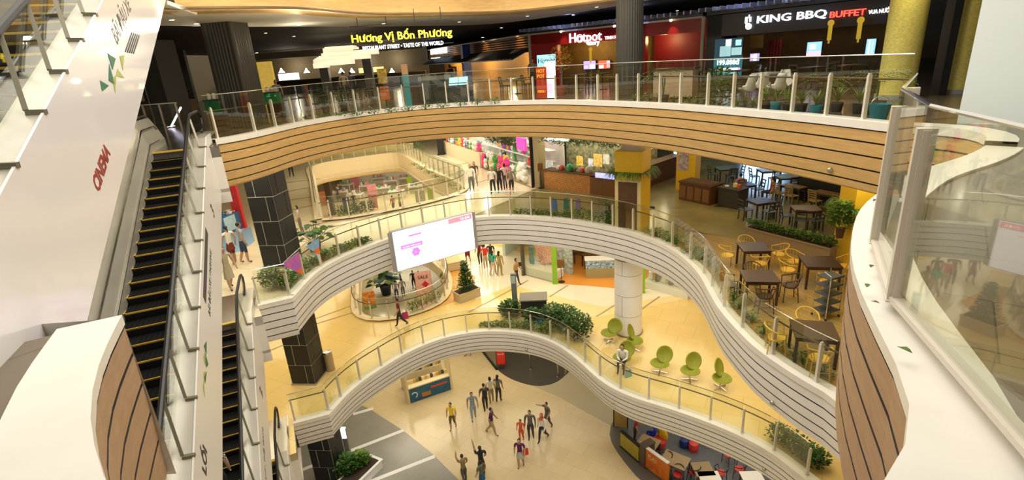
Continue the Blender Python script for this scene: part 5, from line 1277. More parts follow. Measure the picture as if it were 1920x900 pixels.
fitM('COOKPLUS', L_*.8, .2, Matrix(((1, 0, 0, L_/2), (0, 0, -1, .34), (0, 1, 0, 2.45), (0, 0, 0, 1))), SW, t, 'sign_lettering')
pm = [mat('pan_steel', (.5, .5, .5), .2, 1), mat('pan_white', (.8, .8, .8), .4), mat('pan_red', (.6, .05, .04), .4), mat('pan_blue', (.05, .15, .4), .4)]
for k in range(14):
    p = ck.o+ck.d*(L_*(.1+.8*(k % 7)/6))+ck.n*(.35 if k < 7 else .62)+Vector((0, 0, .9)); 
    o = MB().lathe([(.10, 0), (.12, .1), (.11, .1), (.09, .01), (.001, .01)], seg=12).bar((.1, 0, .08), (.26, 0, .1), .02, .015).build('saucepan', pm[k % 4], None, p, k*1.3)
    tag(o, '%s saucepan on the cookware stall counter' % ['steel', 'white', 'red', 'blue'][k % 4], 'pan', 'pans on the cookware stall'); o['group'] = '%s pans on the cookware stall' % ['steel', 'white', 'red', 'blue'][k % 4]
zone([(410, 450), (470, 425), (478, 452), (455, 470), (412, 480)], 2, mat('blue_floor_mat', (.25, .42, .60), .4), .01)
# hedge and planting left of the middle balcony
shrub(P(510, 545, 10.6)+Vector((0, .15, 0)), 'clipped square hedge at the left end of the middle balcony', .42, .35, .42, 1100, .09, LG[:2]+LG[2:], None, R(-5))
for k in range(10):
    px = 568+k*15; i = min(range(len(E2p)), key=lambda i: abs(proj((*E2p[i], 10.6))[0]-px) if E2p[i].x < 0 and E2p[i].y > 16 else 1e9)
    tn = (E2p[min(i+1, len(E2p)-1)]-E2p[i-1]).normalized(); p = E2p[i]+V((-tn.y, tn.x))*.62
    shrub((p.x, p.y, 10.6), 'leafy dark planting behind the glass left of the big screen', .34, .26, .26-.012*k, 170, .12, LG, 'planting left of the big screen', 0, 26)
potted(P(583, 482, 10.6)+Vector((-.05, .75, 0)), 'big-leaved dark plant rising behind the glass above the pennants', 'broad', .26, .35, .95, CHAR, None, LG[:1]+LG[:2])
# planting right part of the middle balcony
for k in range(34):
    i = int(len(E2p)*(.44+.555*k/34)); tn = (E2p[min(i+1, len(E2p)-1)]-E2p[i-1]).normalized(); p = E2p[i]+V((-tn.y, tn.x))*.55
    px = proj((*p, 10.6))[0]
    if abs(px-1185) < 36: continue
    if k < 20: shrub((p.x, p.y, 10.6), 'dense leafy planting behind the glass right of the big screen', .36, .24, .16+.10*(4 < k < 12), 170, .10, LG, 'planting right of the big screen', 0, 14)
    else: shrub((p.x, p.y, 10.6), 'spiky grass clump between the terrace and the glass', .24, .2, .16, 30, .08, LG, 'grass clumps beside the terrace', 0, 34)
p = P(1140, 418, 10.6)+Vector((.2, .7, 0)); potted(p, 'spreading palm behind the glass left of the yellow column', 'palm', .2, .3, .9, None, None, LG[:2])
p = P(925, 395, 10.6); 
# kerb strip between concrete and deck
fline((1290, 432), (1400, 455), 2, .12, BRONZE); 
pa, pb = P(1402, 447, 10.6).xy, P(1560, 490, 10.6).xy
planter(pa, pb, .48, .42, 'long tan planter box between the terrace and the concrete floor', mat('planter_tan', (.36, .27, .16), .6), 10.6, 12, LG[:2]+LG[2:], .17, 0, 170, 'clump of round-leaved greenery in the long tan planter', 'greenery in the long tan planter')
# yellow column ferns
def hang_ferns(col, w_, z, label, n=90, h=.45):
    mb = MB()
    for _ in range(n):
        a = rnd.choice([0, 1, 2, 3]); u = rnd.uniform(-w_*.6, w_*.6); c = Matrix.Rotation(a*PI/2, 3, 'Z') @ Vector((u, -w_*.55, 0)); out = Matrix.Rotation(a*PI/2, 3, 'Z') @ Vector((rnd.uniform(-.5, .5), -1, 0))
        L_ = h*rnd.uniform(.5, 1); sd = out.cross(Vector((0, 0, 1))).normalized()*.02; v = []
        for k in range(5):
            t_ = k/4; p = c+out*L_*t_*.75+Vector((0, 0, z+L_*(.55*t_-1.0*t_*t_))); v += [p-sd*(1.2-t_), p+sd*(1.2-t_)]
        mb.add(v, [(2*k, 2*k+1, 2*k+3, 2*k+2) for k in range(4)], rnd.randrange(3))
    o = mb.build('hanging_ferns', LG, None, col.location, col.rotation_euler.z); o.location.z = 10.6; return tag(o, label, 'plant')
hang_ferns(yc1, 1.12, 2.42, 'collar of ferns around the yellow column with the brown panel', 420, .6)
hang_ferns(yc3, 1.1, 1.9, 'bushy plant hung on the bright yellow pillar at the right', 500, .55)
shrub((yc3.location.x-.85, yc3.location.y-.25, 10.6+1.15), 'light green bushy plant against the bright yellow pillar', .42, .4, .5, 800, .12, LG[1:])
tag(MB().lathe([(.1, 0), (.14, .3), (.15, .32), (.1, .32)], seg=16).build('hanging_pot', BRN, None, (yc3.location.x-.85, yc3.location.y-.25, 10.6+.9)), 'brown pot carried on the bright yellow pillar below the light green bush', 'pot')
tb_ = None
# terrace tables and chairs
YW = mat('yellow_wicker', (.72, .46, .06), .45, noise=.15); YS = mat('yellow_seat', (.82, .52, .07), .5); DKF = mat('dark_bent_wood', (.06, .035, .02), .4)
def tset(px, py, rz, tlabel, tl, sx, sy, chairs, z=10.62):
    p = P(px, py, z+.74); p.z = z; table(p, rz, tlabel, sx, sy, .74, DKW, DKW)
    for (ang, dist, fm, sm, l_, g) in chairs:
        a = rz+ang; q = p+Vector((dist*math.cos(a), dist*math.sin(a), 0)); chair_tub(q, a+PI/2, l_, fm, sm, g)
yl = lambda s: 'yellow wire armchair with round back rail, ' + s
dl = lambda s: 'dark bentwood armchair ' + s
tset(1413, 462, R(-8), 'square dark table nearest the long planter, ringed by yellow armchairs', None, .85, .85, [(PI/2, .75, YW, YS, yl('behind the table nearest the planter'), None), (0, .8, YW, YS, yl('right of the table nearest the planter'), None), (PI, .8, YW, YS, yl('left of the table nearest the planter'), None), (-PI/2, .75, YW, YS, yl('in front of the table nearest the planter'), None)])
tset(1424, 517, R(-12), 'square dark table in the middle of the terrace with dark armchairs', None, .9, .85, [(PI/2, .7, DKF, YS, dl('behind the middle terrace table'), None), (0, .82, DKF, DKF, dl('right of the middle terrace table'), None), (PI, .78, DKF, DKF, dl('left of the middle terrace table'), None), (-PI/2, .72, DKF, DKF, dl('in front of the middle terrace table'), None)])
tset(1538, 490, R(-14), 'square dark table in front of the bright yellow pillar', None, .95, .9, [(2.2, .85, YW, YS, yl('behind the table at the yellow pillar'), None), (PI, .85, YW, YS, yl('left of the table at the yellow pillar'), None), (-PI/2, .8, YW, YS, yl('in front of the table at the yellow pillar'), None), (.4, .9, YW, YS, yl('half hidden at the yellow pillar'), None)])
tset(1527, 618, R(-20), 'dark table at the near end of the terrace behind the glass', None, .9, .9, [(PI/2, .8, YW, YS, yl('behind the nearest terrace table'), None), (PI, .75, YW, YS, yl('left of the nearest terrace table'), None), (-PI/2, .75, YW, YS, yl('in front of the nearest terrace table'), None)])
# rolling rack
t = thing('serving_rack', 'dark wheeled serving rack with grey trays by the yellow pillar', 'rack', P(1547, 592, 10.62), R(20))
for a in (-1, 1):
    for b in (-1, 1): MB().tube([(a*.24, b*.2, .06), (a*.24, b*.2, 1.25)], .014, 6).build('upright', CHROME, t); MB().ball((a*.24, b*.2, .04), .035, 0, 8, 6).build('wheel', BLACK, t)
for k in range(5): MB().box((0, 0, .2+k*.24), (.5, .4, .02)).box((0, -.2, .22+k*.24), (.5, .02, .05)).build('tray', mat('tray_slate', (.06, .08, .10), .35), t)
MB().tube([(-.24, -.2, 1.25), (-.24, 0, 1.32), (-.24, .2, 1.25)], .014, 6).build('push_handle', CHROME, t)
# ladder-back sets on the concrete
def tset2(px, py, rz, l_, sx, sy, chairs, top=DKW, fm=CHAR):
    p = P(px, py, 10.6+.74); p.z = 10.606; table(p, rz, l_, sx, sy, .74, top, fm)
    for a0, dist, cl in chairs:
        a = rz+a0; chair_side(p+Vector((dist*math.cos(a), dist*math.sin(a), 0)), a+PI/2, cl, fm, mat('seat_blue_grey', (.12, .16, .2), .4), None, 3)
tset2(1427, 376, R(10), 'square dark dining table left of the one in front of the black bench', .9, .8, [(0, .62, 'dark side chair right of the left dining table'), (PI, .68, 'dark side chair left of the left dining table'), (-PI/2, .6, 'dark side chair in front of the left dining table')])
tset2(1511, 390, R(-14), 'square brown dining table in front of the black bench', .95, .85, [(-1.2, .62, 'dark side chair front right of the brown dining table'), (PI, .66, 'dark side chair left of the brown dining table'), (-2.0, .62, 'dark side chair front left of the brown dining table')], mat('table_brown', (.16, .09, .03), .35))
tset2(1362, 314, R(0), 'blue-lit table far left under the wood balcony', 1.0, .8, [(PI, .7, 'dark side chair left of the far blue-lit table'), (-PI/2, .65, 'dark side chair in front of the far blue-lit table'), (0, .7, 'dark side chair right of the far blue-lit table')], mat('table_glossy', (.25, .35, .45), .12))
tset2(1395, 345, R(5), 'dark table where two diners sit under the wood balcony', .9, .75, [(PI, .7, 'dark side chair left of the diners table'), (0, .7, 'dark side chair right of the diners table')])
tset2(1442, 318, R(-4), 'glossy blue-lit table beside the window light', 1.0, .8, [(PI, .7, 'dark side chair left of the glossy blue-lit table'), (-PI/2, .65, 'dark side chair in front of the glossy blue-lit table')], mat('table_glossy', (.25, .35, .45), .12))
tset2(1475, 330, R(-4), 'second glossy blue-lit table nearer the bench', .9, .8, [(-PI/2, .65, 'dark side chair in front of the second glossy table')], mat('table_glossy', (.25, .35, .45), .12))
# bench with ladder-back yellow chairs
ba, bb = P(1478, 372, 10.6), P(1610, 402, 10.6); bf_ = frame(ba, bb, 10.606)
t = thing('bench_seat', 'long black upholstered bench with high back under the wood balcony', 'bench', bf_.o, bf_.rz); L_ = bf_.L
MB().box((L_/2, .3, .22), (L_, .5, .44)).build('seat', BLACK, t); MB().box((L_/2, .6, .6), (L_, .16, 1.2)).build('backrest', BLACK, t); MB().box((L_/2, .6, 1.22), (L_+.04, .22, .04)).build('ledge', BRN, t)
for i, (u, l_) in enumerate(((.14, 'first of three small tables at the black bench, from the left'), (.62, 'middle of three small tables at the black bench'), (.95, 'last of three small tables at the black bench'))):
    p = bf_.o+bf_.d*L_*u-bf_.n*.35; table(p, bf_.rz, l_, 1.0, .55, .74, mat('table_brown', (.16, .09, .03), .35), CHAR)
YL = mat('ladder_olive', (.30, .22, .07), .5)
for i, (u, l_) in enumerate(((.04, 'olive ladder-back chair at the left end of the bench tables'), (.24, 'olive ladder-back chair second from the left at the bench tables'), (.58, 'olive ladder-back chair at the middle bench table'), (.90, 'olive ladder-back chair at the right bench table'))):
    p = bf_.o+bf_.d*L_*u-bf_.n*.85; chair_side(p, bf_.rz, l_, YL, YL, None, 5, .95)
# white-blue window wall far right
t = thing('lit_window_wall', 'bright blue-white window far behind the dining tables', 'window', P(1452, 318, 10.6)+Vector((3.5, 8.0, 0)), R(-35))
MB().box((0, 0, 1.6), (3.2, .06, 2.6)).build('lit_pane', emat('window_blue', (.35, .62, 1), 2.6), t)
mb = MB(); [mb.box((-1.6+k*.8, -.05, 1.6), (.06, .08, 2.7)) for k in range(5)]; [mb.box((0, -.05, .3+k*.9), (3.3, .08, .06)) for k in range(4)]; mb.build('mullions', BLACK, t)
area('window_blue_light', tuple(P(1452, 318, 10.6)+Vector((2.8, 7.0, 2.0))), 2.5, 1.5, 120, (.4, .65, 1), (R(75), 0, R(150)))
# dark timber counter under the poster column
cf = frame(P(1273, 374, 10.6), P(1330, 386, 10.6), 10.606); t = thing('timber_counter', 'dark panelled wooden counter in front of the poster column', 'counter', cf.o, cf.rz); L_ = cf.L
WD = mat('walnut', (.16, .065, .025), .4, noise=.3, nscale=3, stretch=(1, 1, 5))
MB().box((L_/2, .45, .43), (L_, .9, .86)).build('body', WD, t); MB().box((L_/2, .45, .89), (L_+.1, 1.0, .06)).box((L_/2, .45, .93), (L_-.1, .8, .03)).build('top', BRN, t)
mb = MB(); [mb.box((L_*(k+.5)/4, -.02, .42), (L_/4-.08, .03, .6)) for k in range(4)]; mb.build('front_panels', mat('walnut_light', (.24, .11, .04), .4), t)
tag(MB().box((L_+.75, .6, .42), (1.0, .7, .84)).box((L_+.75, .6, .86), (1.1, .8, .05)).build('dark_cabinet', CHAR, None, cf.o, cf.rz), 'black cabinet at the right end of the dark wooden counter', 'cabinet')
for i, (u, v_, c_, l_) in enumerate(((L_+.5, .5, (.8, .75, .6), 'white dish on the black cabinet'), (L_+.85, .6, (.8, .6, .2), 'yellowish jug on the black cabinet'), (L_+1.1, .5, (.5, .1, .05), 'red container on the black cabinet'))):
    p = cf.o+cf.d*u+cf.n*v_+Vector((0, 0, .885)); tag(MB().lathe([(.08, 0), (.1, .03), (.09, .18 if i else .05), (.07, .2 if i else .06)], seg=14).build(['dish', 'jug', 'container'][i], colm(c_, .4), None, p), l_, 'tableware')
zone([(1338, 388), (1372, 369), (1400, 372), (1373, 389)], 2, mat('dark_mat', (.03, .03, .025), .8), .012)
tag(MB().lathe([(.18, 0), (.2, .03), (.12, .08), (.05, .1)], seg=16).build('floor_lamp_base', BLACK, None, P(1220, 390, 10.606)), 'small black disc standing on the concrete right of the yellow column', 'floor object')
# food stall with terracotta counter
fa, fb_ = P(1021, 352, 10.6), P(1156, 371, 10.6); fs = frame(fa, fb_, 10.606); L_ = fs.L
t = thing('food_stall', 'long terracotta tiled stall counter with hanging greenery above', 'counter', fs.o, fs.rz)
TER = tiles('terracotta', (.62, .25, .06), (.70, .36, .12), (.30, .12, .04), .14, .1, .3, .3, .008, .2, vert=1)
MB().box((L_*.33, .3, .5), (L_*.66, .6, 1.0)).build('counter_front', TER, t); MB().box((L_*.83, .3, .46), (L_*.34, .6, .92)).build('counter_front', mat('brown_slat_front', (.20, .09, .03), .5), t)
MB().box((L_/2, .3, 1.02), (L_+.05, .75, .05)).build('counter_top', BRN, t); MB().box((L_/2, 2.2, 1.8), (L_, .1, 3.5)).build('back_wall', mat('stall_back', (.60, .58, .36), .6, noise=.8, nscale=5, col2=(.08, .16, .14)), t)
MB().box((L_/2, 1.2, 3.35), (L_, 2.0, .1)).build('stall_canopy', DKW, t)
MB().box((L_*.24, -.05, 3.1), (1.5, .12, .45)).build('lit_header', emat('header_orange', (.9, .45, .05), .8), t); MB().box((L_*.24, -.02, 2.78), (1.4, .1, .16)).build('lit_strip', emat('strip_white', (1, .95, .8), 2), t)
mb = MB()
for k in range(16): leaves(mb, (L_*(.02+k/15.), .0, 2.62+.2*rnd.random()), (.24, .25, .26), 80, .12, 2)
mb.build('hanging_greenery', LG[:2], t)
for (x0, y0, x1, y1, c_, l_) in [(1081, 292, 1093, 311, (.9, .6, .1), 0), (1113, 288, 1129, 313, (.95, .62, .15), 1), (1131, 289, 1142, 308, (.9, .85, .6), 2), (1103, 297, 1112, 312, (.8, .8, .75), 3), (1021, 301, 1037, 320, (.6, .62, .55), 4)]:
    r = fs.rect(x0, y0, x1, y1, 1.0); MB().box(((r[0]+r[1])/2, 1.0, (r[2]+r[3])/2), (r[1]-r[0], .04, r[3]-r[2])).box(((r[0]+r[1])/2, .97, r[2]+(r[3]-r[2])*.7), ((r[1]-r[0])*.5, .02, (r[3]-r[2])*.15)).build('menu_sheet', mat('menu_sheet_%d' % l_, c_, .5, emit=.9, noise=.35, nscale=9, col2=tuple(x*.4 for x in c_)), t)
for px, e_ in ((1060, 1), (1100, 1), (1135, 1)):
    q = fs.uv(px, 290, 1.2); w_ = fs.o+fs.d*q[0]+fs.n*1.2; point('stall_light', (w_.x, w_.y, 13.6), 40, (1, .85, .55), .15)
# goods on the stall
gc = [((.05, .35, .12), 'green domed container on the terracotta counter', 1069, 328, .22), ((.55, .08, .03), 'red bowl on the terracotta counter left of the green dome', 1054, 324, .16), ((.5, .5, .42), 'olive grey urn on the terracotta counter', 1104, 338, .20), ((.75, .75, .7), 'white tray of food on the left of the terracotta counter', 1048, 330, .14), ((.65, .08, .05), 'red bottle crate behind the terracotta counter', 1092, 312, .15), ((.35, .35, .36), 'steel pot right of the green dome', 1089, 327, .15), ((.15, .1, .05), 'dark coffee pot right of the green dome', 1079, 326, .14), ((.7, .6, .4), 'stack of cream cups left of the urn', 1083, 334, .08), ((.7, .6, .4), 'second stack of cream cups nearer the urn', 1090, 336, .08)]
for c_, l_, px, py, s in gc:
    q = fs.uv(px, py, .3); p = fs.o+fs.d*q[0]+fs.n*.3+Vector((0, 0, 1.045)); o = MB().lathe([(s*.8, 0), (s, s*.4), (s*.95, s*1.1), (s*.6, s*1.6), (s*.15, s*1.8)], seg=16).lathe([(s*1.05, s*.9), (s*1.05, s)], seg=16).build('counter_vessel', colm(c_, .35), None, p, smooth=True); tag(o, l_, 'container')
t = thing('violet_screen', 'lit violet blue menu screen on the right of the terracotta counter', 'screen', P(1134, 345, 10.6)); r = fs.rect(1115, 322, 1154, 338, -.1); t.location = fs.o; t.rotation_euler.z = fs.rz
MB().box(((r[0]+r[1])/2, -.05, (r[2]+r[3])/2), (r[1]-r[0], .06, r[3]-r[2])).build('casing', BLACK, t); MB().box(((r[0]+r[1])/2, -.09, (r[2]+r[3])/2), (r[1]-r[0]-.05, .02, r[3]-r[2]-.05)).build('display', mat('violet_display', (.35, .38, .95), .4, emit=1.2, noise=.5, nscale=12, col2=(.6, .6, 1)), t)
MB().box((r[0]+.1, 0, (r[2]+1.0)/2+.0), (.06, .06, max(.1, abs(r[2]-1.0)))).build('bracket', BLACK, t)
t = thing('poster_stand', 'slim black poster stand at the corner pillar', 'sign', P(1015, 353, 10.6)); MB().box((0, 0, .65), (.03, .03, 1.3)).build('pole', BLACK, t); MB().box((0, -.02, 1.2), (.3, .03, .45)).build('poster', mat('poster_rust', (.35, .14, .03), .5, noise=.6, nscale=9), t); MB().lathe([(.18, 0), (.18, .03)], seg=16).build('foot', BLACK, t)
tag(MB().box((0, 0, 1.85), (.5, .9, 3.7)).box((0, 0, .06), (.54, .94, .12)).build('corner_pillar', mat('taupe_stone', (.46, .38, .22), .5, noise=.1), None, P(1009, 351, 10.6)+Vector((.1, .35, 0)), R(-30)), 'taupe stone pillar between the gift shop and the food stall', 'pillar')
# second counter receding right of the yellow column
rf = frame(P(1213, 352, 10.6), P(1292, 322, 10.6), 10.606); t = thing('bar_counter', 'dark brown bar counter receding behind the yellow column', 'counter', rf.o, rf.rz); L_ = rf.L
MB().box((L_/2, .3, .55), (L_, .6, 1.1)).build('front', WD, t); MB().box((L_/2, .3, 1.13), (L_+.05, .7, .06)).build('top', BRN, t); MB().box((L_/2, 2.2, 1.9), (L_, .1, 3.5)).build('back_wall', mat('bar_back', (.75, .55, .15), .6, noise=.8, nscale=4, col2=(.10, .09, .05)), t)
for k in range(5): MB().box((L_*(.1+.2*k), 2.1, 1.6+.3*(k % 2)), (.7, .06, .6)).build('menu_sheet', mat('menu_sheet_%d' % (k % 4), (.9, .6, .1), .5), t)
for k in (.2, .6, .9): w_ = rf.o+rf.d*L_*k+rf.n*1.3; point('bar_light', (w_.x, w_.y, 13.5), 35, (1, .85, .5), .15)
tag(MB().box((0, 0, .25), (.5, .3, .4)).box((0, 0, .02), (.3, .3, .04)).build('till_screen', emat('till_blue', (.5, .75, .8), 1.2), None, rf.o+rf.d*L_*.82+rf.n*.3+Vector((0, 0, 1.16)), rf.rz), 'pale blue lit till screen on the receding bar counter', 'screen')
# gift shop
ga, gb = P(832, 288, 10.6), P(997, 352, 10.6); gf = frame(ga, gb, 10.606); L_ = gf.L
t = thing('gift_shop', 'open gift shop with white shelves beside the corridor, pink sign at its near end', 'shop front', gf.o, gf.rz)
SHW = mat('shelf_white', (.82, .82, .78), .4)
MB().box((L_/2, 2.2, 1.7), (L_, .1, 3.4)).build('back_wall', mat('shop_back_pale', (.62, .75, .80), .5, noise=.4, nscale=2, col2=(.85, .85, .8)), t); MB().box((L_/2, 1.1, 3.45), (L_, 2.3, .1)).build('shop_ceiling', SHW, t)
MB().box((L_*.25, .3, .5), (L_*.5, .5, 1.0)).build('window_podium', mat('podium_cream', (.78, .70, .50), .5), t); MB().box((L_+.02, .1, 1.7), (.10, .2, 3.4)).build('black_jamb', BLACK, t)
for k in range(4): MB().box((L_*.62, 1.7, .5+.65*k), (L_*.7, .5, .04)).build('shelf', SHW, t)
MB().box((L_*.93, .05, 2.35), (1.1, .1, .7)).build('pink_sign', emat('sign_magenta', (.9, .05, .35), 1.0), t); mb = MB()
for k in range(8): leaves(mb, (L_*.6+k*.5, .3, 2.35), (.45, .4, .55), 170, .17, 2)
mb.build('hanging_greenery', LG[:1]+[mat('leaf_brown', (.12, .09, .03), .6)], t)
for k in (.15, .4, .65, .9): w_ = gf.o+gf.d*L_*k+gf.n*1.0; point('gift_shop_light', (w_.x, w_.y, 13.7), 90, (1, .95, .85), .2)
tcs = [((.8, .05, .3), 'pink'), ((.85, .6, .05), 'yellow'), ((.05, .35, .4), 'teal'), ((.7, .06, .05), 'red'), ((.8, .8, .78), 'white'), ((.25, .08, .45), 'purple'), ((.9, .35, .05), 'orange'), ((.1, .4, .1), 'green'), ((.05, .08, .2), 'navy')]
protos = {}
for k in range(190):
    c_, cn = tcs[rnd.randrange(9)] if k % 3 else tcs[4]; u = L_*rnd.uniform(.03, .93); row = rnd.randrange(4); s = rnd.uniform(.15, .30)
    if u < L_*.5: dep, zz_ = rnd.uniform(.12, .5), 1.0
    else: dep, zz_ = (1.6, .52+.65*row) if rnd.random() < .6 else (rnd.uniform(.1, .6), .0)
    if u > L_*.5 and zz_ == 0: s *= 1.8
    p = gf.o+gf.d*u+gf.n*dep+Vector((0, 0, zz_))
    if cn not in protos:
        o = MB().ball((0, 0, .75), (.6, .5, .65), 0, 10, 7).ball((0, 0, 1.75), (.5, .45, .5), 0, 10, 7).ball((-.38, 0, 2.15), .18, 0, 6, 4).ball((.38, 0, 2.15), .18, 0, 6, 4).ball((-.6, -.1, .9), (.2, .2, .35), 0, 6, 4).ball((.6, -.1, .9), (.2, .2, .35), 0, 6, 4).build('plush_toy', colm(c_, .7), None, p, 0, smooth=True); protos[cn] = o
        tag(o, cn+' soft toy standing in the open gift shop display', 'toy', cn+' toys in the gift shop'); o.scale = (s, s, s)
    else:
        o = protos[cn].copy(); COL.objects.link(o); o.location = p; o.scale = (s, s, s); o.rotation_euler.z = gf.rz+rnd.uniform(-.6, .6)
# far corridor wall level 2 and bits
tag(MB().box((0, 0, .9), (.5, .4, 1.8)).box((0, 0, .05), (.6, .5, .1)).build('dark_totem', BLACK, None, P(841, 290, 10.6)+Vector((-.6, .3, 0))), 'black totem at the far corner of the gift shop', 'sign')
potted(P(788, 302, 10.6), 'slim green potted tree on the far corridor', 'leafy', .2, .35, 1.1)
for i in range(7):
    p = P(776+i*14, 312+i*8, 10.6); shrub(p+Vector((0, .2, 0)), 'low plant along the far opening balustrade', .4, .25, .12, 70, .1, LG, 'plants along the far opening', 0, 10)
# cream wall seen beyond the far opening
struct(MB().box((0, 0, -.6), (9, .2, 2.2)).build('wall_hall', mat('hall_cream', (.88, .74, .38), .5), None, P(660, 300, 10.6)+Vector((0, 3.4, 0)), R(6)))
# ================================================================ LEVEL 1
OLG = mat('olive_green_fabric', (.33, .36, .03), .6, noise=.15)
gl = ['behind the bushes, leftmost of the upright five', 'behind the seated woman in the white shirt', 'alone, right of the seated woman', 'fourth from the left along the lowest glass', 'at the right end, half hidden by the balcony above']
for (px, py, rz, i) in [(1143, 640, 2.4, 0), (1188, 655, 3.9, 1), (1237, 698, 2.7, 2), (1293, 712, 2.9, 3), (1350, 727, 3.6, 4)]:
    petal_chair(P(px, py, 5.306), rz, 'olive green petal-backed chair ' + gl[i], OLG, 'green petal chairs')
sp_ = P(1168, 690, 5.306); petal_chair(sp_+Vector((0, .12, 0)), 2.7, 'olive green petal-backed chair the woman in the white shirt sits on', OLG, 'green petal chairs')
person((sp_.x, sp_.y-.02, 5.30+.03), 1.62, 2.7, 'person in a white shirt and dark trousers sitting on a green chair looking down', (.85, .83, .8), (.03, .03, .04), 'long', sit=True, sleeves='long', arms={'l': ((-.12, .10, .62), (-.04, .2, .60)), 'r': ((.12, .10, .62), (.04, .2, .60))}, lean=.25)
handbag(P(1178, 706, 5.306), .4, 'pale blue round bag on the floor by the seated woman', (.2, .45, .5), .3, .28, .12)
t = thing('litter_bin', 'tan standing litter bin right of the black column on the yellow floor', 'bin', P(615, 694, 5.3)+Vector((.12, 0, 0)), R(10)); MB().lathe([(.2, 0), (.2, .85)], seg=24, sy=.8).build('body', mat('bin_tan', (.42, .33, .2), .4, .3), t, smooth=True); MB().lathe([(.21, .85), (.2, .93), (.02, .96)], seg=24, sy=.8).build('lid', STEEL, t, smooth=True); MB().box((-.17, -.02, .5), (.08, .2, .5)).build('opening', BLACK, t)
# planting and info desk behind the lowest balcony
for k in range(10):
    i = int(len(E1p)*(.385+.13*k/10)); tn = (E1p[i+1]-E1p[i-1]).normalized(); p = E1p[i]+V((-tn.y, tn.x))*.55
    shrub((p.x, p.y, 5.3), 'low green planting at the left of the big bushes behind the lowest glass', .34, .24, .12+.02*k, 130, .10, LG[:2]+LG[2:], 'low planting on the lowest balcony', 0, 12)
for k, (px, py, s, l_) in enumerate([(958, 604, .55, 'leafy bush beside the slim dark totem'), (1040, 618, .62, 'big leafy bush right of the dark information desk'), (1062, 628, .7, 'big leafy bush second from the right end'), (1085, 645, .72, 'big round bush at the right end of the lowest glass planting'), (1000, 612, .4, 'leafy bush in front of the dark information desk')]):
    p = P(px, py, 5.3)+Vector((0, .45, 0)); shrub(p, l_, s, s*.8, s*.9, 900, .14, LG[:2], None, 0, 60)
t = thing('information_totem', 'slim grey information totem behind the lowest balcony bushes', 'sign', P(968, 596, 5.3)+Vector((0, .5, 0)), R(-8)); MB().box((0, 0, 1.1), (.26, .14, 2.2)).build('body', mat('totem_grey', (.16, .18, .17), .4), t); MB().box((0, -.08, 1.9), (.2, .02, .4)).build('face_panel', mat('totem_light', (.5, .55, .52), .4), t)
t = thing('information_desk', 'dark desk with grey top among the bushes behind the lowest glass', 'desk', P(1004, 603, 5.3)+Vector((0, .9, 0)), R(-4)); MB().box((0, 0, .45), (1.3, .8, .9)).build('body', mat('desk_dark', (.035, .035, .03), .4), t); MB().box((0, 0, .93), (1.4, .95, .06)).build('top', mat('desk_grey', (.24, .22, .18), .4), t)
tag(MB().box((0, 0, .12), (.4, .3, .24)).box((0, 0, .25), (.36, .26, .02)).build('blue_crate', colm((.02, .12, .55), .4), None, P(1010, 612, 5.3)+Vector((.1, .35, 0))), 'small blue crate in front of the dark information desk', 'crate')
# conical tree planter
pa, pb = P(857, 566, 5.3), P(895, 552, 5.3)
t = planter(pa, pb, .5, .7, 'low tan stone planter with a conical shrub', mat('stone_tan', (.62, .50, .30), .5), 5.3, 2, LG[:2], .2, 0, 90, 'small shrub in the low tan stone planter')
mb = MB(); 
for k in range(9): leaves(mb, (0, 0, .15+k*.17), (.46-.04*k, .46-.04*k, .16), 170-12*k, .13, 2)
mb.tube([(0, 0, 0), (0, 0, 1.2)], .03, 6, 0)
c_ = (pa+pb)/2; tag(mb.build('conical_shrub', LG[:2], None, (c_.x, c_.y+.1, 5.8)), 'conical green shrub growing in the low tan stone planter', 'shrub')
potted(P(833, 532, 5.3), 'small dark triangular shrub near the small opening', 'leafy', .16, .2, .5)
t = thing('stone_bench', 'tan box bench behind the conical shrub', 'bench', P(848, 500, 5.3), R(20)); MB().box((0, 0, .3), (.9, 1.6, .5)).build('body', mat('stone_tan', (.62, .50, .30), .5), t); MB().box((0, 0, .57), (.96, 1.66, .05)).build('top', mat('bench_top', (.72, .58, .3), .5), t)
# shops of level 1
s1 = frame(P(984, 517, 5.3), P(1036, 531, 5.3), 5.3); L_ = s1.L
t = thing('window_shop', 'glass shop window with red and spotted children goods left of the green pillar', 'shop front', s1.o, s1.rz)
MB().box((L_/2, 1.6, 1.8), (L_*1.3, .1, 3.6)).build('back_wall', mat('shop_white_print', (.8, .8, .75), .5, noise=.5, nscale=6, col2=(.2, .35, .4)), t); MB().box((L_/2, .05, 1.8), (L_, .03, 3.5)).build('window_glass', GLASS, t); MB().box((-.08, 0, 1.8), (.14, .2, 3.6)).build('black_jamb', mat('jamb_brown', (.10, .08, .06), .4), t)
MB().box((L_/2, .6, .3), (L_, 1.0, .5)).build('podium', SHW, t); MB().box((L_*.45, .9, 1.35), (L_*.6, .1, 1.3), M=Matrix.Rotation(-.4, 3, 'Y')).build('red_display', mat('red_spotted', (.75, .05, .02), .5, noise=.5, nscale=14, col2=(.9, .8, .75)), t)
MB().box((L_*.1, .5, 1.2), (.3, .1, 1.1)).build('teal_display', mat('teal_print', (.05, .3, .4), .5, noise=.5, nscale=10), t)
p = P(1041, 531, 5.3); tag(MB().box((0, 0, 1.85), (.26, .3, 3.7)).box((0, 0, .05), (.3, .34, .1)).build('green_pillar', mat('lime_pillar', (.28, .55, .02), .45), None, p), 'lime green pillar beside the children goods window', 'pillar')
p = P(1205, 548, 5.3); tag(MB().box((0, 0, 1.85), (.16, .3, 3.7)).box((0, 0, .05), (.2, .34, .1)).build('green_pillar', mat('lime_pillar', (.28, .55, .02), .45), None, p), 'thin lime green pillar right of the white round column', 'pillar')
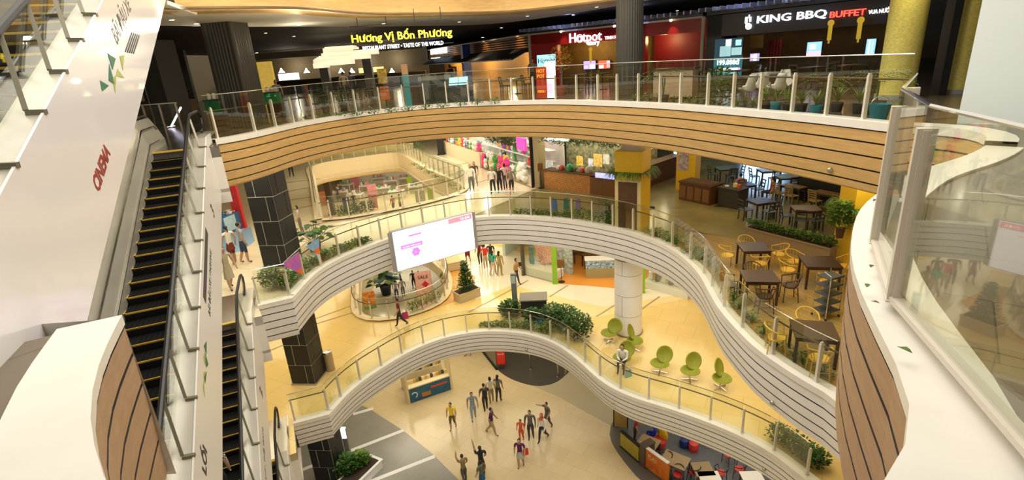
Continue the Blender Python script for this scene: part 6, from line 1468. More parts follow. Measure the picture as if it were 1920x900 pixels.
t = thing('pastry_counter', 'glass pastry display counter left of the white round column', 'counter', P(1112, 522, 5.3), R(-6))
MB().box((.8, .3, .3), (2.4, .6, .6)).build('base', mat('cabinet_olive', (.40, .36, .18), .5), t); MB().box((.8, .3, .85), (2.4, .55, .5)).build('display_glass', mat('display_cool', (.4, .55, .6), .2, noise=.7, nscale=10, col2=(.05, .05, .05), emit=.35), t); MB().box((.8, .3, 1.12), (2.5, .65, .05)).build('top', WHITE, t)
t = thing('poster_stand', 'orange and dark poster stand on the orange shop floor', 'sign', P(1053, 529, 5.3)); MB().box((0, 0, .5), (.03, .03, 1.0)).build('pole', BLACK, t); MB().box((0, -.02, 1.15), (.42, .03, .5)).build('poster', mat('poster_rust', (.35, .14, .03), .5, noise=.6, nscale=9), t); MB().lathe([(.2, 0), (.2, .03)], seg=16).build('foot', BLACK, t)
s3 = frame(P(1206, 538, 5.3), P(1290, 562, 5.3), 5.3); L_ = s3.L
t = thing('window_shop', 'low shop window with white goods right of the thin green pillar', 'shop front', s3.o, s3.rz)
MB().box((L_/2, 1.5, 1.8), (L_, .1, 3.6)).build('back_wall', mat('shop_dark_brown', (.18, .1, .06), .5, noise=.6, nscale=6, col2=(.6, .5, .4)), t); MB().box((L_/2, .3, .2), (L_, .7, .4)).build('podium', SHW, t); MB().box((L_/2, .0, 1.0), (L_, .02, 1.8)).build('window_glass', GLASS, t)
for k in range(6):
    p = s3.o+s3.d*L_*(.1+.15*k)+s3.n*.35+Vector((0, 0, .4)); tag(MB().lathe([(.1, 0), (.16, .1), (.12, .3), (.14, .42)], seg=12).ball((0, 0, .45), (.13, .13, .06)).build('display_vase', colm([(.8, .8, .78), (.25, .2, .2)][k % 2], .4), None, p), '%s vase in the low shop window right of the round column' % ['white', 'dark'][k % 2], 'vase', '%s vases in the low window' % ['white', 'dark'][k % 2])
bw = frame(P(1040, 500, 5.3)+Vector((0, 2.5, 0)), P(1330, 545, 5.3)+Vector((0, 3.5, 0)), 5.3)
struct(MB().box((bw.L/2, 0, 1.8), (bw.L, .2, 3.6)).build('wall_shop', mat('shop_back_brown', (.35, .16, .06), .6, noise=.6, nscale=3, col2=(.12, .06, .03)), None, bw.o, bw.rz))
# tables with goods inside orange shop
for k, (px, py) in enumerate([(1105, 500), (1130, 505), (1085, 490)]):
    table(P(px, py, 5.32), .2, ['brown display table nearest the pastry counter', 'brown display table behind the pastry counter', 'brown display table at the back of the orange floor'][k], .8, .6, .8, mat('table_brown', (.16, .09, .03), .35), CHAR)
struct(MB().box((0, 0, 1.8), (3.4, .2, 3.6)).build('wall_shop', mat('pale_green_wall', (.62, .78, .70), .5), None, P(965, 490, 5.3)+Vector((.2, 2.6, 0)), R(60)))
# banner by the small opening
t = thing('standing_banner', 'pink printed banner standing in the small opening below the screen', 'banner', P(800, 530, 5.3)+Vector((-.3, .6, -1.6)), R(10))
MB().box((0, 0, .8), (.95, .03, 2.6)).build('banner_cloth', mat('banner_pink', (.85, .35, .32), .6, noise=.4, nscale=6, col2=(.9, .6, .55)), t)
fitM('SALE', .6, .22, Matrix(((1, 0, 0, 0), (0, 0, -1, -.03), (0, 1, 0, 1.75), (0, 0, 0, 1))), BLKT, t, 'banner_lettering'); MB().box((.1, -.03, 1.25), (.3, .02, .3), M=Matrix.Rotation(.8, 3, 'Y')).build('red_flower_print', mat('print_crimson', (.6, .02, .06), .5), t)
MB().tube([(-.5, 0, 2.1), (.5, 0, 2.1)], .015, 5).build('top_rod', GREY, t)
for x in (-.48, .48): MB().tube([(x, .04, -3.69), (x, .04, 2.1)], .02, 6).build('pole', GREY, t)
t = thing('standing_banner', 'orange and red printed banner standing inside the small opening at the left', 'banner', P(683, 556, 5.3)+Vector((.1, .5, -1.3)), R(15)); MB().box((0, 0, .9), (.7, .03, .9)).build('banner_cloth', mat('banner_orange_print', (.85, .4, .04), .6, noise=.8, nscale=7, col2=(.6, .08, .02)), t); MB().box((0, 0, .36), (.7, .04, .2)).build('green_foot', GRN, t); MB().box((0, .05, -1.65), (.05, .05, 4.7)).build('pole', GREY, t)
for k in range(6):
    p = P(772+k*9, 590-k*4, 5.3)+Vector((0, .35, 0)); shrub(p, 'tall thin bamboo-like plant in the trough of the small opening', .25, .2, .35, 60, .13, LG[:2]+LG[2:], 'plants in the small opening trough', 0, 26)
# things on level 0 seen through the small opening
for k, (px, py, l_, sh, pn, rz) in enumerate([(745, 560, 'person in grey seen through the small opening, left of a pair', (.4, .4, .38), (.1, .1, .12), 0), (757, 556, 'person in pale grey seen through the small opening, right of a pair', (.45, .43, .4), (.2, .2, .2), .3), (777, 540, 'person in black standing near the pink banner in the small opening', (.02, .02, .03), (.03, .03, .03), 3), (788, 541, 'small person in dark clothes beside the one in black', (.05, .06, .06), (.2, .15, .1), 3), (752, 530, 'small person in teal walking in the small opening', (.02, .3, .32), (.05, .2, .3), 2)]):
    q = P(px, py, 0); person((q.x, q.y, 0.0), 1.6 if k != 4 else 1.3, rz, l_, sh, pn, 'short', .2)
potted(P(725, 552, 0), 'round potted plant with blue and yellow balls in the small opening', 'broad', .45, .8, 1.6, BLACK, None, LG)
for k, (dx, dz, c_, l_) in enumerate([(.5, 1.2, (.8, .55, .03), 'yellow ball on the potted plant in the small opening'), (.45, 1.75, (.03, .08, .35), 'navy ball on the potted plant in the small opening'), (-.35, 1.4, (.05, .3, .4), 'teal ball on the potted plant in the small opening')]):
    q = P(725, 552, 0); tag(MB().ball((0, 0, 0), .3, 0, 14, 10).ball((0, 0, .3), .05).build('party_balloon', colm(c_, .4), None, (q.x+dx, q.y-.2, dz)), l_, 'balloon')
zone([(690, 590), (700, 540), (760, 480), (850, 470), (840, 560), (760, 600)], 0, mat('white_floor', (.82, .78, .66), .2), .01)
# people of level 1
ppl1 = [((752, 612), 1.55, 1.9, 'person in dark red top walking with a magenta carrier bag', (.16, .02, .03), (.03, .03, .03), 'short', .5, {}),
 ((970, 532), 1.6, -1.9, 'person with brown jacket and black shoulder bag walking left on the pale floor', (.45, .25, .10), (.04, .04, .05), 'bob', .45, dict(sleeves='long')),
 ((926, 516), 1.6, -.6, 'person with teal green shawl walking in the group', (.03, .42, .30), (.6, .45, .3), 'long', .35, dict(shorts=True)),
 ((938, 517), 1.6, -.4, 'person in olive top right of the teal shawl', (.35, .28, .08), (.35, .28, .1), 'long', .2, {}),
 ((911, 503), 1.6, .2, 'person in bright red shirt in the group', (.75, .03, .02), (.6, .45, .35), 'short', .2, dict(shorts=True)),
 ((901, 495), 1.6, .2, 'person in dark red at the left of the group', (.2, .01, .02), (.04, .03, .03), 'short', .2, {}),
 ((922, 498), 1.6, 3.0, 'person in black behind the teal shawl', (.03, .03, .03), (.1, .06, .05), 'long', .2, {}),
 ((878, 492), 1.6, 2.8, 'person in maroon dress half hidden under the balcony right of the screen', (.22, .02, .06), (.22, .02, .06), 'short', .2, dict(skirt=(.2, .02, .06, .2)))]
for (px, h_, rz, l_, sh, pn, hr, wk, kw) in ppl1:
    q = P(px[0], px[1], 5.31); person((q.x, q.y, 5.31), h_, rz, l_, sh, pn, hr, wk, **kw)
q = P(762, 606, 5.3); handbag((q.x, q.y-.05, 5.3+.28), .3, 'magenta carrier bag held by the walking person in dark red', (.6, .06, .25), .34, .36, .2)
q = P(975, 520, 5.3); handbag((q.x, q.y-.1, 5.3+.75), .3, 'black shoulder bag of the person with the brown jacket', (.02, .02, .02), .26, .24, .3)
q = P(926, 503, 5.3); handbag((q.x-.12, q.y-.2, 5.3+.65), .3, 'teal tote bag carried in the group', (.02, .35, .28), .36, .34, .2)
# people of level 2
ppl2 = [((440, 494), 1.6, .9, 'person with ponytail in white top and dark red skirt, left of the couple', (.80, .76, .62), (.15, .03, .03), 'tail', .25, dict(skirt=(.20, .03, .02, .14), sleeves='none', shorts=True)),
 ((463, 492), 1.7, -.8, 'person in grey shirt and navy shorts, right of the couple', (.30, .31, .36), (.03, .05, .10), 'short', .2, dict(shorts=True)),
 ((436, 542), 1.6, -2.2, 'person in a knee-length beige dress by the escalator glass', (.50, .43, .28), (.50, .43, .28), 'bun', .3, dict(skirt=(.50, .43, .28, .26))),
 ((566, 437), 1.35, 2.0, 'small person with black hair behind the glass near the black column', (.45, .42, .33), (.2, .18, .15), 'bob', .1, {}),
 ((885, 358), 1.55, 3.1, 'person in white blouse and grey trousers walking left of the group of four', (.80, .78, .70), (.15, .16, .18), 'long', .25, dict(sleeves='long')),
 ((892, 350), 1.5, 3.0, 'person in dark brown top behind the white blouse', (.06, .04, .04), (.40, .36, .3), 'long', .2, {}),
 ((925, 363), 1.5, 3.0, 'person in white shirt and black trousers at the left of the group of four', (.78, .74, .72), (.03, .03, .04), 'short', .3, {}),
 ((938, 361), 1.5, 3.1, 'person all in black in the middle of the group of four', (.02, .02, .025), (.02, .02, .025), 'short', .3, dict(sleeves='long')),
 ((948, 355), 1.5, .2, 'person in pale pink top carrying things in the group of four', (.75, .55, .55), (.05, .05, .08), 'bob', .2, {}),
 ((960, 364), 1.5, 3.2, 'person in grey shirt, dark shorts and backpack right of the group of four', (.30, .28, .24), (.05, .05, .06), 'short', .25, dict(shorts=True, pack=(.12, .10, .09)))]
for (px, h_, rz, l_, sh, pn, hr, wk, kw) in ppl2:
    q = P(px[0], px[1], 10.61); person((q.x, q.y, 10.61), h_, rz, l_, sh, pn, hr, wk, **kw)
for (px, py, rz, l_, c_) in [(1386, 368, 0, 'person in a pale pink shirt sitting with back to the camera at the diners table', (.5, .22, .2)), (1445, 376, 1.2, 'person in a red top sitting at the left dining table', (.55, .03, .03))]:
    q = P(px, py, 10.61); chair_side((q.x, q.y, 10.61), rz, ('dark side chair under the person in the ' + ('pale pink shirt' if px < 1400 else 'red top')), CHAR, None, None, 3); person((q.x, q.y-.02, 10.61), 1.55, rz, l_, c_, (.03, .03, .04), 'short', sit=True)
q = rf.o+rf.d*rf.L*.45+rf.n*1.2; person((q.x, q.y, 10.61), 1.6, 2.6, 'person with black hair working behind the receding bar counter', (.35, .22, .1), (.05, .05, .05), 'short')
q = P(548, 332, 10.6); person((q.x, q.y, 10.6), 1.5, .2, 'person in dark trousers walking far left under the wood balcony', (.3, .3, .3), (.03, .03, .04), 'short', .4)
# people of level 3
ppl3 = [((651, 190), 1.65, .1, 'person in a beige shirt standing by the bar stools of the food court', (.45, .36, .25), (.05, .05, .06), 'short', .1, {}),
 ((664, 186), 1.6, .3, 'person in navy beside the beige shirt at the food court', (.05, .06, .16), (.03, .03, .04), 'short', .1, {}),
 ((487, 208), 1.5, 2.6, 'person with dark hair behind the bright green counter at the left', (.30, .15, .06), (.05, .04, .04), 'short', 0, {}),
 ((527, 206), 1.5, -2.6, 'person in pale clothes right of the bright green counter', (.35, .28, .25), (.05, .04, .04), 'bob', 0, {}),
 ((848, 172), 1.6, .8, 'person in black behind the sloping menu desk', (.03, .025, .03), (.03, .03, .03), 'bob', 0, {}),
 ((1000, 166), 1.6, 3.0, 'person in grey at the udon counter near the red wall', (.3, .26, .2), (.05, .05, .05), 'short', 0, {})]
for (px, h_, rz, l_, sh, pn, hr, wk, kw) in ppl3:
    q = P(px[0], px[1], 15.9); q = q if q.y < 40 else PY(px[0], px[1], 30); person((q.x, q.y, 15.9), h_, rz, l_, sh, pn, hr, wk, **kw)
# person on the second escalator
q = P(430, 765, 7.6); 
k_ = 16.63-1.0; y_l = -5.2; b_ = dc*(-3.0)+dh*(16.63+y_l); person((b_.x, b_.y, 10.6-.16*13-.02), 1.62, EANG+.1, 'person in a black and white checked shirt riding the second escalator', (.3, .3, .3), (.02, .02, .03), 'short', .15, sleeves='short', check=True)
# ================================================================ LEVEL 0
kf = frame(P(770, 757, 0), P(846, 731, 0), 0.0); L_ = kf.L
t = thing('market_kiosk', 'small snack kiosk with blue printed counter front, left of the people on the ground floor', 'kiosk', kf.o, kf.rz)
MB().box((L_/2, .35, .45), (L_, .6, .9)).build('counter', mat('kiosk_cream', (.8, .72, .5), .5), t); MB().box((L_/2, .03, .45), (L_, .04, .84)).build('printed_front', mat('kiosk_print', (.01, .09, .20), .4, noise=.6, nscale=3, col2=(.03, .16, .28)), t)
MB().tube([(L_*.12+.16*math.cos(x), 0, .45+.16*math.sin(x)) for x in [PI*1.2*k/14-1.2 for k in range(15)]], .03, 6).build('swirl_print', mat('swirl_white', (.8, .85, .85), .5), t)
MB().box((L_*.72, 0, .62), (L_*.4, .02, .12)).build('red_print', mat('print_redorange', (.6, .10, .03), .5), t); MB().box((L_*.40, 0, .3), (.5, .02, .25)).build('orange_print', mat('print_orange', (.7, .3, .06), .5, noise=.5, nscale=9), t)
MB().box((L_/2, .4, .93), (L_+.06, .8, .07)).build('countertop', mat('kiosk_top', (.85, .76, .5), .4), t)
MB().box((L_/2, 1.6, .5), (L_, .5, 1.0)).build('back_counter', mat('kiosk_cream', (.8, .72, .5), .5), t); MB().box((L_*.5, 1.9, 1.4), (L_, .05, 1.0)).build('back_panel', mat('kiosk_back', (.8, .72, .5), .5, noise=.5, nscale=7, col2=(.55, .4, .2)), t)
MB().box((L_*.28, 1.3, 1.95), (L_*.5, .3, .5)).build('header_left', mat('kiosk_slate', (.13, .12, .15), .5), t); MB().box((L_*.75, 1.4, 1.95), (L_*.5, .25, .2)).build('header_green', mat('kiosk_green', (.15, .22, .03), .5), t)
for x in (-.06, L_+.06): MB().box((x, .35, 1.05), (.12, .7, 2.1)).build('side_post', mat('kiosk_post', (.80, .66, .38), .5), t)
gd = [('dark tin', (.08, .05, .03)), ('cream box', (.8, .7, .4)), ('orange box', (.75, .38, .08)), ('olive jar', (.3, .3, .06))]; pr0 = {}
for k in range(28):
    n_, c_ = gd[k % 4] if k % 7 else gd[1]; row = k//14; u = L_*(.06+.9*(k % 14)/13); p = kf.o+kf.d*u+kf.n*(.45 if row == 0 else 1.5)+Vector((0, 0, .966 if row == 0 else 1.0))
    if n_ not in pr0:
        o = MB().box((0, 0, .09), (.17, .14, .18)).box((0, 0, .185), (.13, .1, .02)).build('snack_pack', colm(c_, .5), None, p, kf.rz); pr0[n_] = o; tag(o, n_+' of snacks set out on the small kiosk', 'food', n_+'es on the kiosk')
    else: o = pr0[n_].copy(); COL.objects.link(o); o.location = p
t = thing('standing_sign', 'red price sign board with white print beside the dark oval carpet', 'sign', P(941, 696, 0)+Vector((0, .3, 0)), R(-3))
MB().box((0, 0, .95), (.5, .06, 1.3)).build('board', mat('sign_board_red', (.60, .02, .01), .4, emit=.15), t); MB().box((0, .03, .95), (.58, .04, 1.4)).build('frame', CHAR, t); fitM('-50%', .36, .16, Matrix(((1, 0, 0, 0), (0, 0, -1, -.035), (0, 1, 0, 1.25), (0, 0, 0, 1))), WHITE, t, 'sign_lettering'); fitM('SALE OFF', .38, .1, Matrix(((1, 0, 0, 0), (0, 0, -1, -.035), (0, 1, 0, 1.0), (0, 0, 0, 1))), WHITE, t, 'sign_lettering'); MB().box((-.1, 0, .15), (.05, .3, .3)).box((.1, 0, .15), (.05, .3, .3)).build('foot', CHAR, t)
cp = None
for k, (px, py) in enumerate([(995, 692), (1046, 706), (1060, 700)]):
    p = P(px, py, 0)
    if cp is None: cp = tag(MB().lathe([(.09, 0), (.06, .04), (.06, 3.6)], seg=16).build('steel_pole', STEEL, None, p), 'slim steel pole standing on the dark oval floor', 'pole', 'steel poles on the dark oval')
    else: c_ = cp.copy(); COL.objects.link(c_); c_.location = p
# shop glass line behind red sign
s0 = frame(P(905, 660, 0), P(932, 694, 0), 0); t = thing('glass_partition', 'glass partition with dark sill left of the red price sign', 'partition', s0.o, s0.rz); MB().box((s0.L/2, 0, 1.6), (s0.L, .03, 3.0)).build('glass_pane', GLASS, t); MB().box((s0.L/2, 0, .05), (s0.L, .12, .1)).build('sill', BLACK, t)
# plant and light totem at the bottom
for k, (dx, dy, s) in enumerate([(0, 0, .6), (.5, .35, .45)]):
    shrub(P(652, 884, .4)+Vector((dx, dy, 0)), ['bushy bright green plant at the foot of the ground floor black column', 'yellow-green plant at the corner of the white planter'][k], s, s*.8, s*.7, 700, .17, [LG[:2]+LG[1:2], LG[1:]][k])
t = thing('white_planter', 'white rounded planter trough behind the bright green plant', 'planter', P(668, 905, 0)+Vector((.1, .1, 0)), R(60)); MB().box((0, 0, .22), (2.2, .9, .44)).box((0, 0, .45), (2.3, 1.0, .05)).build('trough', WHITE, t); MB().box((0, 0, .48), (2.0, .75, .03)).build('soil', SOIL, t)
t = thing('light_totem', 'slim white totem with a glowing top beside the ground floor column', 'light', P(651, 862, 0)+Vector((0, .3, 0)), R(-5)); MB().box((0, 0, .8), (.24, .14, 1.6)).build('body', GREY, t); MB().box((0, -.02, 1.35), (.22, .14, .55)).build('lit_head', emat('totem_white', (1, 1, .95), 2), t)
# people of level 0
ppl0 = [((850, 805), 1.62, 2.9, 'person in a yellow shirt and olive shorts walking alone', (.85, .60, .02), (.14, .10, .03), 'short', .25, dict(shorts=True)),
 ((889, 787), 1.70, 3.3, 'person in a blue-grey shirt and pale trousers walking', (.22, .29, .36), (.32, .38, .42), 'short', .25, {}),
 ((911, 769), 1.66, .3, 'person in dark top with black backpack seen from behind', (.06, .06, .05), (.03, .03, .03), 'short', .2, dict(pack=(.03, .03, .03))),
 ((922, 754), 1.6, .2, 'person in white top right of the dark backpack', (.72, .68, .55), (.30, .25, .12), 'bob', .2, {}),
 ((936, 752), 1.66, -.3, 'person in grey top at the right of the standing group', (.14, .14, .12), (.04, .04, .05), 'long', .15, {}),
 ((924, 816), 1.64, -1.7, 'person in a dark purple top and khaki trousers striding', (.08, .01, .09), (.42, .32, .16), 'short', .5, dict(skin=(.4, .25, .15))),
 ((978, 826), 1.25, 2.8, 'small person in an orange-red outfit', (.72, .10, .03), (.65, .09, .03), 'bob', .15, {}),
 ((996, 823), 1.68, 3.0, 'person in a grey jacket and dark trousers between the red outfit and the white shirt', (.12, .12, .11), (.05, .05, .05), 'short', .15, dict(sleeves='long')),
 ((1018, 828), 1.66, 2.5, 'person in a loose white shirt and red headscarf striding', (.82, .80, .74), (.03, .03, .04), 'short', .5, dict(sleeves='long', hijab=(.55, .10, .04))),
 ((1027, 803), 1.55, 2.2, 'person in dark grey with one arm out behind the white shirt', (.11, .10, .08), (.10, .10, .09), 'short', .3, dict(arms={'r': ((.2, .06, .80), (.32, .12, .78)), 'l': ((-.15, .02, .65), (-.13, .12, .52))})),
 ((977, 876), 1.6, 2.9, 'person in a purple top and pale skirt holding a red bag', (.10, .01, .10), (.45, .30, .2), 'bob', .2, dict(skirt=(.45, .48, .42, .18), shorts=True)),
 ((872, 905), 1.55, .6, 'person in olive top raising one arm at the bottom edge', (.28, .20, .07), (.10, .09, .08), 'bun', .2, dict(arms={'l': ((-.16, .05, .95), (-.15, .06, 1.1)), 'r': ((.15, .02, .66), (.13, .12, .54))})),
 ((905, 893), 1.66, .3, 'person in black with one arm raised high near the bottom edge', (.02, .02, .025), (.03, .03, .04), 'long', .15, dict(arms={'l': ((-.14, .05, .98), (-.16, .08, 1.14)), 'r': ((.15, .02, .66), (.13, .12, .54))})),
 ((906, 915), 1.5, .8, 'person in blue patterned skirt in front of the raised arm', (.10, .12, .08), (.02, .09, .22), 'bob', .1, dict(skirt=(.02, .10, .25, .2))),
 ((877, 668), 1.5, 2, 'person far behind under the lowest balcony, only legs showing', (.3, .3, .3), (.35, .3, .2), 'short', .3, dict(shorts=True))]
for (px, h_, rz, l_, sh, pn, hr, wk, kw) in ppl0:
    q = P(px[0], px[1], 0); person((q.x, q.y, .012), h_, rz, l_, sh, pn, hr, wk, **kw)
q = P(987, 866, 0); handbag((q.x, q.y, .42), .3, 'bright red carrier bag held by the person in the purple top', (.75, .03, .02), .26, .32, .2)
# café at the right bottom
FY = mat('cut_yellow_screen', (.75, .62, .06), .5, noise=.75, nscale=24, col2=(.10, .09, .03)); CAB = mat('cafe_cabinet', (.10, .08, .06), .5)
c1 = frame(P(1163, 838, 0), P(1197, 868, 0), .03); t = thing('cafe_partition', 'yellow leaf-pattern partition at the ground floor play café', 'partition', c1.o, c1.rz); MB().box((c1.L/2, .05, .45), (c1.L, .1, .8)).build('pattern_panel', FY, t); MB().box((c1.L/2, .05, .88), (c1.L, .16, .06)).box((c1.L/2, .05, .03), (c1.L, .14, .06)).build('rail', BLACK, t)
c0 = frame(P(1152, 815, 0)+Vector((0.1, .6, 0)), P(1185, 820, 0)+Vector((.1, .6, 0)), .03); t = thing('cafe_screen_wall', 'tall tan screen panels at the left end of the play café', 'partition', c0.o, c0.rz); MB().box((c0.L*.4, 0, 1.0), (c0.L*.8, .06, 2.0)).build('tan_panel', mat('tan_fabric', (.55, .38, .12), .6, noise=.15), t)
for x in (0, c0.L*.8): MB().box((x, 0, 1.0), (.05, .08, 2.05)).build('post', BLACK, t)
c2 = frame(P(1199, 871, 0), P(1208, 879, 0), .03); tag(MB().box((c2.L/2, .3, .55), (c2.L, .6, 1.1)).box((c2.L/2, .3, 1.12), (c2.L+.05, .65, .05)).build('cafe_cabinet', CAB, None, c2.o, c2.rz), 'dark cabinet between the yellow partition and the orange panel', 'cabinet')
c3 = frame(P(1209, 878, 0), P(1250, 909, 0), .03); t = thing('cafe_counter_panel', 'orange printed panel counter at the front of the play café', 'counter', c3.o, c3.rz); MB().box((c3.L/2, .08, .55), (c3.L, .12, 1.0)).build('printed_panel', mat('orange_print', (.80, .24, .02), .4, noise=.5, nscale=4, col2=(.55, .10, .01)), t); MB().box((c3.L/2, .08, 1.08), (c3.L, .16, .04)).build('white_cap', WHITE, t)
fitM('PLAY', c3.L*.4, .2, Matrix(((1, 0, 0, c3.L*.35), (0, 0, -1, .0), (0, 1, 0, .8), (0, 0, 0, 1))), mat('print_cream', (.85, .7, .5), .5), t, 'panel_lettering')
TANT = mat('tan_tabletop', (.40, .29, .16), .45, noise=.15)
table(P(1212, 834, .74)-Vector((-.1, -.1, .71)), R(-40), 'tan square table strewn with small things behind the yellow partition', .9, .9, .74, TANT, CAB)
table(P(1259, 869, .74)-Vector((-.22, -.18, .71)), R(-38), 'tan square table behind the orange printed panel', 1.1, .85, .74, TANT, CAB)
table(P(1318, 880, .74)-Vector((0, 0, .71)), R(0), 'square brown table among the red and black chairs', .8, .8, .74, mat('table_brown2', (.30, .22, .12), .45), CAB)
table(P(1332, 898, .74)-Vector((0, 0, .71)), R(-3), 'white table at the bottom edge left of the red chairs', .85, .8, .74, WHITE, CAB)
table(P(1412, 898, .74)-Vector((0, 0, .71)), R(-3), 'white table at the bottom edge under the lowest balcony', .85, .8, .74, WHITE, CAB)
RS = mat('red_seat', (.65, .05, .05), .5)
for (px, py, rz, l_) in [(1350, 902, -.9, 'black framed chair with red seat left of a pair facing the white tables'), (1385, 895, .9, 'black framed chair with red seat right of a pair facing the white tables'), (1270, 905, 2.4, 'dark red chair by the orange panel at the bottom edge'), (1300, 900, .5, 'patterned dark chair left of the brown table'), (1365, 868, 2, 'red-seated stool chair under the balcony edge'), (1248, 878, 1.6, 'dark chair with blue grey seat behind the orange panel')]:
    p = P(px, py, .03); chair_tub(p, rz, l_, BLACK, RS if 'blue' not in l_ else mat('seat_slate', (.12, .18, .24), .5))
sc_ = frame(P(1225, 785, 0), P(1330, 838, 0), .03); tag(MB().box((sc_.L/2, .2, .25), (sc_.L, .5, .5)).box((sc_.L/2, .2, .52), (sc_.L, .56, .05)).build('banquette', TANT, None, sc_.o, sc_.rz), 'tan low banquette along the red wall of the play café', 'bench')
tag(MB().box((sc_.L/2, .5, .6), (sc_.L, .1, 1.2)).box((sc_.L/2, .5, 1.2), (sc_.L, .14, .04)).build('red_backrest', mat('red_back', (.5, .03, .02), .5), None, sc_.o, sc_.rz), 'long dark red back panel behind the tan banquette', 'panel')
q = P(1203, 835, 0)+Vector((-.25, .25, 0)); person((q.x, q.y, .03), 1.55, -1.9, 'person in a red checked top leaning over the strewn table in the play café', (.35, .02, .02), (.05, .03, .03), 'short', sit=False, lean=.15)
q = P(1228, 828, 0); person((q.x, q.y, .03), 1.5, 1.2, 'person in a vivid blue robe sitting with back turned in the play café', (.01, .03, .55), (.01, .03, .45), 'bob', sit=True, hijab=(.01, .03, .5), sleeves='long')
tub = thing('petal_chair', 'yellow and red tub chair right of the person in blue', 'chair', P(1236, 838, .03), .6); MB().lathe([(.28, .1), (.33, .3), (.30, .42), (.2, .44)], seg=20).build('seat', RS, tub, smooth=True); MB().ball((.22, 0, .62), (.10, .3, .33), 0, 14, 10).build('backrest', YEL, tub, smooth=True); MB().lathe([(.15, 0), (.12, .1)], seg=12).build('foot', BLACK, tub)
for k, (dx, dy, c_, l_) in enumerate([(-.15, .1, (.8, .8, .78), 'white plate on the strewn table'), (.1, .0, (.75, .75, .75), 'small white box on the strewn table'), (.0, -.18, (.1, .1, .12), 'dark phone-sized box on the strewn table'), (.2, .2, (.6, .6, .6), 'grey cup on the strewn table')]):
    p = P(1210, 835, .74); tag(MB().lathe([(.09, 0), (.1, .02), (.07, .05), (.02, .06)], seg=14).build('small_item', colm(c_, .4), None, (p.x+dx, p.y+dy, .77+.0)), l_, 'tableware')
q = P(1300, 845, 0); tag(MB().lathe([(.2, 0), (.24, .2), (.2, .4), (.05, .44)], seg=18).build('round_stool', RS, None, (q.x, q.y, .03)), 'round red stool near the tan banquette', 'stool'); q = P(1283, 838, 0); tag(MB().lathe([(.2, 0), (.24, .2), (.2, .4), (.05, .44)], seg=18).build('round_stool', colm((.01, .03, .2), .5), None, (q.x, q.y, .03)), 'round navy stool left of the round red one', 'stool')
# box planter between glass at the right end of the lowest balcony
for k in range(6):
    i = int(len(E1p)*(.93+.012*k)); i = min(i, len(E1p)-2); tn = (E1p[i+1]-E1p[i-1]).normalized(); p = E1p[i]+V((-tn.y, tn.x))*.75
    shrub((p.x, p.y, 5.3), 'dark leafy planting at the right end of the lowest balcony', .4, .3, .3, 260, .1, LG[:2], 'planting at the right end of the lowest balcony', 0, 10)
# service details on the fascias: small round sensors
sn = None
for (px, py, E_, z_) in [(983, 652, E1p, 4.45), (1144, 752, E1p, 4.6), (1450, 776, E2p, 9.5), (1424, 870, E1p, 4.5), (1552, 328, E3p, 14.85)]:
    i = min(range(2, len(E_)-2), key=lambda i: abs(proj((*E_[i], z_))[0]-px) if E_[i].x > -3 else 1e9); tn = (E_[i+1]-E_[i-1]).normalized(); p = E_[i]-V((tn.y, -tn.x))*.10
    if sn is None: sn = tag(MB().ball((0, 0, 0), (.07, .05, .07), 0, 12, 8).lathe([(.05, -.02), (.05, .02)], seg=12).build('sensor_dome', STEEL, None, (p.x, p.y, z_)), 'small round metal sensor fixed on a balcony front', 'sensor', 'round sensors on the balcony fronts')
    else: c_ = sn.copy(); COL.objects.link(c_); c_.location = (p.x, p.y, z_)
# ================================================================ FAR HALL SEEN THROUGH THE BIG OPENING
spot('pillar_fill', (10.6, 14.7, 14.3), 120, (1, .85, .5), 60, (11.2, 15.6, 12.5))  # added spot that brightens the yellow pillar
zone([(600, 415), (592, 350), (640, 300), (760, 290), (870, 350), (840, 400), (700, 412)], 1, mat('hall_floor', (.85, .74, .48), .15), .01)
zone([(660, 412), (700, 398), (760, 388), (850, 372), (860, 385), (780, 410), (700, 425)], 1, PARQ, .016)
def H(px, py): return P(px, py, 5.32)
struct(MB().box((0, 0, 1.8), (16, .2, 3.6)).build('wall_hall', mat('hall_white', (.85, .82, .75), .5), None, (-10.5, 58, 5.3)))
tag(MB().box((0, 0, 1.8), (.5, .5, 3.6)).box((0, 0, .05), (.6, .6, .1)).build('square_pillar', mat('pillar_dark', (.06, .04, .03), .4), None, H(624, 402)), 'dark square pillar seen down through the far opening', 'pillar')
for i, (px, py, w_, c_, l_) in enumerate([(668, 352, .8, (.85, .30, .38), 'pink poster board seen down through the far opening, leftmost'), (700, 372, .9, (.85, .35, .40), 'pink printed board beside the sloping rail in the far opening'), (702, 392, .8, (.85, .4, .42), 'lower pink printed board in the far opening'), (770, 356, .5, (.35, .5, .03), 'lime green board at the right in the far opening'), (808, 376, .5, (.35, .55, .03), 'lime green panel near the right edge of the far opening'), (790, 385, .9, (.5, .62, .55), 'pale blue green board in the far opening'), (607, 386, .7, (.75, .28, .12), 'orange board left of the dark pillar in the far opening'), (652, 398, .6, (.1, .12, .3), 'small dark framed picture board in the far opening')]):
    t = thing('poster_board', l_, 'sign', H(px, py), R(rnd.uniform(-15, 15))); MB().box((0, 0, .75), (w_, .05, 1.3)).build('panel', mat('board_%d' % i, c_, .5, noise=.35, nscale=6), t)
    for x in (-w_*.4, w_*.4): MB().box((x, .04, .4), (.04, .04, .8)).build('leg', GREY, t)
dt = None
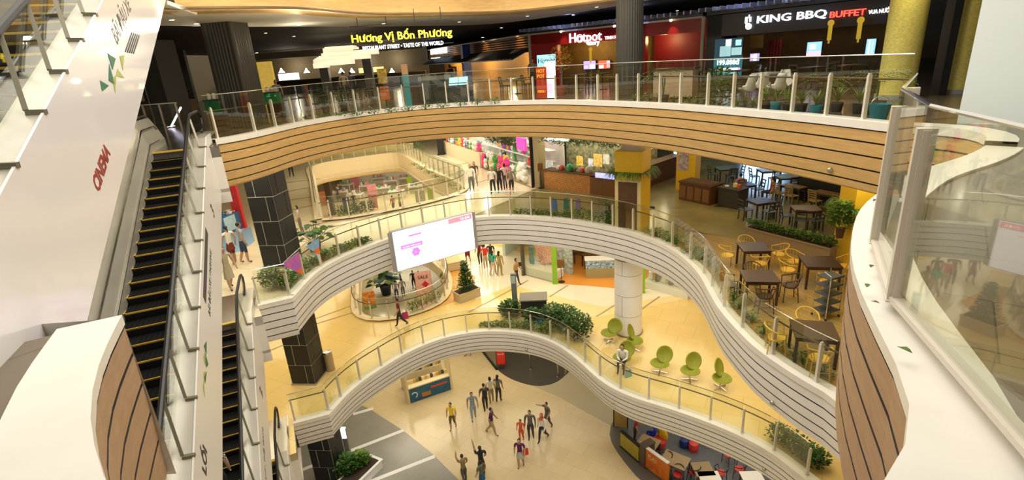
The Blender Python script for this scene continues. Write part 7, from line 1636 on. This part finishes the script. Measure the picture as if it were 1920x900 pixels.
for k, (px, py) in enumerate([(640, 372), (668, 378), (690, 360), (650, 358), (735, 350), (760, 345), (720, 365), (780, 362), (745, 372), (712, 345), (680, 340)]):
    if dt is None: dt = table(H(px, py), .2, 'white display table seen down through the far opening', 1.5, .9, .8, WHITE, WHITE, 'legs', 'white display tables in the far hall')
    else: copy_tree(dt, H(px, py), rnd.uniform(-.3, .3))
bx = {}
for k in range(60):
    px, py = [(640, 372), (668, 378), (690, 360), (650, 358), (735, 350), (760, 345), (720, 365), (780, 362), (745, 372), (712, 345), (680, 340)][k % 11]
    cn, c_ = [('white', (.8, .8, .76)), ('pink', (.8, .3, .38)), ('green', (.1, .35, .1)), ('grey', (.3, .3, .32))][k % 4]; p = H(px, py)+Vector((rnd.uniform(-.55, .55), rnd.uniform(-.3, .3), .805))
    if cn not in bx: bx[cn] = tag(MB().lathe([(.09, 0), (.11, .1), (.08, .26), (.04, .3)], seg=10).build('display_jar', colm(c_, .4), None, p), cn+' jar on the white display tables of the far hall', 'jar', cn+' jars in the far hall')
    else: o = bx[cn].copy(); COL.objects.link(o); o.location = p
for k, (px, py, l_, c_) in enumerate([(739, 398, 'person in orange brown seen at the near rim of the far opening', (.5, .2, .1)), (752, 395, 'person in bright green seen at the near rim of the far opening', (.03, .45, .15)), (636, 378, 'person in dark grey walking in the far hall left of the display tables', (.1, .1, .1)), (666, 392, 'person in black among the display tables of the far hall', (.03, .03, .03))]):
    q = H(px, py); person((q.x, q.y, 5.32), 1.55, 1+k, l_, c_, (.1, .1, .12), 'short', .2)
for k, px in enumerate((645, 662, 678, 692)): shrub(H(px, 408-k*3), 'leafy bush inside the near rim of the far opening', .6, .4, .6, 260, .2, LG[:2], 'bushes under the far opening rim', 0, 0)
for k in range(6):
    p = P(1420+k*22, 366+k*3, 10.6)
point('bench_fill', (13.2, 22.5, 13.8), 60, (1, .8, .5), .2); point('concrete_fill', (9.0, 20.0, 13.9), 55, (1, .78, .42), .2)  # added fill points for the underlit bench and concrete floor

for (px, py, c_, l_) in [(1040, 392, (.10, .25, .60), 'blue hanging cloth shaped as a bag behind the low planting right of the big screen'), (1062, 391, (.05, .30, .25), 'teal hanging cloth shaped as a bag among the low planting right of the big screen'), (1084, 392, (.35, .28, .65), 'lilac hanging cloth shaped as a bag among the low planting left of the palm')]:
    q = P(px, py, 10.61); handbag((q.x, q.y, 10.61), .2, l_, c_, .28, .5, .15)  # hanging cloths, simplified to bags standing on the floor
a_, b_ = PY(297, 6, 14.6), PY(354, 26, 15.6)
struct(MB().bar(a_, b_, .5, .10, 0).bar(a_+Vector((0, .1, .16)), b_+Vector((-.25, .1, .16)), .4, .16, 1).build('trim_6', [PLAS, BLACK]))

for px, py in ((745, 540), (790, 520), (700, 545)): q = P(px, py, 0); point('ground_hall_fill', (q.x, q.y+1.5, 3.5), 110, (1, .92, .75), .25)  # added fill points to brighten the ground floor inside the small opening
point('escalator_head_fill', (-10.3, 20.6, 18.7), 60, (1, .85, .6), .15); point('escalator_head_fill', (-7.6, 21.8, 18.8), 40, (1, .85, .6), .15)  # added fill points that lift the dim left end around the green counters
